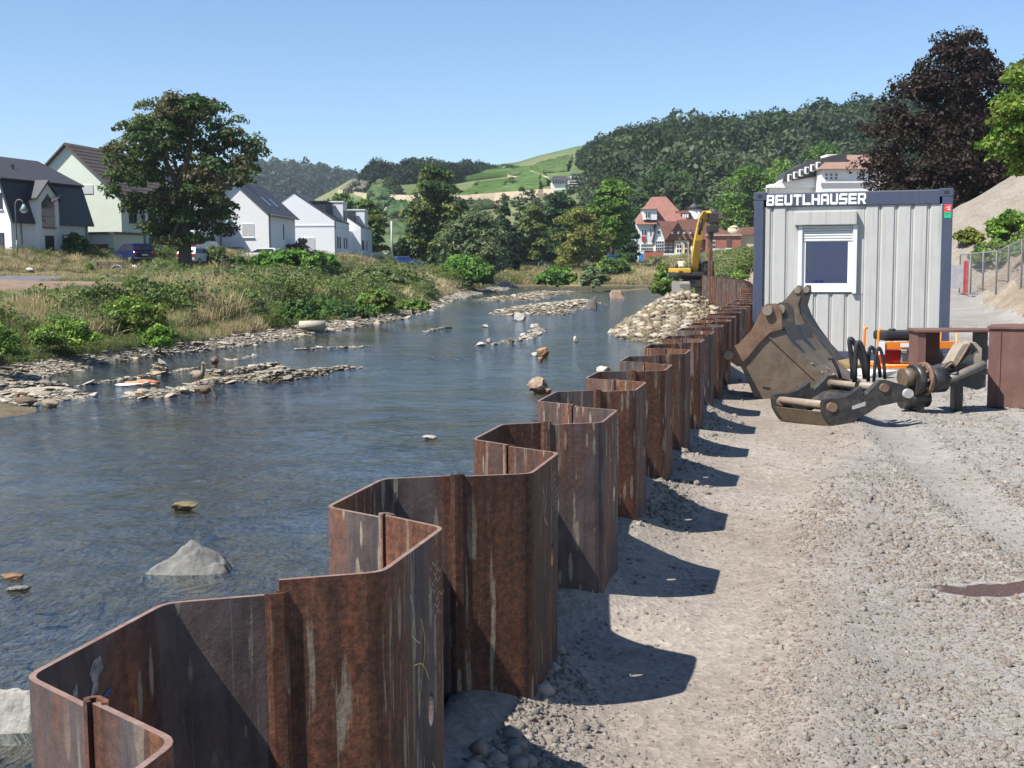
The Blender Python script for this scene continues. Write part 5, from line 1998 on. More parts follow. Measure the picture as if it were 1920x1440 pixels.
def trunk_mb(h, r0, limbs, r, lean=0.0):
    mb = MB()
    path = [(0, 0, -0.4), (0.02 * h * lean, 0, h * 0.35), (0.05 * h * lean, 0.02 * h, h * 0.7), (0.07 * h * lean, 0, h)]
    mb.tube(curve3(path, 4), np.interp(np.linspace(0, 1, 13), [0, 0.1, 1], [r0 * 1.35, r0, r0 * 0.45]), 9)
    for P in limbs:
        t = r.uniform(0.35, 0.9)
        s = Vector((0.05 * h * lean * t, 0, h * t))
        e = Vector(P)
        mid = s.lerp(e, 0.5) + Vector((0, 0, 0.12 * (e - s).length))
        mb.tube(curve3([s, mid, e], 3), np.linspace(r0 * 0.5, r0 * 0.10, 7), 6)
    return mb


def tree(name, label, base, height, width, cols, trunk_h=0.25, prof=ROUND, clumps=140, per=55, lsize=0.22, crad=0.16, r0=None, seed=1, group=None, cat='tree', lump=0.25, inner=0.4, lean=0.0, squash=0.75, lobes=None):
    if lobes is None:
        lobes = 0 if prof in (CONE, COLUMN) else 10
    t = thing(name, label, cat, base, 0, group)
    r = np.random.default_rng(seed)
    zb = height * trunk_h
    V, F, Cc, P = tree_mesh(seed, width / 2, height - zb, cols, clumps, per, lsize, prof, crad, zb, lump, inner, squash, None, lobes)
    link('crown', np_mesh('crown', V, F, False, Cc), LEAF, t)
    lim = P[r.permutation(len(P))[:9]]
    trunk_mb(zb + (height - zb) * 0.55, r0 or max(0.12, height * 0.022), [tuple(q) for q in lim], r, lean).build('trunk', BARK, t)
    return t


# greens (linear albedo)
G_MAPLE = [(0.05, 0.0938, 0.0275), (0.0688, 0.1125, 0.0312), (0.0938, 0.1187, 0.0375), (0.1063, 0.0938, 0.0438)]
G_DARK = [(0.032, 0.072, 0.028), (0.042, 0.088, 0.032), (0.055, 0.102, 0.036)]
G_MID = [(0.0585, 0.117, 0.0286), (0.078, 0.143, 0.0364), (0.104, 0.1625, 0.039)]
G_BRIGHT = [(0.09, 0.18, 0.024), (0.12, 0.216, 0.03), (0.15, 0.234, 0.042)]
G_OLIVE = [(0.095, 0.13, 0.03), (0.125, 0.16, 0.036), (0.16, 0.18, 0.045)]
G_YELLOW = [(0.18, 0.2, 0.045), (0.21, 0.21, 0.055), (0.15, 0.18, 0.04)]
G_GREY = [(0.1, 0.14, 0.06), (0.125, 0.165, 0.075), (0.15, 0.18, 0.085)]
G_BEECH = [(0.0187, 0.0102, 0.0093), (0.0272, 0.0145, 0.0119), (0.0382, 0.0221, 0.0161), (0.034, 0.0255, 0.017)]
G_WEED = [(0.14, 0.23, 0.045), (0.17, 0.26, 0.05), (0.12, 0.19, 0.05)]
G_KNOT = [(0.09, 0.186, 0.0336), (0.12, 0.222, 0.0384), (0.066, 0.138, 0.03)]


# ------------------------------------------------------------------ hills
def hill_mat(name, c1, c2, c3, sc):
    return mat_ground(name, c1, c2, c3, sc, sc * 14, 1.5)


def hill_surface(ridge, Y0, Y1, base_z, nx=90, ny=26, seed=1, rough=3.0, pw=0.8, Ydepth=None, back=True):
    """ridge: photo points of the skyline at distance Y1; foot line at Y0. returns grid arrays"""
    px = np.linspace(ridge[0][0], ridge[-1][0], nx)
    py = np.interp(px, [p[0] for p in ridge], [p[1] for p in ridge])
    top = np.array([at_y(a, b, Y1) for a, b in zip(px, py)])
    G = np.zeros((ny + (6 if back else 0), nx, 3))
    for j in range(ny):
        t = j / (ny - 1)
        Y = Y0 + (Y1 - Y0) * t
        x = top[:, 0] * (Y / Y1) * (1 - 0.0) 
        z = base_z + (top[:, 2] - base_z) * (np.sin(t * math.pi / 2) ** (1 / pw))
        n = fnoise(x * 0.01, np.full_like(x, Y * 0.01), 1.3, 4, seed)
        z = z + n * rough * math.sin(math.pi * min(t, 1.0)) * 2
        G[j] = np.stack([x, np.full_like(x, Y), z], -1)
    if back:
        for j in range(6):
            G[ny + j] = G[ny - 1] + np.array([0, (Y1 - Y0) * 0.12 * (j + 1), 0]) - np.stack([0 * px, 0 * px, (top[:, 2] - base_z) * (0.02 * (j + 1) ** 2)], -1)
    return G


def grid_mesh(name, G):
    n, m_, _ = G.shape
    i = np.arange(n * m_).reshape(n, m_)
    F = np.stack([i[:-1, :-1], i[:-1, 1:], i[1:, 1:], i[1:, :-1]], -1).reshape(-1, 4)
    return np_mesh(name, G.reshape(-1, 3), F, True)


def sample_grid(G, n, r, tmin=0.0, tmax=1.0, smin=0.0, smax=1.0, even=True):
    ny, nx, _ = G.shape
    t = (tmin + (tmax - tmin) * r.random(n)) * (ny - 1.001); s = (smin + (smax - smin) * r.random(n)) * (nx - 1.001)
    i = t.astype(int); k = s.astype(int); a = (t - i)[:, None]; b = (s - k)[:, None]
    P = (G[i, k] * (1 - a) + G[i + 1, k] * a) * (1 - b) + (G[i, k + 1] * (1 - a) + G[i + 1, k + 1] * a) * b
    return P, t / (ny - 1), s / (nx - 1)


# crowns of the far woods
def crown_proto(seed, per=16, clumps=26, lsize=0.085):
    r = np.random.default_rng(seed)
    P = crown_points(r, clumps, 0.5, 0.5, 0.95, ROUND, 0.45, 0.2)
    return leaf_cloud(P, 0.15 + 0.08 * r.random(len(P)), per, lsize, 0.8 + 0.4 * r.random((len(P), 1)) * np.ones((1, 3)), r, 0.9)


PROTO = [crown_proto(k + 60) for k in range(5)]
PROTO_NEAR = [crown_proto(k + 80, 34, 34, 0.052) for k in range(5)]


def woods(name, pts, size, cols, seed, label, protos=None, parent=None):
    pts = np.asarray(pts, float)
    r = np.random.default_rng(seed)
    protos = protos or PROTO
    n = len(pts)
    cc = np.array(cols)
    patch = fnoise(pts[:, 0] * 0.02, pts[:, 1] * 0.012 + pts[:, 2] * 0.03, 1.0, 3, seed)
    ci = np.clip((patch * 1.3 + 0.5 + 0.35 * r.normal(size=n)) * len(cc), 0, len(cc) - 1).astype(int)
    tint = cc[ci] * r.uniform(0.6, 1.4, (n, 1))
    s = size * np.clip(r.lognormal(0, 0.28, n), 0.55, 1.6)
    scl = np.stack([s, s, s * r.uniform(0.85, 1.15, n)], -1)
    rot = np.stack([np.zeros(n), np.zeros(n), r.uniform(0, 6.28, n)], -1)
    return instanced(name, protos, np.asarray(pts, float), scl, rot, tint, r.integers(0, len(protos), n), LEAF_I, parent, label)


rh = np.random.default_rng(91)
# farthest ridge on the left
G1 = hill_surface([(-400, 380), (100, 372), (250, 365), (380, 350), (430, 342), (480, 337), (540, 338), (600, 347), (650, 358), (720, 372), (800, 385), (950, 410)], 900, 1500, 3, 80, 24, 5, 5.0)
hl = link('hill', grid_mesh('hill', G1), hill_mat('wood_floor', (0.02, 0.04, 0.015), (0.03, 0.055, 0.02), (0.04, 0.065, 0.025), 0.01), kind='structure', label='distant wooded ridge behind the white houses')
P, t, s = sample_grid(G1, 6500, rh, 0.1, 0.84)
woods('forest', P + np.array([0, 0, -3]), np.full(len(P), 15.0), [(0.055, 0.100, 0.045), (0.070, 0.118, 0.048), (0.048, 0.088, 0.045)], 5, 'distant mixed wood covering the farthest ridge')

# vineyard slope in the middle
VR = [(330, 470), (480, 425), (560, 396), (620, 368), (655, 348), (700, 332), (760, 330), (850, 326), (930, 322), (970, 318), (1010, 306), (1080, 291), (1140, 281), (1200, 276), (1300, 270)]
G2 = hill_surface(VR, 330, 700, 3, 120, 40, 9, 2.0, 1.0)


def mat_vineyard():
    mt, nt, b, out = nodes_of('vineyard_slope')
    co = coords(nt)
    n1 = noise(nt, co, 0.012, 3, 0.5)
    n2 = noise(nt, co, 0.12, 8, 0.7)
    base = ramp(nt, n1, [(0.40, (0.060, 0.105, 0.030)), (0.52, (0.085, 0.125, 0.038)), (0.64, (0.145, 0.15, 0.065))])
    fine = ramp(nt, n2, [(0.3, (0.65,) * 3), (0.7, (1.3,) * 3)])
    base = mix(nt, 1.0, base, fine, 'MULTIPLY')
    nt.links.new(base, b.inputs['Base Color'])
    b.inputs['Roughness'].default_value = 0.95
    bump(nt, b, n2, 0.6, 1.5)
    return mt


vhill = link('vineyard_hill', grid_mesh('vineyard_hill', G2), mat_vineyard(), kind='structure', label='terraced vineyard slope in the valley')


def g_at(G, px, t):
    """point on hill grid G at photo column px (measured along the ridge) and slope fraction t 0..1"""
    nyf = 40
    ny, nx, _ = G.shape
    xs = 960 + FOC * (G[:40, :, 0] / G[:40, :, 1])
    j = t * 39
    j0 = int(min(j, 38)); f = j - j0
    row = G[j0] * (1 - f) + G[j0 + 1] * f
    cols = 960 + FOC * row[:, 0] / row[:, 1]
    return np.array([np.interp(px, cols, row[:, c]) for c in range(3)])


_colcache = {}


def on_hill(px, py, G=None):
    """point where the photo ray meets the vineyard slope"""
    G = G2 if G is None else G
    key = (id(G), round(px, 1))
    if key not in _colcache:
        ts = np.linspace(0, 1, 80)
        pts = np.array([g_at(G, px, t) for t in ts])
        v = []
        for p in pts:
            q = p - np.array([0, 0, CAMZ])
            dpt = q[1] * cp - q[2] * sp_
            u = q[1] * sp_ + q[2] * cp
            v.append(720 - FOC * u / dpt)
        _colcache[key] = (pts, np.array(v))
    pts, v = _colcache[key]
    yy = v + (px - 960) * sr
    o = np.argsort(yy)
    return np.array([np.interp(py, yy[o], pts[o, c]) for c in range(3)])


# vine rows: hedge strips laid over the parcels
def vine_parcels():
    Vs, Fs, Cs = [], [], []
    off = 0
    r = np.random.default_rng(12)
    parcels = [  # photo quad corners (left-bottom, right-bottom, right-top, left-top), number of rows, colour, direction along columns
        ((650, 363), (690, 363), (697, 345), (668, 345), 12, (0.15, 0.135, 0.11), 1),
        ((695, 372), (742, 372), (748, 358), (704, 358), 12, (0.06, 0.12, 0.035), 0),
        ((705, 356), (725, 356), (732, 345), (712, 345), 8, (0.085, 0.13, 0.04), 0),
        ((700, 392), (728, 392), (745, 378), (702, 376), 10, (0.055, 0.11, 0.035), 0),
        ((720, 410), (765, 410), (765, 382), (742, 384), 12, (0.055, 0.11, 0.035), 0),
        ((870, 372), (1015, 358), (1015, 334), (900, 350), 22, (0.085, 0.155, 0.035), 0),
        ((850, 345), (1000, 325), (1000, 318), (880, 330), 10, (0.080, 0.150, 0.035), 0),
        ((960, 352), (1030, 350), (1020, 322), (985, 330), 12, (0.075, 0.145, 0.035), 0),
        ((985, 328), (1065, 322), (1075, 296), (1010, 312), 16, (0.080, 0.135, 0.035), 0),
        ((725, 440), (768, 440), (768, 415), (730, 418), 10, (0.06, 0.11, 0.035), 0),
        ((870, 398), (925, 392), (925, 382), (870, 386), 6, (0.07, 0.10, 0.035), 0),
    ]
    for lb, rb, rt_, lt, n, col, along in parcels:
        q = [np.array(p, float) for p in (lb, rb, rt_, lt)]
        for i in range(n):
            f = (i + 0.5) / n
            if along:
                a, b = q[0] * (1 - f) + q[1] * f, q[3] * (1 - f) + q[2] * f
            else:
                a, b = q[0] * (1 - f) + q[3] * f, q[1] * (1 - f) + q[2] * f
            m_ = 10
            pts = [on_hill(*(a * (1 - u) + b * u)) for u in np.linspace(0, 1, m_)]
            P = np.array(pts)
            P += r.normal(0, 0.15, P.shape)
            w, h = 0.9, 1.5 + 0.5 * r.random()
            d = unit(np.gradient(P, axis=0)); side = np.stack([-d[:, 1], d[:, 0], 0 * d[:, 0]], -1)
            ring = np.stack([P - side * w, P - side * w * 0.8 + [0, 0, h], P + side * w * 0.8 + [0, 0, h], P + side * w], 1)
            ring[:, 1:3, 2] += r.normal(0, 0.25, (m_, 2))
            V = ring.reshape(-1, 3)
            k = np.arange(m_ - 1)[:, None] * 4
            F = np.concatenate([k + np.array([[0, 1, 5, 4]]), k + np.array([[1, 2, 6, 5]]), k + np.array([[2, 3, 7, 6]])])
            Vs.append(V); Fs.append(F + off); Cs.append(np.repeat((np.array(col) * r.uniform(0.75, 1.2, (m_, 1)))[:, None, :], 4, 1).reshape(-1, 3)); off += len(V)
    me = np_mesh('vines', np.concatenate(Vs), np.concatenate(Fs), False, np.concatenate(Cs))
    link('vines', me, GRASS, vhill, kind='stuff')


vine_parcels()
DRYWALL = M('dry_stone_terrace', (0.36, 0.29, 0.20), 0.95, 0.3, 0.3, 0.6, 1.5, 0.3)


def terrace(pts, h, nm='terrace_wall', w=3.0):
    P = [on_hill(*p) for p in pts]
    mb = MB()
    for a, b in zip(P[:-1], P[1:]):
        mb.add([(a[0], a[1] - w, a[2] - 1), (b[0], b[1] - w, b[2] - 1), (b[0], b[1] - w * 0.4, b[2] + h), (a[0], a[1] - w * 0.4, a[2] + h), (b[0], b[1] + w, b[2] + h), (a[0], a[1] + w, a[2] + h)], [(0, 1, 2, 3), (3, 2, 4, 5)])
    mb.build(nm, DRYWALL, vhill)


terrace([(640, 362), (690, 370), (765, 374), (850, 376), (930, 370), (1040, 362)], 1.6)
terrace([(850, 384), (930, 376), (1010, 366), (1030, 358)], 1.6)
terrace([(985, 322), (1000, 328), (1030, 340)], 1.5, 'vineyard_track', 5)
terrace([(945, 322), (958, 334), (1000, 342)], 1.0, 'vineyard_track', 5)
terrace([(735, 345), (722, 368), (712, 380)], 1.0, 'vineyard_track', 3)
terrace([(765, 384), (738, 402), (718, 412)], 1.0, 'vineyard_track', 3)
terrace([(720, 394), (765, 394)], 1.0)
terrace([(715, 415), (768, 416)], 1.0)
# wood along the crest of the vineyard hill
pts = []
for i in range(520):
    px = rh.uniform(690, 975)
    e = np.interp(px, [690, 720, 760, 800, 850, 900, 940, 975], [8, 14, 10, 16, 12, 9, 5, 3])
    base = np.interp(px, [690, 760, 850, 930, 975], [341, 345, 341, 327, 323])
    p = on_hill(px, base - rh.random() * 9)
    pts.append((p[0], p[1] - rh.random() * 6, p[2] - 2, e))
pts = np.array(pts)
woods('forest', pts[:, :3], np.clip(pts[:, 3] * 0.5, 3, 8), G_DARK + [(0.03, 0.06, 0.03)], 15, 'dark strip of wood along the crest of the vineyard hill', protos=PROTO_NEAR)
# the same wood goes on over the shoulder of the vineyard hill behind the hotel
pts = []
for i in range(560):
    px = rh.uniform(1088, 1250)
    top = np.interp(px, [1076, 1100, 1140, 1240], [294, 288, 284, 276])
    low = np.interp(px, [1076, 1100, 1140, 1240], [298, 312, 326, 340])
    pts.append((*on_hill(px, rh.uniform(top + 4, low + 6)), np.interp(px, [1088, 1110, 1170, 1250], [2.5, 5, 8, 9])))
pts = np.array(pts)
woods('forest', pts[:, :3] + [0, 0, -1.2], pts[:, 3], [(0.036, 0.078, 0.030), (0.048, 0.094, 0.035), (0.062, 0.108, 0.040), (0.085, 0.135, 0.045)], 17, 'wood on the shoulder of the hill just behind the hillside hotel', protos=PROTO_NEAR)
# scattered bushes on the slope
pts = []
for i in range(260):
    px = rh.uniform(640, 1130); py = rh.uniform(350, 440)
    if rh.random() < 0.5 or 690 < px < 760:
        pts.append(on_hill(px, py))
woods('shrubbery', np.array(pts) + [0, 0, -0.6], np.full(len(pts), 3.2) * rh.uniform(0.4, 1.4, len(pts)), [(0.07, 0.12, 0.04), (0.10, 0.14, 0.05), (0.13, 0.15, 0.06)], 16, 'low bushes dotted over the vineyard slope')

# forested hill on the right
FR = [(1126, 485), (1134, 420), (1142, 378), (1152, 346), (1170, 332), (1210, 318), (1300, 301), (1400, 291), (1500, 279), (1600, 266), (1700, 260), (1850, 256), (2100, 252), (2500, 264), (2900, 318)]
G3 = hill_surface(FR, 260, 560, 3, 130, 34, 15, 4.0, 0.85)
fh = link('hill', grid_mesh('hill', G3), hill_mat('dark_wood_floor', (0.015, 0.03, 0.012), (0.02, 0.04, 0.015), (0.03, 0.05, 0.02), 0.02), kind='structure', label='steep wooded hill on the right')
P, t, s = sample_grid(G3, 5400, rh, 0.05, 0.85, 0.0, 0.62)
pxs = 960 + FOC * P[:, 0] / P[:, 1]; pys = 497 - FOC * (P[:, 2] - CAMZ) / P[:, 1]
P = P[pxs > 1140]
woods('forest', P + np.array([0, 0, -3.0]), 9.0 * rh.uniform(0.75, 1.3, len(P)), [(0.036, 0.078, 0.030), (0.048, 0.094, 0.035), (0.062, 0.108, 0.040), (0.085, 0.135, 0.045), (0.105, 0.140, 0.072)], 6, 'dense dark green wood covering the steep hill on the right', protos=PROTO_NEAR)
P, t, s = sample_grid(G3, 500, rh, 0.1, 0.86, 0.62, 1.0)
woods('forest', P + np.array([0, 0, -3.0]), 11 * rh.uniform(0.8, 1.3, len(P)), [(0.035, 0.075, 0.03), (0.045, 0.088, 0.032)], 7, 'continuation of the hill wood beyond the beech')


# ------------------------------------------------------------------ single trees in the valley
def tree_px(name, label, px, base_py, top_py, wpx, Y, cols, **kw):
    b = at_y(px, base_py, Y)
    z = gz(b.x, Y)
    z = min(z, b.z + 0.5)
    top = at_y(px, top_py, Y).z
    if Y > 150 and kw.get('prof') not in (CONE, COLUMN):
        wpx *= 1.38
        top += 0.06 * (top - z)
        kw['clumps'] = int(kw.get('clumps', 140) * 1.35)
        kw.setdefault('lobes', 13)
    return tree(name, label, (b.x, Y, z), top - z, wpx * Y / FOC, cols, **kw)


tree_px('maple_tree', 'big broad crowned tree with thick trunk in front of the houses', 347, 480, 184, 318, 92, G_MAPLE, trunk_h=0.17, prof=[(0, 0.22), (0.12, 0.52), (0.3, 0.82), (0.5, 1.0), (0.72, 0.86), (0.88, 0.6), (1, 0.2)], clumps=380, per=95, lsize=0.155, crad=0.085, r0=0.55, seed=4, lobes=17)
tree_px('tree', 'tall olive green tree standing alone at the river bend', 818, 492, 322, 108, 172, G_OLIVE + G_DARK, trunk_h=0.06, prof=UPRIGHT, clumps=170, per=60, lsize=0.30, crad=0.15, seed=5)
tree_px('willow', 'low spreading grey green willow left of the conifers', 895, 508, 404, 110, 165, G_GREY, trunk_h=0.05, prof=DOME, clumps=120, per=60, lsize=0.26, crad=0.15, seed=6)
tree_px('conifer', 'dark cone shaped conifer behind the willow', 946, 490, 361, 44, 200, G_DARK, trunk_h=0.03, prof=CONE, clumps=110, per=50, lsize=0.28, crad=0.16, seed=7, inner=0.6, lump=0.1)
tree_px('poplar', 'slim columnar tree beside the dark conifer', 978, 488, 350, 34, 212, G_GREY, trunk_h=0.05, prof=COLUMN, clumps=90, per=50, lsize=0.28, crad=0.20, seed=8, lump=0.1)
tree_px('conifer', 'small dark spruce at the foot of the cone shaped conifer', 962, 495, 420, 32, 192, [(0.03, 0.045, 0.03), (0.022, 0.036, 0.024)], trunk_h=0.03, prof=CONE, clumps=70, per=45, lsize=0.26, crad=0.2, seed=9, lump=0.1)
tree_px('tree', 'yellowish green tree between the conifers and the dark wood', 1000, 495, 392, 52, 203, G_OLIVE, trunk_h=0.08, prof=UPRIGHT, clumps=90, per=55, lsize=0.28, crad=0.18, seed=10)
tree_px('tree', 'large dark round tree below the hillside hotel', 1046, 492, 372, 84, 225, G_DARK, trunk_h=0.05, prof=ROUND, clumps=160, per=60, lsize=0.34, crad=0.15, seed=11)
tree_px('tree', 'dark low tree behind the wooden hut', 1018, 496, 430, 60, 212, G_DARK, trunk_h=0.04, prof=DOME, clumps=70, per=50, lsize=0.3, crad=0.18, seed=46)
tree_px('tree', 'pale yellow green spreading tree above the wooden hut', 1085, 492, 398, 92, 195, G_YELLOW, trunk_h=0.12, prof=DOME, clumps=110, per=55, lsize=0.26, crad=0.14, seed=12)
tree_px('tree', 'bright green broad tree left of the red roofed villa', 1148, 495, 342, 74, 205, G_BRIGHT, trunk_h=0.22, prof=ROUND, clumps=170, per=65, lsize=0.28, crad=0.14, seed=13, r0=0.5)
tree_px('tree', 'dark shaded tree between the bright green tree and the villa', 1180, 495, 412, 34, 225, G_DARK, trunk_h=0.05, prof=DOME, clumps=80, per=50, lsize=0.3, crad=0.16, seed=47)
tree_px('tree', 'dark tree filling the gap behind the willow', 915, 495, 425, 90, 232, G_DARK + G_MID, trunk_h=0.04, prof=DOME, clumps=90, per=55, lsize=0.32, crad=0.17, seed=61)
tree_px('tree', 'dark tree filling the gap behind the pale yellow green tree', 1105, 495, 392, 70, 240, G_DARK + G_MID, trunk_h=0.04, prof=ROUND, clumps=100, per=55, lsize=0.34, crad=0.17, seed=62)
tree_px('tree', 'mid green tree between the columnar tree and the large dark tree', 1020, 495, 400, 70, 238, G_MID, trunk_h=0.04, prof=ROUND, clumps=90, per=55, lsize=0.32, crad=0.17, seed=63)
tree_px('tree', 'dark tree behind the left corner of the villa', 1205, 495, 372, 70, 270, G_DARK + G_MID, trunk_h=0.04, prof=ROUND, clumps=90, per=55, lsize=0.36, crad=0.17, seed=64)
tree_px('tree', 'light green tree over the right wing of the villa', 1372, 492, 342, 80, 290, G_BRIGHT + G_MID, trunk_h=0.05, prof=ROUND, clumps=110, per=55, lsize=0.38, crad=0.16, seed=65)
tree_px('tree', 'deep green tree behind the villa roof', 1245, 492, 322, 105, 300, G_DARK + G_MID, trunk_h=0.06, prof=ROUND, clumps=140, per=55, lsize=0.42, crad=0.15, seed=14)
tree_px('tree', 'mid green tree behind the villa turret', 1332, 490, 318, 105, 315, G_MID, trunk_h=0.06, prof=ROUND, clumps=140, per=55, lsize=0.42, crad=0.15, seed=15)
tree_px('tree', 'fresh green tree beside the container right of the villa', 1408, 492, 326, 125, 262, G_BRIGHT + G_MID, trunk_h=0.05, prof=ROUND, clumps=160, per=60, lsize=0.36, crad=0.14, seed=16)
tree_px('tree', 'light green tree above the left end of the container', 1462, 470, 312, 110, 290, G_BRIGHT, trunk_h=0.05, prof=ROUND, clumps=130, per=55, lsize=0.4, crad=0.15, seed=17)
tree_px('tree', 'light green tree in front of the white hotel roof', 1545, 470, 283, 130, 320, G_BRIGHT + G_MID, trunk_h=0.05, prof=ROUND, clumps=130, per=55, lsize=0.42, crad=0.15, seed=18)
tree_px('tree', 'green tree at the end of the white double house', 690, 482, 385, 70, 185, G_OLIVE + G_MID, trunk_h=0.08, prof=ROUND, clumps=110, per=55, lsize=0.28, crad=0.15, seed=19)
tree_px('tree', 'round green tree top showing over the white house roof', 642, 480, 372, 62, 195, G_MID, trunk_h=0.08, prof=ROUND, clumps=90, per=50, lsize=0.3, crad=0.16, seed=20)
tree_px('tree', 'small dark tree beside the utility pole', 752, 492, 452, 34, 172, G_DARK, trunk_h=0.06, prof=DOME, clumps=50, per=45, lsize=0.22, crad=0.2, seed=21)
tree_px('copper_beech', 'tall dark purple copper beech behind the container', 1792, 475, 64, 405, 82, G_BEECH, trunk_h=0.03, prof=[(0, 0.95), (0.2, 1.0), (0.45, 0.90), (0.65, 0.70), (0.85, 0.42), (1, 0.15)], clumps=460, per=105, lsize=0.15, crad=0.095, seed=22, r0=0.5, lobes=20)
tree_px('maple_tree', 'bright green maple leaning in from the right edge', 2010, 430, 62, 350, 44, G_BRIGHT + [(0.16, 0.21, 0.035)], trunk_h=0.34, prof=[(0, 0.55), (0.2, 0.95), (0.45, 1.0), (0.7, 0.85), (0.9, 0.5), (1, 0.15)], clumps=380, per=85, lsize=0.10, crad=0.10, seed=23, lobes=15, r0=0.25)


# ------------------------------------------------------------------ bank vegetation
def blades(name, x, y, h, w, col, seed, parent=None, label=None, lean=0.35, zoff=-0.05):
    r = np.random.default_rng(seed)
    n = len(x)
    z = ground_z(x, y) + zoff
    a = r.uniform(0, 2 * np.pi, n)
    d = np.stack([np.cos(a), np.sin(a), 0 * a], -1)
    side = np.stack([-np.sin(a + r.normal(0, 0.6, n)), np.cos(a), 0 * a], -1)
    P = np.stack([x, y, z], -1)
    ln = np.abs(r.normal(0, lean, n))[:, None]
    m1 = P + d * (h[:, None] * ln * 0.35) + np.array([0, 0, 1]) * h[:, None] * 0.55
    m2 = P + d * (h[:, None] * ln) + np.array([0, 0, 1]) * h[:, None] * np.clip(1 - ln * 0.4, 0.5, 1)
    s = side * w[:, None]
    V = np.stack([P - s, P + s, m1 - s * 0.8, m1 + s * 0.8, m2], 1).reshape(-1, 3)
    k = np.arange(n)[:, None] * 5
    F = np.concatenate([k + np.array([[0, 1, 3]]), k + np.array([[0, 3, 2]]), k + np.array([[2, 3, 4]])])
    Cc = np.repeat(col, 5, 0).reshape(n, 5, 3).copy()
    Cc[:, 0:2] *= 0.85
    me = np_mesh(name, V, F, False, np.clip(Cc.reshape(-1, 3), 0.01, 0.6))
    return link(name, me, GRASS, parent, label=label, kind='stuff')


def tuft(seed, n=26, h=1.0, spread=0.16, w=0.012, lean=0.35, tip=None):
    """a tuft one metre tall; colours are relative"""
    r = np.random.default_rng(seed)
    a = r.uniform(0, 2 * np.pi, n)
    P = np.stack([r.normal(0, spread, n), r.normal(0, spread, n), np.zeros(n)], -1)
    d = np.stack([np.cos(a), np.sin(a), 0 * a], -1)
    b = r.uniform(0, 6.28, n)
    side = np.stack([-np.sin(b), np.cos(b), 0 * a], -1) * w
    hh = h * (0.45 + 0.55 * r.random(n))[:, None]
    ln = np.abs(r.normal(0, lean, n))[:, None]
    up = np.array([[0, 0, 1.0]])
    m1 = P + d * hh * ln * 0.3 + up * hh * 0.55
    m2 = P + d * hh * ln + up * hh * np.clip(1 - 0.4 * ln, 0.5, 1)
    V = np.stack([P - side, P + side, m1 - side * 0.9, m1 + side * 0.9, m2], 1).reshape(-1, 3)
    k = np.arange(n)[:, None] * 5
    F = np.concatenate([k + np.array([[0, 1, 3]]), k + np.array([[0, 3, 2]]), k + np.array([[2, 3, 4]])])
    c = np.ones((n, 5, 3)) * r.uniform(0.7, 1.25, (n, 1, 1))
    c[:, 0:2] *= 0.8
    if tip is not None:
        c[:, 4] *= np.array(tip); c[:, 2:4] *= (np.array(tip) + 1) / 2
    return V, F, c.reshape(-1, 3)


def weed(seed, n=70):
    """a leafy weed one metre tall"""
    r = np.random.default_rng(seed)
    cz = r.random(12) ** 0.7
    cen = np.stack([r.normal(0, 0.16, 12), r.normal(0, 0.16, 12), 0.15 + 0.8 * cz], -1)
    return leaf_cloud(cen, np.full(12, 0.16), n // 12 + 3, 0.055, np.ones((12, 3)) * r.uniform(0.7, 1.2, (12, 1)), r, 1.0)


TUFTS = [tuft(1), tuft(2, lean=0.5), tuft(3, 30, tip=(1.3, 1.25, 1.1)), tuft(4, 34, lean=0.25, tip=(1.4, 1.32, 1.15)), weed(5), weed(6), weed(7, 90)]


def scatter_grass(name, x, y, h, dry, weedy, parent, seed, wide=1.0):
    r = np.random.default_rng(seed)
    n = len(x)
    green = np.array([(0.125, 0.178, 0.055), (0.155, 0.198, 0.068), (0.185, 0.210, 0.078), (0.150, 0.172, 0.088)])[r.integers(0, 4, n)]
    tan = np.array([(0.30, 0.25, 0.155), (0.35, 0.295, 0.19), (0.27, 0.23, 0.14), (0.29, 0.26, 0.165)])[r.integers(0, 4, n)]
    isd = r.random(n) < dry
    isw = (~isd) & (r.random(n) < weedy)
    tint = np.where(isd[:, None], tan, green)
    wc = np.array([(0.16, 0.25, 0.06), (0.20, 0.28, 0.07), (0.18, 0.22, 0.11), (0.25, 0.28, 0.08)])[r.integers(0, 4, n)]
    tint = 1.18 * np.where(isw[:, None], wc, tint) * r.uniform(0.75, 1.25, (n, 1))
    pid = np.where(isd, r.integers(2, 4, n), np.where(isw, r.integers(4, 7, n), r.integers(0, 2, n)))
    z = ground_z(x, y) - 0.04
    hs = np.where(isw, h * 0.95, h)
    ws = np.clip(hs, 0.5, None) * wide
    scl = np.stack([ws, ws, hs], -1)
    rot = np.stack([r.normal(0, 0.12, n), r.normal(0, 0.12, n), r.uniform(0, 6.28, n)], -1)
    return instanced(name, TUFTS, np.stack([x, y, z], -1), scl, rot, tint, pid, GRASS_I, parent)


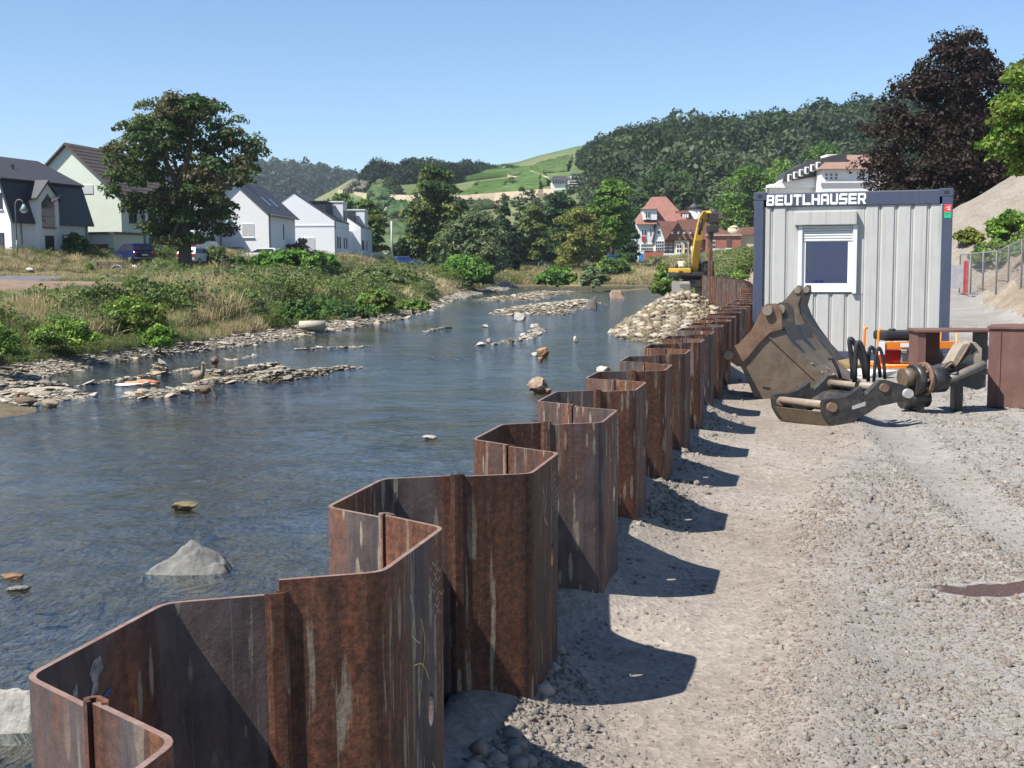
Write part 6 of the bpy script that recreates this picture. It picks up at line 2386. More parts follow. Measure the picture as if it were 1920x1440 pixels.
def bank_grass():
    r = np.random.default_rng(44)
    n = 160000
    u = r.uniform(-0.52, 0.03, n)
    inv = r.uniform(1 / 165.0, 1 / 30.0, n)
    y = 1 / inv; x = u * y
    xt = lin(L_TOE, y); xs = lin(STREET, y)
    t = (xt - x) / np.maximum(xt - xs, 1)
    zone = ground_zone(x, y)
    k = ((zone == 2) | ((zone == 6) & (y < 260))) & (t > -0.0) & (t < 1.04)
    k &= r.random(n) < np.clip(0.5 + 0.7 * sstep(-0.4, 0.5, fnoise(x, y, 0.35, 3, 95)), 0, 1)
    x, y, t = x[k][:36000], y[k][:36000], t[k][:36000]
    n = len(x)
    dry = sstep(-0.15, 0.32, fnoise(x, y, 0.13, 3, 97) + 0.25 * np.exp(-((t - 0.22) / 0.10) ** 2) + 0.10 * (t > 0.75)) * 0.85
    weedy = np.clip(0.38 + 0.9 * fnoise(x, y, 0.2, 2, 99), 0.15, 0.95)
    h = (0.45 + 0.55 * r.random(n)) * (0.75 + 0.8 * sstep(-0.2, 0.5, fnoise(x, y, 0.22, 2, 98))) * np.where(t < 0.02, 0.6, 1.0) * np.where((t > 0.02) & (t < 0.16), 1.25, 1.0) * np.where(t > 0.72, 0.8, 1)
    strip = (y < 84) & (x / y < -0.30) & (t > 0.07) & (t < 0.82)
    h = h * np.where(strip, 0.30, 1)
    weedy = np.where(strip, 0.15, weedy)
    scatter_grass('grass', x, y, h, dry, weedy, BANK, 3, np.clip(y / 55, 0.9, 2.2))


bank_grass()


def meadow_grass():
    r = np.random.default_rng(45)
    n = 60000
    u = r.uniform(-0.10, 0.20, n); y = 1 / r.uniform(1 / 270, 1 / 85, n); x = u * y
    zone = ground_zone(x, y)
    k = (zone == 6) | ((zone == 5) & (x < 40) & (y > 80) & (fnoise(x, y, 0.15, 2, 5) > -0.1))
    k &= ground_z(x, y) > ZW + 0.15
    x, y = x[k][:12000], y[k][:12000]
    n = len(x)
    dry = np.clip(0.5 + 1.2 * fnoise(x, y, 0.06, 3, 71), 0.1, 0.9)
    scatter_grass('grass', x, y, 0.7 + 0.6 * r.random(n), dry, np.full(n, 0.5), GROUND[6], 4, 2.2)


meadow_grass()


def bush(label, px, py, wpx, hpx, Y, cols, seed, name='shrub', per=45, clumps=45, lsize=0.10, prof=DOME, squash=0.8, cat='shrub', group=None, force=False):
    p = hit(px, py)
    if force:
        p = at_y(px, py, Y)
        p.z -= 0.25
    elif p is None or abs(p.y - Y) > 0.45 * Y:
        p = at_y(px, py, Y)
        p.z = min(gz(p.x, Y), p.z + 0.4)
    Y = p.y; z = p.z
    k = Y / FOC
    rx, rz = wpx * k / 2, max(hpx * k, 0.3)
    cols = [tuple(1.22 * q for q in c) for c in cols]
    V, F, Cc, P = tree_mesh(seed, rx, rz, cols, clumps, per, lsize * Y / 50, prof, 0.22, 0.0, 0.2, 0.3, squash, ry=max(rx * 0.6, rz * 0.7))
    o = thing(name, label, cat, (p.x, Y, z), 0, group)
    link('foliage', np_mesh('foliage', V, F, False, Cc), LEAF, o)
    mb = MB()
    r = random.Random(seed)
    for q in P[:6]:
        mb.tube(curve3([(r.uniform(-0.1, 0.1), r.uniform(-0.1, 0.1), -0.2), (q[0] * 0.4, q[1] * 0.4, q[2] * 0.55), tuple(q)], 3), np.linspace(0.025, 0.008, 7) * Y / 50, 5)
    mb.build('stem', BARK, o)
    return o


bush('wide bright green knotweed thicket in front of the white houses', 540, 515, 205, 46, 80, G_KNOT, 31, per=60, clumps=90, lsize=0.13)
bush('bright green knotweed thicket at the river bend below the willow', 870, 535, 125, 54, 118, G_KNOT, 32, per=60, clumps=80, lsize=0.11)
bush('round bright green bush alone on the gravel edge', 298, 652, 62, 44, 43, G_BRIGHT, 33, per=55, clumps=60, lsize=0.07)
bush('yellow green weed bush above the round gravel edge bush', 255, 628, 150, 80, 46.5, G_WEED + G_OLIVE, 34, per=60, clumps=80, lsize=0.075)
bush('lime green leafy shrub behind the yellow green weeds', 305, 580, 70, 34, 52, G_BRIGHT, 35, per=55, clumps=50, lsize=0.075)
bush('grey green weed bush beside the tall dry grass', 473, 600, 62, 52, 51, G_GREY, 36, per=60, clumps=60, lsize=0.065)
bush('fresh green weed bush low on the bank by the left edge', 120, 650, 130, 62, 42, G_WEED, 37, per=60, clumps=80, lsize=0.07)
bush('green bush cut off by the left picture edge', 2, 672, 90, 66, 40, G_WEED + G_MID, 38, per=60, clumps=60, lsize=0.07)
bush('greyish weed clump above the left edge bush', 60, 600, 120, 60, 47, G_GREY, 39, per=55, clumps=60, lsize=0.07)
bush('dark green rushes at the foot of the dry grass', 600, 600, 200, 44, 56, G_MID + G_DARK, 40, per=60, clumps=110, lsize=0.07)
bush('olive green bush at the right end of the dry grass', 705, 588, 90, 44, 61, G_OLIVE + G_WEED, 41, per=60, clumps=70, lsize=0.07)
bush('grass green low bush on the point of the bank', 775, 582, 70, 22, 68, G_WEED, 42, per=55, clumps=50, lsize=0.06)
bush('silvery green tall weeds on the slope below the duplex', 700, 540, 130, 40, 78, G_GREY, 43, per=55, clumps=80, lsize=0.08)
bush('tall sage green weeds in front of the tree trunk', 402, 505, 62, 44, 82, G_GREY, 44, per=55, clumps=50, lsize=0.08)
bush('dark green shrub left of the knotweed thicket', 445, 512, 50, 30, 79, G_MID, 45, per=50, clumps=40, lsize=0.08)
bush('small leafy bush right of the white big bag', 282, 538, 40, 24, 66, G_GREY, 48, per=50, clumps=36, lsize=0.07)
bush('small fresh green bush beside the trailer drawbar', 168, 512, 18, 18, 74, G_BRIGHT, 49, per=45, clumps=20, lsize=0.06)
bush('bright knotweed bush on the far bank by the wooden hut', 1045, 535, 85, 36, 150, G_KNOT, 50, per=55, clumps=60, lsize=0.09)
bush('grey green willow scrub on the far bank', 1112, 537, 60, 34, 142, G_GREY, 51, per=55, clumps=60, lsize=0.08)
bush('leafy green scrub in front of the portable toilet', 1152, 520, 70, 38, 155, G_MID + G_WEED, 52, per=55, clumps=60, lsize=0.09)
bush('bright bush beside the blue container', 1165, 502, 34, 28, 180, G_KNOT, 53, per=45, clumps=36, lsize=0.08)
bush('tall reedy grass clump before the yellow excavator', 1246, 555, 56, 62, 80, G_WEED + G_OLIVE, 54, per=60, clumps=80, lsize=0.08, prof=UPRIGHT)
bush('low green weeds on the bank behind the far wall', 1388, 532, 40, 26, 66, G_WEED, 55, per=45, clumps=40, lsize=0.06)
bush('light green shrub over the fence on the gravel heap', 1890, 452, 85, 55, 43, G_BRIGHT, 56, per=55, clumps=60, lsize=0.09)
bush('yellow green shrub behind the red fence post', 1816, 462, 60, 30, 48, G_YELLOW, 57, per=50, clumps=40, lsize=0.08)
bush('dry green weeds on the earth bank by the fence', 1862, 500, 110, 44, 41, G_GREY + G_WEED, 58, per=60, clumps=80, lsize=0.06)
bush('thin weeds beside the earth bank on the right edge', 1925, 486, 90, 50, 38.5, G_GREY + G_WEED, 59, per=50, clumps=60, lsize=0.06)
bush('dark climbing shrub at the corner of the mansard house', 143, 478, 50, 42, 93, G_DARK, 60, per=50, clumps=50, lsize=0.08)
bush('dark green hedge beside the light green house', 322, 478, 40, 34, 101, G_DARK, 61, per=50, clumps=40, lsize=0.08)
bush('pale bare bush in front of the white gable house', 566, 478, 36, 36, 128, [(0.20, 0.17, 0.14), (0.16, 0.14, 0.11)], 62, per=30, clumps=24, lsize=0.06)
# ------------------------------------------------------------------ buildings
WHITE = M('white_render', (0.72, 0.72, 0.71), 0.85, 0.04, 0.8, 0.15, 12, 0.01, dirt=(0.62, 0.61, 0.58), dirt_amt=0.3)
GREENW = M('pale_green_render', (0.56, 0.60, 0.50), 0.85, 0.05, 0.8, 0.15, 12, 0.01, dirt=(0.5, 0.52, 0.45), dirt_amt=0.35)
LILAC = M('lilac_grey_render', (0.40, 0.39, 0.46), 0.85, 0.05, 0.8, 0.1)
BRICKM = M('red_brick', (0.34, 0.125, 0.085), 0.85, 0.2, 1.2, 0.3, 10, 0.02)
CREAM = M('cream_render', (0.58, 0.48, 0.33), 0.85, 0.06, 0.8, 0.1)
ROOF_D = M('dark_slate', (0.045, 0.043, 0.048), 0.6, 0.25, 1.5, 0.4, 5, 0.03)
ROOF_B = M('brown_tile', (0.085, 0.062, 0.052), 0.75, 0.25, 1.5, 0.5, 5, 0.04)
ROOF_R = M('red_tile', (0.255, 0.115, 0.085), 0.8, 0.2, 0.8, 0.4, 4, 0.04, dirt=(0.17, 0.085, 0.07), dirt_amt=0.5)
ROOF_N = M('brown_red_tile', (0.25, 0.15, 0.115), 0.8, 0.15, 0.8, 0.3, 4, 0.03)
ANTHR = M('anthracite_metal', (0.028, 0.03, 0.036), 0.5, 0.2, 2, 0.1)
BROWNF = M('brown_window_frame', (0.10, 0.065, 0.045), 0.6, 0.15, 3, 0.1)
SHUT = M('grey_roller_blind', (0.46, 0.45, 0.45), 0.6, 0.06, 3, 0.1)
PIPE = M('zinc_pipe', (0.20, 0.21, 0.22), 0.5, 0.1, 3, 0)
GLASS = glass_mat('window_glass', (0.022, 0.026, 0.034), 0.06)
GLASS_B = glass_mat('blue_window_glass', (0.05, 0.07, 0.12), 0.06)
WOODD = M('red_brown_door', (0.17, 0.045, 0.028), 0.6, 0.2, 3, 0.1)


class House:
    """local frame: origin at the near river-side corner, x towards the river, y along the street, z up"""
    def __init__(s, name, label, px, py, Y, th, zb=None):
        p = at_y(px, py, Y)
        s.o = thing(name, label, 'house', (p.x, Y, p.z if zb is None else zb), -th)
        s.Y = Y

    def body(s, w, L, he, hr, mat, x1=0.0, y0=0.0, name='wall'):
        mb = MB().prism([(x1 - w, -1.2), (x1, -1.2), (x1, he), (x1 - w / 2, hr), (x1 - w, he)], 'y', y0, y0 + L)
        return mb.build(name, mat, s.o)

    def block(s, x0, x1, y0, y1, z0, z1, mat, name, parent=None):
        return MB().box(x0, x1, y0, y1, z0, z1).build(name, mat, parent or s.o)

    def gable_roof(s, w, L, he, hr, mat, over=0.35, t=0.16, x1=0.0, y0=0.0):
        k = (hr - he) / (w / 2)
        out = []
        for sg in (1, -1):
            xe = x1 + over if sg > 0 else x1 - w - over
            ze = he - over * k
            xr = x1 - w / 2
            mb = MB().prism([(xe, ze + 0.02), (xr, hr + 0.02), (xr, hr + t + 0.02), (xe, ze + t + 0.02)], 'y', y0 - over, y0 + L + over)
            out.append(mb.build('roof', mat, s.o))
        return out

    def tile_courses(s, roof, w, L, he, hr, n, mat, over=0.35, x1=0.0, y0=0.0):
        """raised courses on the visible slope"""
        k = (hr - he) / (w / 2)
        for i in range(n):
            f = (i + 0.5) / n
            x = x1 + over - f * (w / 2 + over); z = he - over * k + f * (hr - he + over * k) + 0.19
            dx = (w / 2 + over) / n * 0.5
            MB().prism([(x + dx, z - dx * k), (x - dx, z + dx * k), (x - dx, z + dx * k + 0.02), (x + dx, z - dx * k + 0.06)], 'y', y0 - over, y0 + L + over).build('tile_course', mat, roof)

    def window(s, face, a, z, w, h, frame, glass=None, shutter=0.0, sill=True, mull=True, off=0.0, name='window'):
        """face 'g': gable at y=off looking to -y, a is x; face 'f': facade at x=off looking to +x, a is y"""
        glass = glass or GLASS
        def bx(u0, u1, z0, z1, d0, d1):
            if face == 'g':
                return MB().box(u0, u1, off - d1, off - d0, z0, z1)
            return MB().box(off + d0, off + d1, u0, u1, z0, z1)
        t = 0.09
        mb = MB()
        for q in ((a - w / 2, a + w / 2, z, z + t), (a - w / 2, a + w / 2, z + h - t, z + h), (a - w / 2, a - w / 2 + t, z + t, z + h - t), (a + w / 2 - t, a + w / 2, z + t, z + h - t)):
            b = bx(*q, 0.003, 0.05)
            mb.add(b.v, b.f)
        if mull:
            b = bx(a - 0.035, a + 0.035, z + t, z + h - t, 0.003, 0.04); mb.add(b.v, b.f)
        fr = mb.build(name, frame, s.o)
        bx(a - w / 2 + t, a + w / 2 - t, z + t, z + h - t, 0.004, 0.012).build('pane', glass, fr)
        if shutter > 0:
            bx(a - w / 2 + t * 0.4, a + w / 2 - t * 0.4, z + h - h * shutter, z + h - 0.02, 0.03, 0.055).build('roller_blind', SHUT, fr)
        if sill:
            bx(a - w / 2 - 0.06, a + w / 2 + 0.06, z - 0.07, z - 0.005, 0.003, 0.12).build('sill', WHITE, fr)
        return fr

    def pipe(s, x, y, z0, z1):
        MB().cyl((x, y, z0), (x, y, z1), 0.055, 8).build('downpipe', PIPE, s.o)

    def gutter(s, x, y0, y1, z):
        MB().cyl((x, y0, z), (x, y1, z), 0.08, 8).build('gutter', PIPE, s.o)


# 1: white house with black mansard roof
h = House('mansard_house', 'white house with black mansard roof and small gabled balcony bay', 23, 475, 88, 0.29)
w, L = 9.5, 9.0
he, hm, hr = 2.55, 5.35, 7.35
MB().prism([(-w, -1.2), (0, -1.2), (0, he), (-0.75, hm), (-w / 2, hr), (-w + 0.75, hm), (-w, he)], 'y', 0, L).build('wall', WHITE, h.o)
rf = MB().prism([(0.35, he - 0.35), (-0.75 + 0.06, hm), (-0.75 - 0.12, hm), (0.15, he - 0.35)], 'y', -0.18, L + 0.4).build('roof', ANTHR, h.o)
MB().prism([(-0.55, hm - 0.02), (-w / 2, hr + 0.02), (-w / 2, hr + 0.2), (-0.45, hm + 0.12)], 'y', -0.25, L + 0.4).build('roof', ROOF_D, h.o)
MB().prism([(-w + 0.55, hm - 0.02), (-w / 2, hr + 0.02), (-w / 2, hr + 0.2), (-w + 0.45, hm + 0.12)], 'y', -0.25, L + 0.4).build('roof', ROOF_D, h.o)
MB().box(-2.6, -2.4, 3.4, 3.6, 6.3, 6.75).build('roof_vent', ANTHR, rf)
# gabled bay
MB().prism([(2.3, -1.2), (4.75, -1.2), (4.75, 4.1), (3.5, 5.25), (2.3, 4.1)], 'x', -0.8, 0.55).build('bay', WHITE, h.o)
br = MB().prism([(2.05, 3.95), (3.5, 5.35), (4.95, 3.95), (4.95, 4.1), (3.5, 5.52), (2.05, 4.1)], 'x', -1.6, 0.7).build('bay_roof', ANTHR, h.o)
MB().prism([(2.75, 1.9), (4.25, 1.9), (4.25, 3.75), (3.5, 4.5), (2.75, 3.75)], 'x', 0.553, 0.565).build('balcony_window', GLASS, h.o)
MB().prism([(2.75, 1.9), (4.25, 1.9), (4.25, 1.97), (2.75, 1.97)], 'x', 0.57, 0.75).build('balcony_rail', ANTHR, h.o)
MB().box(0.57, 0.60, 2.75, 4.25, 2.75, 2.82).build('balcony_rail', PIPE, h.o)
MB().box(0.553, 0.60, 3.0, 4.0, -0.9, 1.35).build('door', ANTHR, h.o)
h.window('f', 6.75, 0.25, 1.9, 1.25, ANTHR, GLASS, off=0.0)
h.window('g', -1.2, 0.2, 1.1, 1.3, ANTHR, GLASS)
h.window('g', -1.1, 3.2, 0.9, 1.2, ANTHR, GLASS)
h.pipe(0.1, 1.0, -0.9, he); h.pipe(0.1, L - 0.3, -0.9, he - 0.2)
MB().box(0.05, 1.2, 5.4, 7.4, -1.2, -0.4).build('stair_wall', ANTHR, h.o)
MB().tube([(0.6, 4.3, 0.0), (1.1, 5.0, 0.0), (1.25, 6.8, -0.7)], 0.03, 6).build('handrail', PIPE, h.o)

# 2: pale green gabled house
h = House('gabled_house', 'pale green house with steep brown tiled roof behind the big tree', 230, 472, 102, 0.20)
w, L, he, hr = 9.6, 11.0, 4.6, 9.0
h.body(w, L, he, hr, GREENW)
rr = h.gable_roof(w, L, he, hr, ROOF_B, 0.4)
h.tile_courses(rr[0], w, L, he, hr, 14, ROOF_B, 0.4)
for i, (a, z, ww, hh, sh) in enumerate(((1.9, 2.4, 1.35, 1.35, 0.0), (5.3, 2.2, 1.5, 1.55, 0.0), (1.9, -0.6, 1.4, 1.2, 0.95), (8.3, 2.4, 1.2, 1.3, 0.0))):
    h.window('f', a, z, ww, hh, BROWNF, GLASS, sh)
h.window('g', -3.0, 4.9, 1.0, 0.75, WHITE, GLASS, 1.0, False, False)
h.block(0.02, 0.12, 3.7, 3.85, -1, 4.4, PIPE, 'loggia_post')
h.block(0.003, 0.9, 4.2, 6.6, 1.75, 1.95, GREENW, 'balcony_slab')
h.block(0.003, 0.05, 4.6, 5.8, -1.0, 1.3, BROWNF, 'door')
h.gutter(0.42, -0.4, L + 0.4, 4.32); h.pipe(0.1, 3.6, -1, 4.3)
MB().cyl((0.2, 3.1, 3.0), (0.45, 3.1, 3.1), 0.18, 12).build('satellite_dish', ANTHR, h.o)

# garage between the first two houses
h = House('garage', 'low pale garage between the mansard house and the green house', 214, 475, 97, 0.24)
h.o['category'] = 'garage'
h.block(-7.0, 0, 0, 4.5, -1.2, 1.55, GREENW, 'wall')
h.block(-7.3, 0.25, -0.25, 4.7, 1.55, 1.72, ROOF_D, 'roof')
h.block(-2.6, -0.5, -0.05, -0.003, -1.0, 0.75, WOODD, 'garage_door')
h.block(-6.2, -3.4, -0.05, -0.003, -1.0, 1.1, ANTHR, 'garage_door')

# 3: lilac grey house
h = House('lilac_house', 'lilac grey house with dark canopy partly hidden by the tree', 385, 470, 116, 0.14)
w, L, he, hr = 8.0, 9.5, 4.35, 7.6
h.body(w, L, he, hr, LILAC)
h.gable_roof(w, L, he, hr, ROOF_D, 0.4)
h.window('f', 2.2, 2.2, 1.9, 1.3, PVC, GLASS)
h.window('f', 6.8, 2.2, 1.4, 1.3, PVC, GLASS)
h.window('g', -2.2, 2.0, 1.2, 1.2, PVC, GLASS, 0.6)
MB().prism([(0.003, 1.4), (1.6, 0.75), (1.6, 0.55), (0.003, 0.7)], 'y', 4.6, 8.4).build('canopy', ROOF_D, h.o)
h.block(0.003, 0.06, 5.2, 7.6, -1.0, 0.55, WHITE, 'garage_door')
h.pipe(0.1, 0.2, -1, 4.2); h.pipe(0.1, 3.8, -1, 4.2)
h.gutter(0.42, -0.4, L + 0.4, 4.1)

# 4: white gabled house with dark roof
h = House('gabled_house', 'white gabled house with dark roof and skylights right of the tree', 505, 474, 120, 0.06)
w, L, he, hr = 6.6, 11.0, 3.95, 7.0
h.body(w, L, he, hr, WHITE)
rr = h.gable_roof(w, L, he, hr, ROOF_D, 0.35)
for y in (3.2, 6.2):
    k = (hr - he) / (w / 2)
    x = -1.15; z = he + 1.15 * k
    MB().prism([(x + 0.5, z - 0.5 * k + 0.19), (x - 0.5, z + 0.5 * k + 0.19), (x - 0.5, z + 0.5 * k + 0.26), (x + 0.5, z - 0.5 * k + 0.26)], 'y', y, y + 0.8).build('skylight', GLASS_B, rr[0])
MB().box(-3.6, -3.1, 2.4, 2.9, 6.4, 7.9).build('chimney', ROOF_D, rr[0])
h.window('g', -2.1, 1.55, 1.2, 1.35, PVC, GLASS, 0.9)
h.window('g', -2.2, -0.9, 1.0, 0.8, PVC, GLASS)
h.window('f', 5.8, 1.3, 0.75, 1.8, PVC, GLASS, 0, False, False)
h.window('f', 2.2, -0.6, 1.1, 1.2, PVC, GLASS, 0.9)
h.block(0.003, 1.2, 6.6, 10.2, 0.75, 0.95, ANTHR, 'porch_roof')
h.block(0.3, 0.45, 7.2, 8.6, -1.0, 0.74, WOODD, 'porch_screen')
h.pipe(0.1, 0.15, -1, 3.8); h.gutter(0.38, -0.35, L + 0.35, 3.72)
h.block(-4.6, -2.7, -1.6, -0.02, -1.2, 0.45, LILAC, 'lean_to')
h.block(-4.75, -2.55, -1.75, -0.02, 0.45, 0.55, ROOF_D, 'lean_to_roof')

# 5: modern white double house with square towers
h = House('double_house', 'modern white double house with square towers and dark dormers', 628, 479, 142, 0.0)
w, L, he, hr = 9.4, 13.0, 4.1, 7.3
h.body(w, L, he, hr, WHITE)
h.gable_roof(w, L, he, hr, ROOF_D, 0.06, 0.12)
h.block(-0.02, 0.06, 0, 13, 3.45, 3.55, WHITE, 'moulding')
h.block(-9.4, 0, -0.06, -0.003, 3.45, 3.6, WHITE, 'moulding')
h.window('g', -7.0, 3.6, 1.5, 1.5, PVC, GLASS, 0.7)
h.window('g', -6.9, 0.6, 1.5, 1.5, PVC, GLASS, 0.7)
h.window('g', -3.1, 0.6, 1.5, 1.5, PVC, GLASS, 0.95)
h.window('g', -3.1, -1.3, 1.3, 0.8, PVC, GLASS)
tw = h.block(-3.4, 0.02, 7.4, 11.2, 4.0, 6.6, WHITE, 'tower')
h.block(-3.5, 0.12, 7.3, 11.3, 6.6, 6.75, WHITE, 'tower_coping')
dm = h.block(-3.8, -1.2, 1.9, 7.2, 4.2, 6.35, ANTHR, 'dormer')
h.block(-4.0, -1.1, 1.8, 7.3, 6.35, 6.5, ANTHR, 'dormer_roof')
for i in range(5):
    h.block(-1.19, -1.15, 2.3 + i * 1.0, 2.36 + i * 1.0, 4.25, 6.3, ROOF_D, 'dormer_seam', dm)
for y, z in ((2.5, 0.9), (4.4, 0.9), (8.0, 0.9), (10.2, 0.9), (8.2, 4.3), (10.0, 4.3), (2.5, -1.3), (4.6, -1.3)):
    h.window('f', y, z, 0.75, 1.35, ANTHR, GLASS, 0, False, False, 0.02 if z > 4 else 0.0)
h.block(0.003, 2.2, 6.4, 10.8, 0.3, 0.55, WHITE, 'porch_roof')
h.block(2.0, 2.2, 6.4, 6.6, -2, 0.3, WHITE, 'porch_post'); h.block(2.0, 2.2, 10.6, 10.8, -2, 0.3, WHITE, 'porch_post')
h.pipe(0.1, 0.2, -1.5, 3.9); h.pipe(1.2, 6.3, -1.5, 0.3)
MB().box(-5.6, -5.1, 3.0, 3.5, 6.4, 8.2).build('chimney', ROOF_D, h.o)
# second half
h.body(9.0, 13.0, 4.0, 7.0, WHITE, 0.6, 20.0)
h.gable_roof(9.0, 13.0, 4.0, 7.0, ROOF_D, 0.06, 0.12, 0.6, 20.0)
h.block(-2.4, 0.62, 24.4, 28.2, 3.9, 6.4, WHITE, 'tower')
h.block(-2.5, 0.72, 24.3, 28.3, 6.4, 6.55, WHITE, 'tower_coping')
h.block(-3.2, -0.5, 20.6, 24.2, 4.1, 6.2, ANTHR, 'dormer')
h.block(-6.0, -0.6, 13.01, 19.99, -1.5, 3.4, WHITE, 'link_wall')
for y in (21.5, 23.0, 26.5):
    h.window('f', y, 0.9, 0.75, 1.35, ANTHR, GLASS, 0, False, False, 0.6)
h.block(0.603, 3.4, 24.5, 30.0, -2, 0.4, WHITE, 'porch')
h.block(0.5, 3.6, 24.3, 30.2, 0.4, 0.6, WHITE, 'porch_roof')
h.block(3.403, 3.45, 26, 28, -1.6, -0.2, ANTHR, 'door')


# ------------------------------------------------------------------ far villa with red roofs (axis aligned blocks measured in the photo)
class Far:
    def __init__(s, name, label, px, py, Y, cat='building'):
        p = at_y(px, py, Y)
        s.p = p; s.Y = Y; s.k = Y / FOC
        s.px, s.py = px, py
        s.o = thing(name, label, cat, tuple(p))

    def X(s, px):
        return (px - s.px) * s.k

    def Z(s, py):
        return -(py - s.py) * s.k

    def box(s, x0, x1, y0, y1, d0, d1, mat, name, parent=None):
        return MB().box(s.X(x0), s.X(x1), d0, d1, s.Z(max(y0, y1)), s.Z(min(y0, y1))).build(name, mat, parent or s.o)

    def poly(s, pts, d0, d1, mat, name, parent=None):
        return MB().prism([(s.X(a), s.Z(b)) for a, b in pts], 'y', d0, d1).build(name, mat, parent or s.o)

    def hip(s, x0, x1, ye, rx0, rx1, yr, d0, d1, mat, name='roof', inset=0.5):
        dm = (d0 + d1) / 2
        i = (d1 - d0) / 2 * inset
        v = [(s.X(x0), d0, s.Z(ye)), (s.X(x1), d0, s.Z(ye)), (s.X(x1), d1, s.Z(ye)), (s.X(x0), d1, s.Z(ye)),
             (s.X(rx0), dm - i * 0.4, s.Z(yr)), (s.X(rx1), dm - i * 0.4, s.Z(yr)), (s.X(rx1), dm + i * 0.4, s.Z(yr)), (s.X(rx0), dm + i * 0.4, s.Z(yr))]
        return MB().add(v, [(0, 3, 2, 1), (0, 1, 5, 4), (1, 2, 6, 5), (2, 3, 7, 6), (3, 0, 4, 7), (4, 5, 6, 7)]).build(name, mat, s.o)

    def win(s, x0, x1, y0, y1, d, frame=None, cols=2, rows=2, glass=None):
        frame = frame or PVC
        f = s.box(x0, x1, y0, y1, d - 0.12, d - 0.004, frame, 'window')
        gw, gh = (x1 - x0) / cols, (y1 - y0) / rows
        for i in range(cols):
            for j in range(rows):
                s.box(x0 + gw * (i + 0.14), x0 + gw * (i + 0.86), y0 + gh * (j + 0.14), y0 + gh * (j + 0.86), d - 0.15, d - 0.125, glass or GLASS, 'pane', f)
        return f


v = Far('villa', 'old villa with steep red tiled roofs and brick base beyond the excavator', 1290, 492, 245)
v.box(1191, 1226, 494, 470, 0, 9, BRICKM, 'base_wall')
v.box(1191, 1226, 470, 420, 0, 9, WHITE, 'wall')
v.box(1190.2, 1192.5, 470, 428, -0.3, 2, WHITE, 'corner_bay')
v.hip(1193, 1295, 421, 1229, 1254, 368, -0.6, 13, ROOF_R)
v.box(1206, 1231, 413, 392, -0.5, 3, WHITE, 'dormer')
v.hip(1203, 1234, 393, 1212, 1226, 386, -0.9, 3.4, ROOF_R, 'dormer_roof')
v.win(1209.5, 1218, 397, 411, -0.5, PVC, 2, 1)
v.win(1203, 1212, 430, 443, 0, PVC, 2, 1)
v.poly([(1203, 443.5), (1210.5, 443.5), (1210, 451), (1206.7, 456), (1203.4, 451)], -0.25, -0.003, M('red_shield', (0.35, 0.04, 0.04), 0.6), 'shield')
v.win(1218, 1220, 427, 440, 0, PVC, 1, 1)
v.win(1202, 1224, 457, 470, 0, PVC, 6, 2)
v.win(1194, 1198, 456, 472, 0, PVC, 1, 2)
v.poly([(1226, 471), (1226, 448), (1231.5, 417), (1244.5, 448), (1244.5, 471)], -1.2, 8, WHITE, 'gable_wing')
v.poly([(1221.5, 454), (1231.5, 415), (1232.5, 419), (1223.5, 454)], -1.5, 8, ROOF_D, 'barge_board')
v.poly([(1231.5, 415), (1270, 417), (1247, 450), (1244, 448)], -1.3, 6, ROOF_R, 'gable_roof')
v.win(1231, 1236, 432, 441, -1.2, PVC, 1, 1)
v.win(1228, 1242, 452, 469, -1.2, PVC, 4, 3)
v.box(1226, 1245, 494, 471, -1.2, 8, BRICKM, 'base_wall')
# middle part with loggia and broad roof
v.box(1245, 1322, 492, 449, 0.4, 10, BRICKM, 'base_wall')
v.poly([(1245, 450), (1268, 413), (1307, 412), (1365, 436), (1365, 447), (1322, 450)], -0.6, 9, ROOF_R, 'roof')
v.poly([(1262, 413), (1268, 396), (1290, 395), (1298, 400), (1298, 413)], 1.5, 8, ROOF_R, 'upper_roof')
dw = v.box(1277, 1296, 413, 401, 0.8, 3, ANTHR, 'dormer')
for i in range(3):
    v.box(1280 + i * 4.2, 1282.8 + i * 4.2, 409, 402.5, 0.72, 0.79, PVC, 'window')
for i in range(4):
    a = 1257.5 + i * 11.5
    v.box(a, a + 3.2, 439, 434.5, -1.3, -0.4, WHITE, 'small_dormer')
    v.poly([(a - 1, 434.5), (a + 1.6, 431), (a + 4.4, 434.5)], -1.5, -0.2, ROOF_D, 'small_dormer_roof')
v.box(1264, 1291, 478, 451, -0.4, 0.39, CREAM, 'loggia')
v.win(1246, 1252, 456, 475, 0.4, PVC, 2, 3)
v.win(1255, 1262, 456, 475, 0.4, PVC, 2, 3)
v.win(1268, 1277, 458, 475, -0.4, PVC, 2, 2)
v.win(1282, 1288, 456, 476, -0.4, CREAM, 1, 2)
v.box(1243, 1281, 479, 475, -1.4, -0.45, WHITE, 'terrace_rail')
v.box(1243, 1300, 492, 479, -1.4, -0.45, M('grey_stone_base', (0.34, 0.32, 0.29), 0.9), 'terrace_wall')
v.win(1306, 1317, 453, 468, 0.4, PVC, 4, 1)
# turret
tb = MB().cyl((v.X(1306), 4, v.Z(440)), (v.X(1306), 4, v.Z(392)), 1.45, 16).build('turret', WHITE, v.o)
MB().cyl((v.X(1306), 4, v.Z(392)), (v.X(1306), 4, v.Z(380)), 1.75, 16, 0.05).build('turret_roof', ROOF_D, tb)
MB().cyl((v.X(1306), 4, v.Z(381)), (v.X(1306), 4, v.Z(370)), 0.05, 6).build('finial', ANTHR, tb)
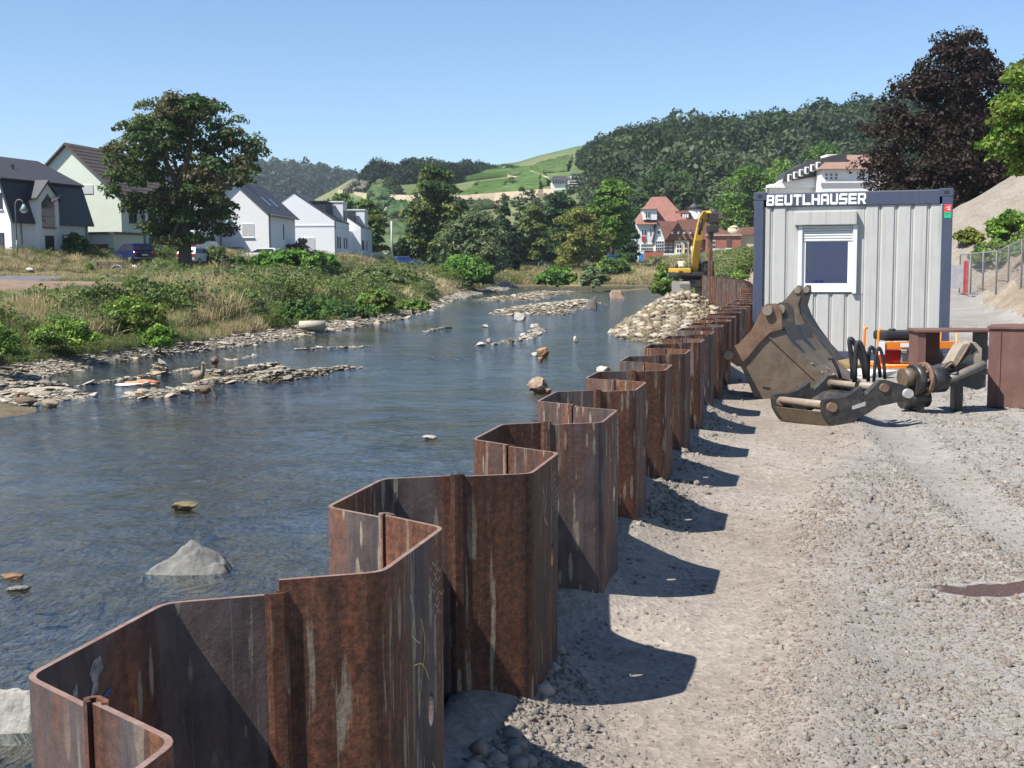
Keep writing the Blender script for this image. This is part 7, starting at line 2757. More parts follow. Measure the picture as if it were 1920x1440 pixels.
# brick wing on the right and annex
v.box(1322, 1387, 494, 443, -1.0, 8, BRICKM, 'brick_wing')
v.box(1321, 1388, 443.5, 441, -1.3, 8.3, M('pale_cornice', (0.42, 0.38, 0.32), 0.8), 'cornice')
v.win(1328, 1339, 452, 467, -1.0, PVC, 2, 2)
v.box(1360, 1368, 466, 448, -1.12, -1.004, BROWNF, 'blind_window')
v.box(1358, 1370, 468, 466, -1.2, -1.004, WHITE, 'sill')
v.poly([(1318, 412), (1330, 396), (1352, 397), (1356, 404), (1366, 410)], 3, 10, ROOF_B, 'rear_roof')
v.box(1387, 1428, 494, 440, 0.5, 10, CREAM, 'annex_wall')
v.poly([(1383, 441), (1390, 428), (1440, 426), (1440, 442)], -0.2, 10, ROOF_R, 'annex_roof')
MB().cyl((v.X(1378), 1.5, v.Z(441)), (v.X(1378), 1.5, v.Z(428)), 1.3, 14).build('round_bay', CREAM, v.o)
MB().cyl((v.X(1378), 1.5, v.Z(428)), (v.X(1378), 1.5, v.Z(424)), 1.4, 14, 0.3).build('round_bay_roof', CREAM, v.o)

# white hotel behind the container
w_ = Far('hotel', 'white hotel with dark mansard roof and brown hipped corner behind the container', 1560, 470, 150)
w_.box(1448, 1560, 480, 345, 2, 4, WHITE, 'wall')
w_.poly([(1440, 352), (1458, 345), (1480, 331), (1545, 305), (1568, 305), (1568, 352)], 1.4, 3.5, WHITE, 'cornice')
w_.poly([(1470, 342), (1474, 325), (1520, 303), (1588, 288), (1588, 325), (1545, 330)], 1.0, 5, ROOF_D, 'mansard_roof')
for i in range(6):
    a = 1478 + i * 10.5; b = 341 - i * 4.4
    dmr = w_.box(a, a + 6, b, b - 13, 0.3, 2, WHITE, 'dormer')
    w_.box(a + 1.2, a + 4.8, b - 2, b - 11, 0.2, 0.29, GLASS, 'pane', dmr)
w_.box(1532, 1650, 480, 320, -1.5, 14, WHITE, 'corner_block')
w_.hip(1526, 1660, 322, 1572, 1640, 288, -2.3, 15, ROOF_N)
w_.box(1528, 1655, 347, 343, -1.75, -1.503, WHITE, 'cornice_band')
for i in range(3):
    w_.win(1538 + i * 9, 1543.5 + i * 9, 329, 341, -1.5, PVC, 1, 2, GLASS_B)
w_.box(1566, 1592, 300, 286, 5, 8, WHITE, 'roof_house')

# hotel on the hillside
hp = on_hill(1085, 352)
f = Far('hillside_hotel', 'long white hotel with dark roofs high in the vineyards', 1085, 352, float(hp[1]))
f.o.location = (hp[0], hp[1], hp[2])
f.box(1036, 1066, 362, 337, 1, 12, WHITE, 'wing')
f.hip(1034, 1068, 338, 1040, 1064, 328, 0, 13, ROOF_D)
f.box(1066, 1120, 362, 337, -1, 12, WHITE, 'main_wall')
f.hip(1065, 1122, 338, 1074, 1116, 324, -2, 13, ROOF_D)
f.box(1118, 1134, 358, 330, 3, 12, WHITE, 'end_wall')
for j in range(3):
    f.box(1066, 1118, 341 + j * 4.6, 340 + j * 4.6, -3.2, -1.01, WHITE, 'balcony')
    for i in range(9):
        f.box(1068.5 + i * 5.6, 1071.5 + i * 5.6, 344.3 + j * 4.6, 341.6 + j * 4.6, -1.2, -1.004, GLASS, 'window')
for i in range(6):
    f.box(1038.5 + i * 4.6, 1040.8 + i * 4.6, 344, 340, 0.8, 0.996, GLASS, 'window')
    f.box(1070 + i * 7, 1073 + i * 7, 335.5, 331, -1.3, 0.5, WHITE, 'dormer')
f.box(1090, 1112, 342, 339, -4.5, -3.3, WHITE, 'awning')
for (a, b, nm, lab) in ((743, 424, 'vineyard_hut', 'small pale hut among the lower vineyard terraces'), (985, 312, 'vineyard_hut', 'tiny white hut on the crest of the vineyard hill')):
    q = on_hill(a, b)
    t_ = thing(nm, lab, 'hut', tuple(q))
    MB().box(-1.4, 1.4, -1.4, 1.4, -1, 1.6).build('wall', WHITE, t_)
    MB().prism([(-1.6, 1.6), (1.6, 1.6), (0, 2.3)], 'y', -1.5, 1.5).build('roof', ROOF_N, t_)
# ------------------------------------------------------------------ excavator with vibratory hammer
YEL = M('excavator_yellow', (0.56, 0.34, 0.04), 0.45, 0.12, 2, 0.05, dirt=(0.42, 0.27, 0.08), dirt_amt=0.4)
TRACK = M('track_steel', (0.24, 0.225, 0.205), 0.7, 0.3, 6, 0.4, 20, 0.02)


def build_excavator():
    Y = 74.0
    p = at_y(1297, 546, Y)
    z = gz(p.x, Y)
    e = thing('excavator', 'yellow crawler excavator holding a pile hammer beyond the wall', 'excavator', (p.x, Y, max(z, p.z - 0.1)))
    k = Y / FOC
    L = lambda a, b: ((a - 1297) * k, -(b - 546) * k)
    X = lambda a: (a - 1297) * k
    Z = lambda b: -(b - 546) * k
    for x0, x1 in ((1267, 1285), (1311, 1329)):
        prof = [(-1.9, 0.15), (-1.6, 0.0), (1.6, 0.0), (1.9, 0.2), (1.95, 0.45), (1.7, 0.72), (-1.7, 0.72), (-1.95, 0.45)]
        t = MB().prism(prof, 'x', X(x0), X(x1)).build('crawler_track', TRACK, e)
        for i in range(9):
            MB().box(X(x0) - 0.02, X(x1) + 0.02, -1.96, -1.90, 0.08 + i * 0.065, 0.115 + i * 0.065).build('track_shoe', TRACK, t)
    MB().bev(X(1285), X(1311), -1.2, 1.2, 0.35, 0.85, 0.06).build('undercarriage', BLACKM, e)
    MB().cyl((X(1298), 0, 0.85), (X(1298), 0, 1.02), 0.75, 20).build('slew_ring', BLACKM, e)
    MB().bev(X(1263), X(1333), -1.3, 2.6, 1.02, 1.3, 0.05).build('deck', BLACKM, e)
    MB().bev(X(1263), X(1290), -1.35, 2.6, 1.2, Z(500), 0.08).build('engine_hood', YEL, e)
    MB().bev(X(1268), X(1274), -1.40, -1.352, 1.32, Z(508), 0.02).build('grille', BLACKM, e)
    MB().bev(X(1266), X(1288), -1.40, -1.352, Z(512), Z(509), 0.01).build('stripe', BLACKM, e)
    MB().cyl((X(1272), 0.8, Z(500)), (X(1272), 0.8, Z(490)), 0.08, 10).build('exhaust', BLACKM, e)
    MB().bev(X(1275), X(1283), 0.3, 1.2, Z(497), Z(487), 0.04).build('filter_box', WHITE, e)
    cab = MB().bev(X(1312), X(1331), -1.5, 0.6, 1.25, Z(487), 0.10).build('cab', BLACKM, e)
    MB().bev(X(1314), X(1329), -1.53, -1.505, 1.7, Z(490), 0.02).build('windscreen', GLASS_B, cab)
    MB().box(X(1331) + 0.003, X(1331) + 0.02, -1.3, 0.3, 1.8, Z(490)).build('side_window', GLASS_B, cab)
    for a in (1291, 1306):
        MB().cyl((X(a), -1.0, 1.5), (X(a), -1.2, Z(460)), 0.06, 10).build('boom_cylinder', M('chrome_rod', (0.35, 0.35, 0.35), 0.3, metal=0.8), e)
        MB().cyl((X(a), -0.9, 1.3), (X(a), -1.1, Z(492)), 0.11, 10).build('cylinder_barrel', BLACKM, e)
    # boom: slightly bent box beam rising towards the camera and to the right
    def beam(path, w, t, mat, nm):
        vs, fs = [], []
        for i, (x, y, z_, s_) in enumerate(path):
            for dx, dy in ((-1, -1), (1, -1), (1, 1), (-1, 1)):
                vs.append((x + dx * w / 2 * s_, y + dy * t / 2 * s_, z_))
        n = len(path)
        for i in range(n - 1):
            for q in range(4):
                fs.append((i * 4 + q, i * 4 + (q + 1) % 4, (i + 1) * 4 + (q + 1) % 4, (i + 1) * 4 + q))
        fs += [(3, 2, 1, 0), tuple((n - 1) * 4 + q for q in range(4))]
        return MB().add(vs, fs).build(nm, mat, e)
    bx_ = beam([(X(1298), -0.6, 1.3, 1.0), (X(1297), -1.2, Z(480), 1.1), (X(1299), -1.7, Z(450), 1.05), (X(1303), -2.0, Z(417), 0.8)], 0.38, 0.7, YEL, 'boom')
    beam([(X(1302), -2.0, Z(425), 0.8), (X(1305), -2.3, Z(410), 1.0), (X(1310), -2.6, Z(398), 0.9), (X(1314), -2.8, Z(402), 0.6)], 0.42, 0.6, YEL, 'stick')
    MB().cyl((X(1299), -2.35, Z(440)), (X(1303), -2.5, Z(408)), 0.09, 10).build('cylinder_barrel', BLACKM, e)
    hm = MB().bev(X(1314), X(1329), -3.1, -2.3, Z(420), Z(402), 0.05).build('vibratory_hammer', BLACKM, e)
    MB().bev(X(1312), X(1330), -3.15, -2.25, Z(437), Z(424), 0.06).build('hammer_gearbox', BLACKM, e)
    MB().bev(X(1318), X(1323), -2.9, -2.5, Z(424), Z(420), 0.01).build('hammer_neck', PIN, e)
    MB().bev(X(1314), X(1322), -2.95, -2.45, Z(446), Z(437), 0.03).build('clamp', BLACKM, e)
    for i in range(3):
        MB().tube(curve3([(X(1312), -2.5, Z(405)), (X(1326 + 3 * i), -2.6, Z(414 + 5 * i)), (X(1331 - i), -2.7, Z(425)), (X(1324), -2.8, Z(432))], 5), 0.035, 6).build('hydraulic_hose', BLACK, hm)
    prof = [(-0.14, 0.10), (-0.09, -0.10), (0.09, -0.10), (0.14, 0.10), (0.12, 0.10), (0.08, -0.075), (-0.08, -0.075), (-0.12, 0.10)]
    d = thing('sheet_pile', 'single long sheet pile hanging upright from the excavator hammer', 'sheet pile', (p.x + X(1318), Y - 2.7, max(z, p.z - 0.1)))
    MB().prism(prof, 'z', -1.0, Z(446)).build('pile_section', PILE_STEEL, d)
    return e


build_excavator()


# ------------------------------------------------------------------ cars
def car(name, label, pos, heading, paint, L=4.3, W=1.75, H=1.5, style='hatch', group=None):
    c = thing(name, label, 'car' if style != 'van' else 'van', pos, heading, group)
    # local x forward
    if style == 'van':
        prof = [(-L / 2, 0.35), (-L / 2, H), (L / 2 - 1.3, H), (L / 2 - 0.5, 1.15), (L / 2, 0.95), (L / 2, 0.35)]
        cabp = [(L / 2 - 2.0, 1.2), (L / 2 - 1.9, H - 0.12), (L / 2 - 1.32, H - 0.12), (L / 2 - 0.62, 1.2)]
    else:
        prof = [(-L / 2, 0.32), (-L / 2 - 0.02, 0.85), (-L / 2 + 0.12, 0.98), (L / 2 - 1.15, 0.98), (L / 2 - 0.1, 0.78), (L / 2, 0.35)]
        cabp = [(-L / 2 + 0.08, 0.98), (-L / 2 + 0.42, H), (L / 2 - 2.1, H), (L / 2 - 1.25, 0.98)]
    b = MB().prism(prof, 'y', -W / 2, W / 2).build('body', paint, c)
    md = b.modifiers.new('soft', 'BEVEL'); md.width = 0.07; md.segments = 3
    if style != 'van':
        g = MB()
        pin = W / 2 - 0.09
        n = len(cabp)
        vs = [(x, -W / 2 + 0.02 + (0.16 if z > 1.1 else 0), z) for x, z in cabp] + [(x, W / 2 - 0.02 - (0.16 if z > 1.1 else 0), z) for x, z in cabp]
        cab = MB().add(vs, [(0, 1, 2, 3), (7, 6, 5, 4), (0, 4, 5, 1), (1, 5, 6, 2), (2, 6, 7, 3)]).build('cabin', paint, c)
        for sd in (-1, 1):
            y = sd
            pts = [(-L / 2 + 0.32, 1.03), (-L / 2 + 0.52, H - 0.10), (L / 2 - 2.15, H - 0.10), (L / 2 - 1.42, 1.03)]
            vv = [(x, sd * (W / 2 - 0.02 - 0.16 * (z - 0.98) / (H - 0.98) + 0.012), z) for x, z in pts]
            MB().add(vv, [(0, 1, 2, 3)]).build('side_window', GLASS, cab)
        a0, a1 = (-L / 2 + 0.11 - 0.012, 1.05), (-L / 2 + 0.40 - 0.012, H - 0.07)
        MB().add([(a0[0], -W / 2 + 0.18, a0[1]), (a0[0], W / 2 - 0.18, a0[1]), (a1[0], W / 2 - 0.26, a1[1]), (a1[0], -W / 2 + 0.26, a1[1])], [(0, 1, 2, 3)]).build('rear_window', GLASS, cab)
        a0, a1 = (L / 2 - 1.27 + 0.015, 1.02), (L / 2 - 2.08 + 0.015, H - 0.05)
        MB().add([(a0[0], -W / 2 + 0.15, a0[1]), (a0[0], W / 2 - 0.15, a0[1]), (a1[0], W / 2 - 0.25, a1[1]), (a1[0], -W / 2 + 0.25, a1[1])], [(0, 1, 2, 3)]).build('windscreen', GLASS, cab)
    else:
        for sd in (-1, 1):
            MB().prism(cabp, 'y', sd * W / 2 + (0.002 if sd > 0 else -0.012), sd * W / 2 + (0.012 if sd > 0 else -0.002)).build('side_window', GLASS, c)
        MB().box(-L / 2 - 0.012, -L / 2 - 0.002, -0.6, 0.6, 1.2, H - 0.25).build('rear_window', GLASS, c)
    LT = M('tail_light', (0.35, 0.02, 0.02), 0.3, 0.1, 4, 0); HLm = M('head_light', (0.6, 0.6, 0.6), 0.2, 0.05, 4, 0)
    for sd in (-1, 1):
        MB().bev(-L / 2 - 0.05, -L / 2 + 0.10, sd * (W / 2 - 0.14) - 0.11, sd * (W / 2 - 0.14) + 0.11, 0.72, 0.95, 0.02).build('tail_light', LT, c)
        MB().bev(L / 2 - 0.18, L / 2 + 0.01, sd * (W / 2 - 0.2) - 0.16, sd * (W / 2 - 0.2) + 0.16, 0.58, 0.72, 0.02).build('headlight', HLm, c)
        for x in (-L / 2 + 0.78, L / 2 - 0.82):
            wh = MB().cyl((x, sd * (W / 2 - 0.19), 0.31), (x, sd * (W / 2 + 0.01), 0.31), 0.31, 18).build('wheel', BLACK, c)
            MB().cyl((x, sd * (W / 2 + 0.0), 0.31), (x, sd * (W / 2 + 0.02), 0.31), 0.19, 12).build('rim', ALU, wh)
    MB().bev(-L / 2 - 0.06, -L / 2 + 0.1, -W / 2 + 0.1, W / 2 - 0.1, 0.36, 0.5, 0.03).build('bumper', PIPE, c)
    MB().box(-L / 2 - 0.028, -L / 2 - 0.021, -0.26, 0.26, 0.62, 0.73).build('number_plate', PVC, c)
    return c


def paint(name, col):
    return M(name, col, 0.25, 0.05, 1, 0.0, spec=0.6)


def on_street(px, py, Y):
    p = at_y(px, py, Y)
    return (p.x, Y, gz(p.x, Y))


car('car', 'dark blue estate car parked before the pale green house', on_street(247, 482, 95), R(135), paint('dark_blue_paint', (0.012, 0.018, 0.085)), 4.2, 1.75, 1.55)
car('car', 'silver car parked right behind the big tree trunk', on_street(371, 478, 103), R(75), paint('silver_paint', (0.45, 0.46, 0.48)), 4.1, 1.75, 1.5)
car('delivery_van', 'white van parked behind the silver car', on_street(372, 472, 112), R(80), paint('white_paint', (0.72, 0.72, 0.72)), 4.9, 1.95, 2.1, 'van')
car('car', 'pale grey car parked before the white gabled house', on_street(488, 480, 114), R(170), paint('pale_grey_paint', (0.5, 0.52, 0.52)), 4.2, 1.75, 1.45)
car('car', 'small blue car at the end of the street by the utility pole', on_street(764, 484, 160), R(20), paint('mid_blue_paint', (0.03, 0.08, 0.30)), 3.9, 1.7, 1.45)


def caravan(px, py, Y, label, L=3.6, H=2.3, nm='caravan'):
    p = at_y(px, py, Y)
    c = thing(nm, label, nm.replace('_', ' '), (p.x, Y, max(gz(p.x, Y), p.z)))
    prof = [(-L / 2, 0.5), (-L / 2, H - 0.4), (-L / 2 + 0.35, H), (L / 2 - 0.6, H), (L / 2, 1.4), (L / 2, 0.5)]
    b = MB().prism(prof, 'y', -1, 1).build('body', paint('white_paint', (0.72, 0.72, 0.72)), c)
    MB().box(-0.9, 0.8, -1.02, -1.003, 1.1, 1.8).build('window', GLASS, c)
    for x in (-L / 4, L / 4):
        MB().cyl((x, -1.02, 0.33), (x, -0.8, 0.33), 0.33, 14).build('wheel', BLACK, c)
    return c


caravan(1350, 492, 222, 'white van parked before the brick wing of the villa', 3.6, 2.1, 'parked_van')
caravan(1377, 492, 224, 'white low trailer beside the parked van at the villa', 2.0, 1.3, 'box_trailer')
caravan(1404, 490, 215, 'white cabin half hidden behind the container frame', 2.6, 2.3, 'site_cabin')


# ------------------------------------------------------------------ street furniture and site things
def lamp(label, px, py0, py1, Y):
    b = at_y(px, py1, Y); t = at_y(px, py0, Y)
    z0 = min(gz(b.x, Y), b.z)
    H = t.z - z0
    o = thing('street_lamp', label, 'street lamp', (b.x, Y, z0), 0, 'street lamps before the houses')
    POST = M('lamp_post_green', (0.10, 0.13, 0.13), 0.5, 0.1, 3, 0)
    MB().cyl((0, 0, 0), (0, 0, 1.2), 0.075, 10).build('base_sleeve', POST, o)
    MB().tube([(0, 0, 1.2), (0, 0, H - 0.5)] + [(0.3 - 0.3 * math.cos(a), 0, H - 0.4 + 0.35 * math.sin(a)) for a in np.linspace(0.0, math.pi * 0.9, 9)], 0.045, 8).build('pole', POST, o)
    lh = MB().tube([(0.6, 0, H - 0.36), (0.6, 0, H - 0.55), (0.6, 0, H - 0.85)], [0.07, 0.16, 0.33], 14).build('lamp_shade', M('verdigris', (0.17, 0.26, 0.25), 0.5, 0.1, 4, 0), o)
    MB().tube([(0.6, 0, H - 0.86), (0.6, 0, H - 0.98)], [0.24, 0.14], 12).build('lamp_glass', PVC, o)
    return o


lamp('green swan neck street lamp in front of the mansard house', 33, 373, 482, 86)
lamp('green swan neck street lamp half hidden right of the big tree', 416, 404, 480, 104)
p = at_y(735, 484, 165)
up = thing('utility_pole', 'pale concrete utility pole at the end of the street', 'utility pole', (p.x, 165, gz(p.x, 165) - 0.2))
MB().cyl((0, 0, 0), (0, 0, 5.2), 0.16, 12, 0.11).build('pole', M('pale_concrete', (0.45, 0.44, 0.42), 0.8), up)
MB().box(-0.35, 0.35, -0.04, 0.04, 4.7, 4.78).build('cross_arm', PIPE, up)
# flag flying from the balcony
p = at_y(112, 368, 91.5)
fl = thing('flag', 'red and white flag flying from a pole at the balcony', 'flag', tuple(p))
MB().cyl((0.1, 0.1, 0.1), (-2.6, -0.4, -0.75), 0.025, 6).build('flag_pole', PIPE, fl)
for c0, c1, mt in ((0.0, 0.5, M('flag_white', (0.75, 0.74, 0.73), 0.8, 0.05, 3, 0)), (0.5, 1.0, M('flag_red', (0.55, 0.03, 0.04), 0.8, 0.05, 3, 0))):
    n = 14
    vs, fs = [], []
    for i in range(n + 1):
        t = i / n
        for j in (c0, c1):
            x = 0.0 - 1.75 * t - 0.12 * j; z = -0.02 - 0.62 * t * 0.85 - 0.42 * j * math.sin(math.pi * min(1, t * 0.9 + 0.1)) 
            y = 0.12 * math.sin(6 * t + j)
            vs.append((x, y, z))
    fs = [(2 * i, 2 * i + 1, 2 * i + 3, 2 * i + 2) for i in range(n)]
    MB().add(vs, fs, True).build('flag_cloth', mt, fl)


def trailer():
    p = hit(212, 515)
    t = thing('flat_trailer', 'old wooden sided car trailer standing on the asphalt', 'trailer', tuple(p), 0.12)
    k = p.y / FOC
    OLD = M('weathered_boards', (0.13, 0.105, 0.085), 0.85, 0.3, 4, 0.4, 15, 0.02)
    W = 50 * k
    zb = 0.48
    MB().box(-W / 2, W / 2, -0.75, 0.75, zb, zb + 0.06).build('bed', OLD, t)
    for j in range(3):
        MB().box(-W / 2, W / 2, -0.79, -0.755, zb + 0.02 + j * 0.13, zb + 0.13 + j * 0.13).build('side_board', OLD, t)
        MB().box(-W / 2, W / 2, 0.755, 0.79, zb + 0.02 + j * 0.13, zb + 0.13 + j * 0.13).build('side_board', OLD, t)
    for x in (-W / 2 + 0.03, -0.1, W / 2 - 0.03):
        MB().box(x - 0.03, x + 0.03, -0.82, -0.795, zb - 0.05, zb + 0.45).build('stake', OLD, t)
    for y in (-0.85, 0.85):
        wh = MB().cyl((0.45, y - 0.09, 0.3), (0.45, y + 0.09, 0.3), 0.3, 18).build('wheel', BLACK, t)
        MB().cyl((0.45, y - 0.1, 0.3), (0.45, y + 0.1, 0.3), 0.14, 12).build('rim', ALU, wh)
        pts = [(0.45 + 0.40 * math.cos(a), 0.3 + 0.36 * math.sin(a)) for a in np.linspace(0.1, math.pi - 0.1, 9)]
        pts2 = [(0.45 + 0.37 * math.cos(a), 0.3 + 0.33 * math.sin(a)) for a in np.linspace(math.pi - 0.1, 0.1, 9)]
        MB().prism(pts + pts2, 'y', y - 0.12, y + 0.12).build('mudguard', PVC, t)
    MB().tube([(-W / 2, 0, 0.45), (-W / 2 - 1.0, 0, 0.42)], 0.05, 8).build('drawbar', PIPE, t)
    fr = MB()
    for z in (zb + 0.1, zb + 0.35, zb + 0.6):
        fr.tube([(-W / 2 - 0.25, -0.75, z), (-W / 2 - 0.25, 0.75, z)], 0.02, 6)
    for y in (-0.75, 0.75):
        fr.tube([(-W / 2 - 0.25, y, zb), (-W / 2 - 0.25, y, zb + 0.62)], 0.02, 6)
    fr.build('end_rack', PIPE, t)
    return p


tp = trailer()
bv, bf = stone_base(91, 0.8, 3)
bv = bv * np.array([0.50, 0.42, 0.52]); bv[:, 2] += 0.36
q = hit(254, 514)
bb = thing('big_bag', 'bulging white big bag beside the trailer', 'bag', tuple(q))
link('sack_body', np_mesh('sack_body', bv * (1 + 0.05 * fnoise(bv[:, 0] * 5, bv[:, 2] * 5, 1, 3, 3)[:, None]), bf, True), M('white_woven_sack', (0.66, 0.65, 0.63)), bb)
for x in (-0.3, 0.3):
    MB().tube([(x - 0.08, 0, 0.6), (x, 0, 0.82), (x + 0.08, 0, 0.6)], 0.025, 6).build('loop', PVC, bb)
q = hit(55, 513)
bv, bf = stone_base(92, 0.6, 2)
link('white_sack', np_mesh('white_sack', bv * np.array([0.32, 0.25, 0.26]) + [0, 0, 0.12], bf, True), M('white_woven_sack', (0.66, 0.65, 0.63)), None, 'torn white sack lying on the asphalt far left', 'sack', None, None, tuple(q))


def px_thing(name, label, cat, px, py, Y):
    p = at_y(px, py, Y)
    z = gz(p.x, Y)
    t = thing(name, label, cat, (p.x, Y, max(z, p.z) if abs(z - p.z) < 3 else p.z))
    k = Y / FOC
    return t, k


t, k = px_thing('wooden_hut', 'small orange brown wooden hut on the far meadow', 'hut', 1065, 497, 205)
WD = M('orange_timber', (0.40, 0.20, 0.08), 0.75, 0.2, 2, 0.2)
MB().box(-1.05, 1.05, 0, 1.8, -0.3, 1.15).build('wall', WD, t)
MB().prism([(-1.35, 1.15), (0, 1.75), (1.35, 1.15), (1.35, 1.28), (0, 1.9), (-1.35, 1.28)], 'y', -0.3, 2.1).build('roof', ROOF_B, t)
MB().box(-0.3, 0.4, -0.04, -0.003, -0.2, 0.9).build('door', BROWNF, t)
t, k = px_thing('mini_digger', 'small yellow mini digger beside the wooden hut', 'excavator', 1082, 497, 203)
MB().bev(-0.6, 0.6, -0.6, 0.6, 0.0, 0.35, 0.05).build('crawler_track', TRACK, t)
MB().bev(-0.55, 0.45, -0.5, 0.6, 0.4, 1.1, 0.06).build('body', YEL, t)
MB().tube([(0.1, -0.5, 0.8), (-0.1, -0.9, 1.9), (0.5, -1.1, 2.2), (0.9, -1.3, 1.2)], 0.11, 8).build('boom', YEL, t)
t, k = px_thing('portable_toilet', 'blue and white portable toilet below the villa', 'toilet cabin', 1202, 492, 232)
MB().bev(-0.6, 0.6, 0, 1.2, -0.2, 2.1, 0.05).build('cabin', PVC, t)
MB().bev(-0.48, 0.48, -0.05, -0.003, -0.1, 1.7, 0.02).build('door', M('toilet_blue', (0.06, 0.22, 0.50), 0.5), t)
MB().bev(-0.64, 0.64, -0.05, 1.25, 2.1, 2.25, 0.05).build('roof', PVC, t)
t, k = px_thing('blue_container', 'blue skip container on the far meadow', 'container', 1146, 492, 200)
MB().bev(-0.9, 0.9, 0, 2.4, -0.1, 1.2, 0.03).build('body', M('container_blue', (0.02, 0.13, 0.42), 0.5), t)
for i in range(4):
    MB().box(-0.8 + i * 0.5, -0.72 + i * 0.5, -0.05, -0.003, 0, 1.1).build('rib', M('container_blue', (0.02, 0.13, 0.42)), t)


def fence(pts, h, label, nm='mesh_fence', pl=3.4):
    """mobile site fence: tube frames with wires, one panel after the other through the world points"""
    P = [Vector(p) for p in pts]
    f = thing(nm, label, 'fence', tuple(P[0]))
    o = P[0]
    for a, b in zip(P[:-1], P[1:]):
        n = max(1, round((b - a).length / pl))
        for i in range(n):
            p0 = a.lerp(b, i / n) - o; p1 = a.lerp(b, (i + 1) / n) - o
            up = Vector((0, 0, h))
            e = (p1 - p0) * 0.02
            mb = MB().tube([p0 + e, p0 + e + up, p1 - e + up, p1 - e, p0 + e], 0.028, 6)
            fr = mb.build('fence_panel', ALU, f)
            w = MB()
            for q in range(1, 12):
                u = p0.lerp(p1, q / 12)
                w.tube([u, u + up], 0.005, 4, False)
            for q in range(1, 5):
                w.tube([p0 + up * q / 5, p1 + up * q / 5], 0.005, 4, False)
            w.build('wire_mesh', ALU, fr)
    return f


def gpt(px, py, Y):
    p = at_y(px, py, Y)
    return (p.x, Y, gz(p.x, Y))


fence([gpt(965, 498, 192), gpt(1010, 497, 196), gpt(1055, 497, 208), ], 1.6, 'grey site fence along the far meadow left of the hut')
fence([gpt(1092, 496, 208), gpt(1135, 494, 212), gpt(1190, 493, 225)], 1.7, 'grey site fence between the hut and the portable toilet')
fence([gpt(1325, 492, 205), gpt(1385, 492, 206), gpt(1412, 492, 206)], 1.6, 'grey site fence before the parked van')
fence([gpt(1800, 490, 47), gpt(1870, 470, 41), gpt(1945, 445, 35)], 1.5, 'leaning mesh fence on the earth bank at the right', pl=2.4)
p = gpt(1812, 490, 46)
bd = thing('barrier_post', 'red and white barrier board leaning by the fence', 'barrier', p)
MB().bev(-0.09, 0.09, -0.02, 0.02, 0, 1.3, 0.01).build('red_board', M('barrier_red', (0.45, 0.05, 0.05), 0.6), bd)
MB().bev(-0.6, -0.1, -0.01, 0.01, 0.25, 1.15, 0.005).build('grey_board', M('barrier_grey', (0.40, 0.40, 0.42), 0.6), bd)


# ------------------------------------------------------------------ gravel heap behind the dirt track
def gravel_heap():
    cx, cy = (2030 - 960) * 56 / FOC, 56.0
    n = 70
    g = np.linspace(-14, 14, n)
    X, Y = np.meshgrid(g, g)
    d = np.hypot(X, Y * 1.1) + 0.35 * fnoise(X, Y, 0.35, 4, 66)
    Z = np.maximum(6.9 - 0.60 * d, -1.5)
    G = np.stack([X, Y, Z + 0.06 * fnoise(X, Y, 1.6, 3, 67)], -1)
    me = grid_mesh('gravel_heap', G)
    mt = mat_ground('pale_gravel', (0.24, 0.205, 0.165), (0.30, 0.265, 0.22), (0.34, 0.31, 0.27), 1.2, 7, 0.3)
    return link('gravel_heap', me, mt, None, 'big pale gravel heap under the trees at the right', 'gravel heap', None, None, (cx, cy, 0.8))


gravel_heap()

# rubble strip on the bank behind the far wall
r9 = np.random.default_rng(72)
n9 = 1600
xx = r9.uniform(10, 24, n9); yy = r9.uniform(60, 100, n9)
zz = ground_z(xx, yy)
stone_stuff('rubble', np.stack([xx, yy, zz], -1), np.clip(r9.lognormal(math.log(0.12), 0.5, n9), 0.05, 0.5), stone_cols(n9, r9, 'shore'), GROUND[5], 12, 0.6)
# clods on the earth bank
n9 = 2600
yy = r9.uniform(20, 60, n9); xx = np.interp(yy, [0, 20, 33, 45, 60], [12, 12.6, 14.3, 18.3, 24]) + r9.uniform(0, 7, n9)
zz = ground_z(xx, yy)
stone_stuff('rubble', np.stack([xx, yy, zz], -1), np.clip(r9.lognormal(math.log(0.05), 0.6, n9), 0.02, 0.3), stone_cols(n9, r9, 'yard') * np.array([1.1, 1.0, 0.85]), GROUND[5], 13, 0.6)


# ------------------------------------------------------------------ geese on the gravel bars
GOOSE_B = M('goose_brown', (0.13, 0.09, 0.06), 0.85, 0.3, 14, 0.3, 60, 0.004)
GOOSE_P = M('goose_pale', (0.21, 0.17, 0.13), 0.85, 0.3, 14, 0.3, 60, 0.004)
BILL = M('goose_leg_pink', (0.42, 0.16, 0.10), 0.6, 0.1, 10, 0)


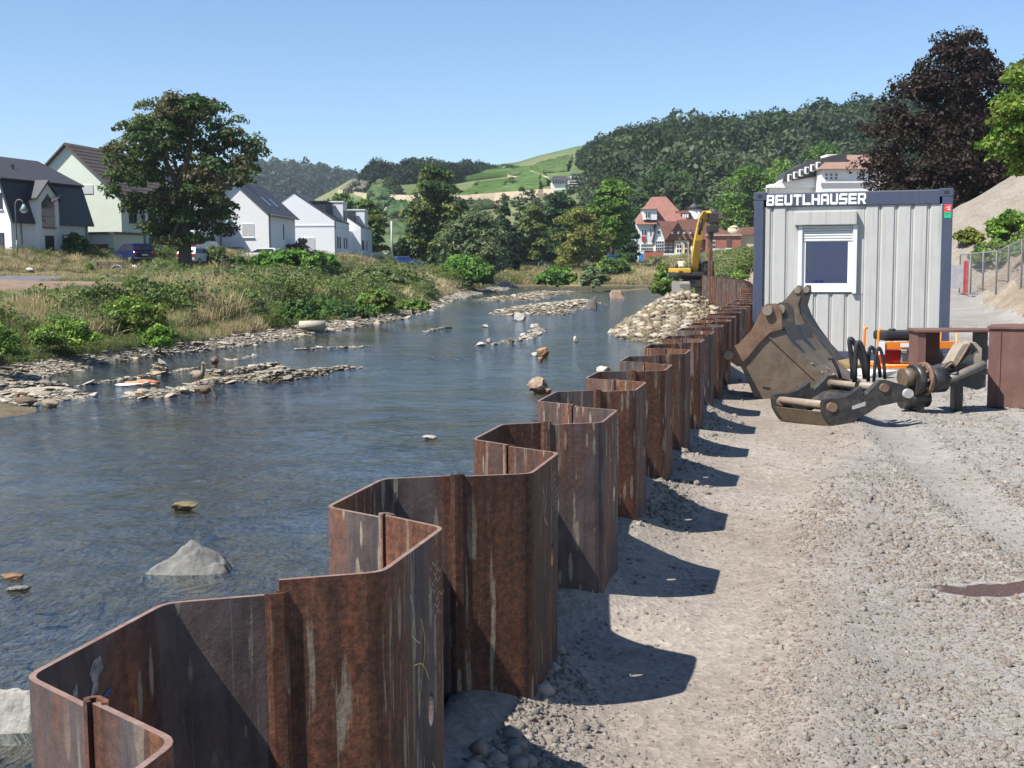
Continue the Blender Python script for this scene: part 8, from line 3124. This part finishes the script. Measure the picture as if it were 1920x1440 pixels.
def goose(label, px, py, heading, pose, mat, s=1.0):
    p = at_z(px, py, ZW + 0.05)
    z = max(gz(p.x, p.y), ZW - 0.04)
    g = thing('goose', label, 'goose', (p.x, p.y, z), heading)
    body = [(-0.36, 0.36, 0.02), (-0.30, 0.37, 0.05), (-0.18, 0.36, 0.115), (-0.02, 0.35, 0.145), (0.10, 0.37, 0.13), (0.17, 0.42, 0.085)]
    if pose == 'stand':
        neck = [(0.20, 0.50, 0.048), (0.205, 0.60, 0.036), (0.21, 0.66, 0.036), (0.235, 0.70, 0.045), (0.27, 0.70, 0.038), (0.30, 0.69, 0.020), (0.345, 0.675, 0.010)]
    elif pose == 'feed':
        neck = [(0.24, 0.40, 0.05), (0.31, 0.31, 0.036), (0.36, 0.20, 0.034), (0.385, 0.13, 0.044), (0.40, 0.09, 0.034), (0.41, 0.05, 0.015)]
    else:
        body = [(q[0], q[1] - 0.24, q[2]) for q in body]
        neck = [(0.16, 0.26, 0.05), (0.10, 0.31, 0.042), (0.02, 0.31, 0.046), (-0.05, 0.29, 0.035), (-0.09, 0.27, 0.014)]
    path = body + neck
    pts = [Vector((a * s, 0, b * s)) for a, b, _ in path]
    sm = curve3(pts, 4)
    rad = np.interp(np.linspace(0, len(path) - 1, len(sm)), range(len(path)), [c * s for _, _, c in path])
    MB().tube(sm, list(rad), 12).build('body', mat, g)
    if pose != 'rest':
        for sd in (-1, 1):
            lg = MB().tube([(-0.02 * s, sd * 0.06 * s, 0.26 * s), (0.0, sd * 0.06 * s, 0.12 * s), (0.01 * s, sd * 0.06 * s, 0.0)], [0.022 * s, 0.012 * s, 0.010 * s], 6)
            lg.prism([(0.0, sd * 0.06 * s - 0.01), (0.09 * s, sd * 0.06 * s - 0.045 * s), (0.10 * s, sd * 0.06 * s), (0.09 * s, sd * 0.06 * s + 0.045 * s), (0.0, sd * 0.06 * s + 0.01)], 'z', 0.0, 0.012)
            lg.build('leg', BILL, g)
    for sd in (-1, 1):
        zz_ = 0.37 if pose != 'rest' else 0.13
        bv, bf = stone_base(17, 0.5, 2)
        V = bv * np.array([0.20, 0.03, 0.085]) * s + np.array([-0.10 * s, sd * 0.115 * s, zz_ * s])
        link('wing', np_mesh('wing', V, bf, True), GOOSE_B, g)
    return g


goose('pale brown goose standing upright on the gravel bar', 372, 722, R(-35), 'stand', GOOSE_P, 0.85)
goose('brown goose bending down to feed in front of the standing one', 384, 744, R(-20), 'feed', GOOSE_B, 0.72)
goose('reddish brown goose seen from behind in the green pool', 403, 690, R(100), 'feed', GOOSE_B, 0.85)
goose('brown goose resting on the gravel spit near the left edge', 45, 758, R(170), 'rest', GOOSE_B, 0.85)
goose('brown goose resting right of another on the gravel spit', 92, 757, R(150), 'rest', GOOSE_P, 0.8)

# orange rag and bleached log
p = at_z(265, 714, ZW + 0.1)
bv, bf = stone_base(55, 0.5, 3)
bv = bv * np.array([0.50, 0.30, 0.26])
bv[:, 2] = np.maximum(bv[:, 2], -0.02)
bv += 0.05 * np.stack([fnoise(bv[:, 0] * 8, bv[:, 2] * 8, 1, 3, 1), fnoise(bv[:, 1] * 8, bv[:, 0] * 8, 1, 3, 2), fnoise(bv[:, 1] * 8, bv[:, 2] * 8, 1, 3, 3)], -1)
rg = thing('washed_up_tarp', 'crumpled orange and white tarp washed up on the gravel bar', 'tarp', (p.x, p.y, max(gz(p.x, p.y), ZW) + 0.02))
link('orange_cloth', np_mesh('orange_cloth', bv, bf, True), M('faded_orange_cloth', (0.55, 0.20, 0.09), 0.85, 0.2, 6, 0.4), rg)
link('white_cloth', np_mesh('white_cloth', bv * np.array([1.1, 0.9, 0.3]) + np.array([-0.1, -0.12, 0]), bf, True), M('white_woven_sack', (0.66, 0.65, 0.63)), rg)
p = hit(588, 620)
lg = thing('concrete_pipe', 'bleached hollow log lying on the gravel shore', 'log', (p.x, p.y, p.z + 0.15), 0.25)
lg.name = 'driftwood_log'
MB().tube([(-0.5, 0.1, 0.06), (-0.1, 0, 0.05), (0.42, -0.02, 0.03)], [0.15, 0.17, 0.19], 14).build('bark', M('bleached_wood', (0.40, 0.35, 0.27), 0.85, 0.25, 6, 0.4, 20, 0.02), lg)
MB().cyl((0.421, -0.02, 0.03), (0.43, -0.02, 0.03), 0.155, 14).build('hollow_end', BLACK, lg)
# ------------------------------------------------------------------ thin summer haze filling the valley
hz = MB().box(-1500, 1500, -60, 2300, -6, 175)
hm_ = bpy.data.materials.new('valley_haze')
hm_.use_nodes = True
hn = hm_.node_tree
for n in list(hn.nodes):
    hn.nodes.remove(n)
ho_ = hn.nodes.new('ShaderNodeOutputMaterial')
pv = hn.nodes.new('ShaderNodeVolumePrincipled')
pv.inputs['Color'].default_value = (0.78, 0.88, 1.0, 1)
pv.inputs['Density'].default_value = 0.00014
pv.inputs['Anisotropy'].default_value = 0.2
hn.links.new(pv.outputs[0], ho_.inputs['Volume'])
hz.build('haze', hm_, None, kind='stuff', label='thin bluish summer haze in the valley air')
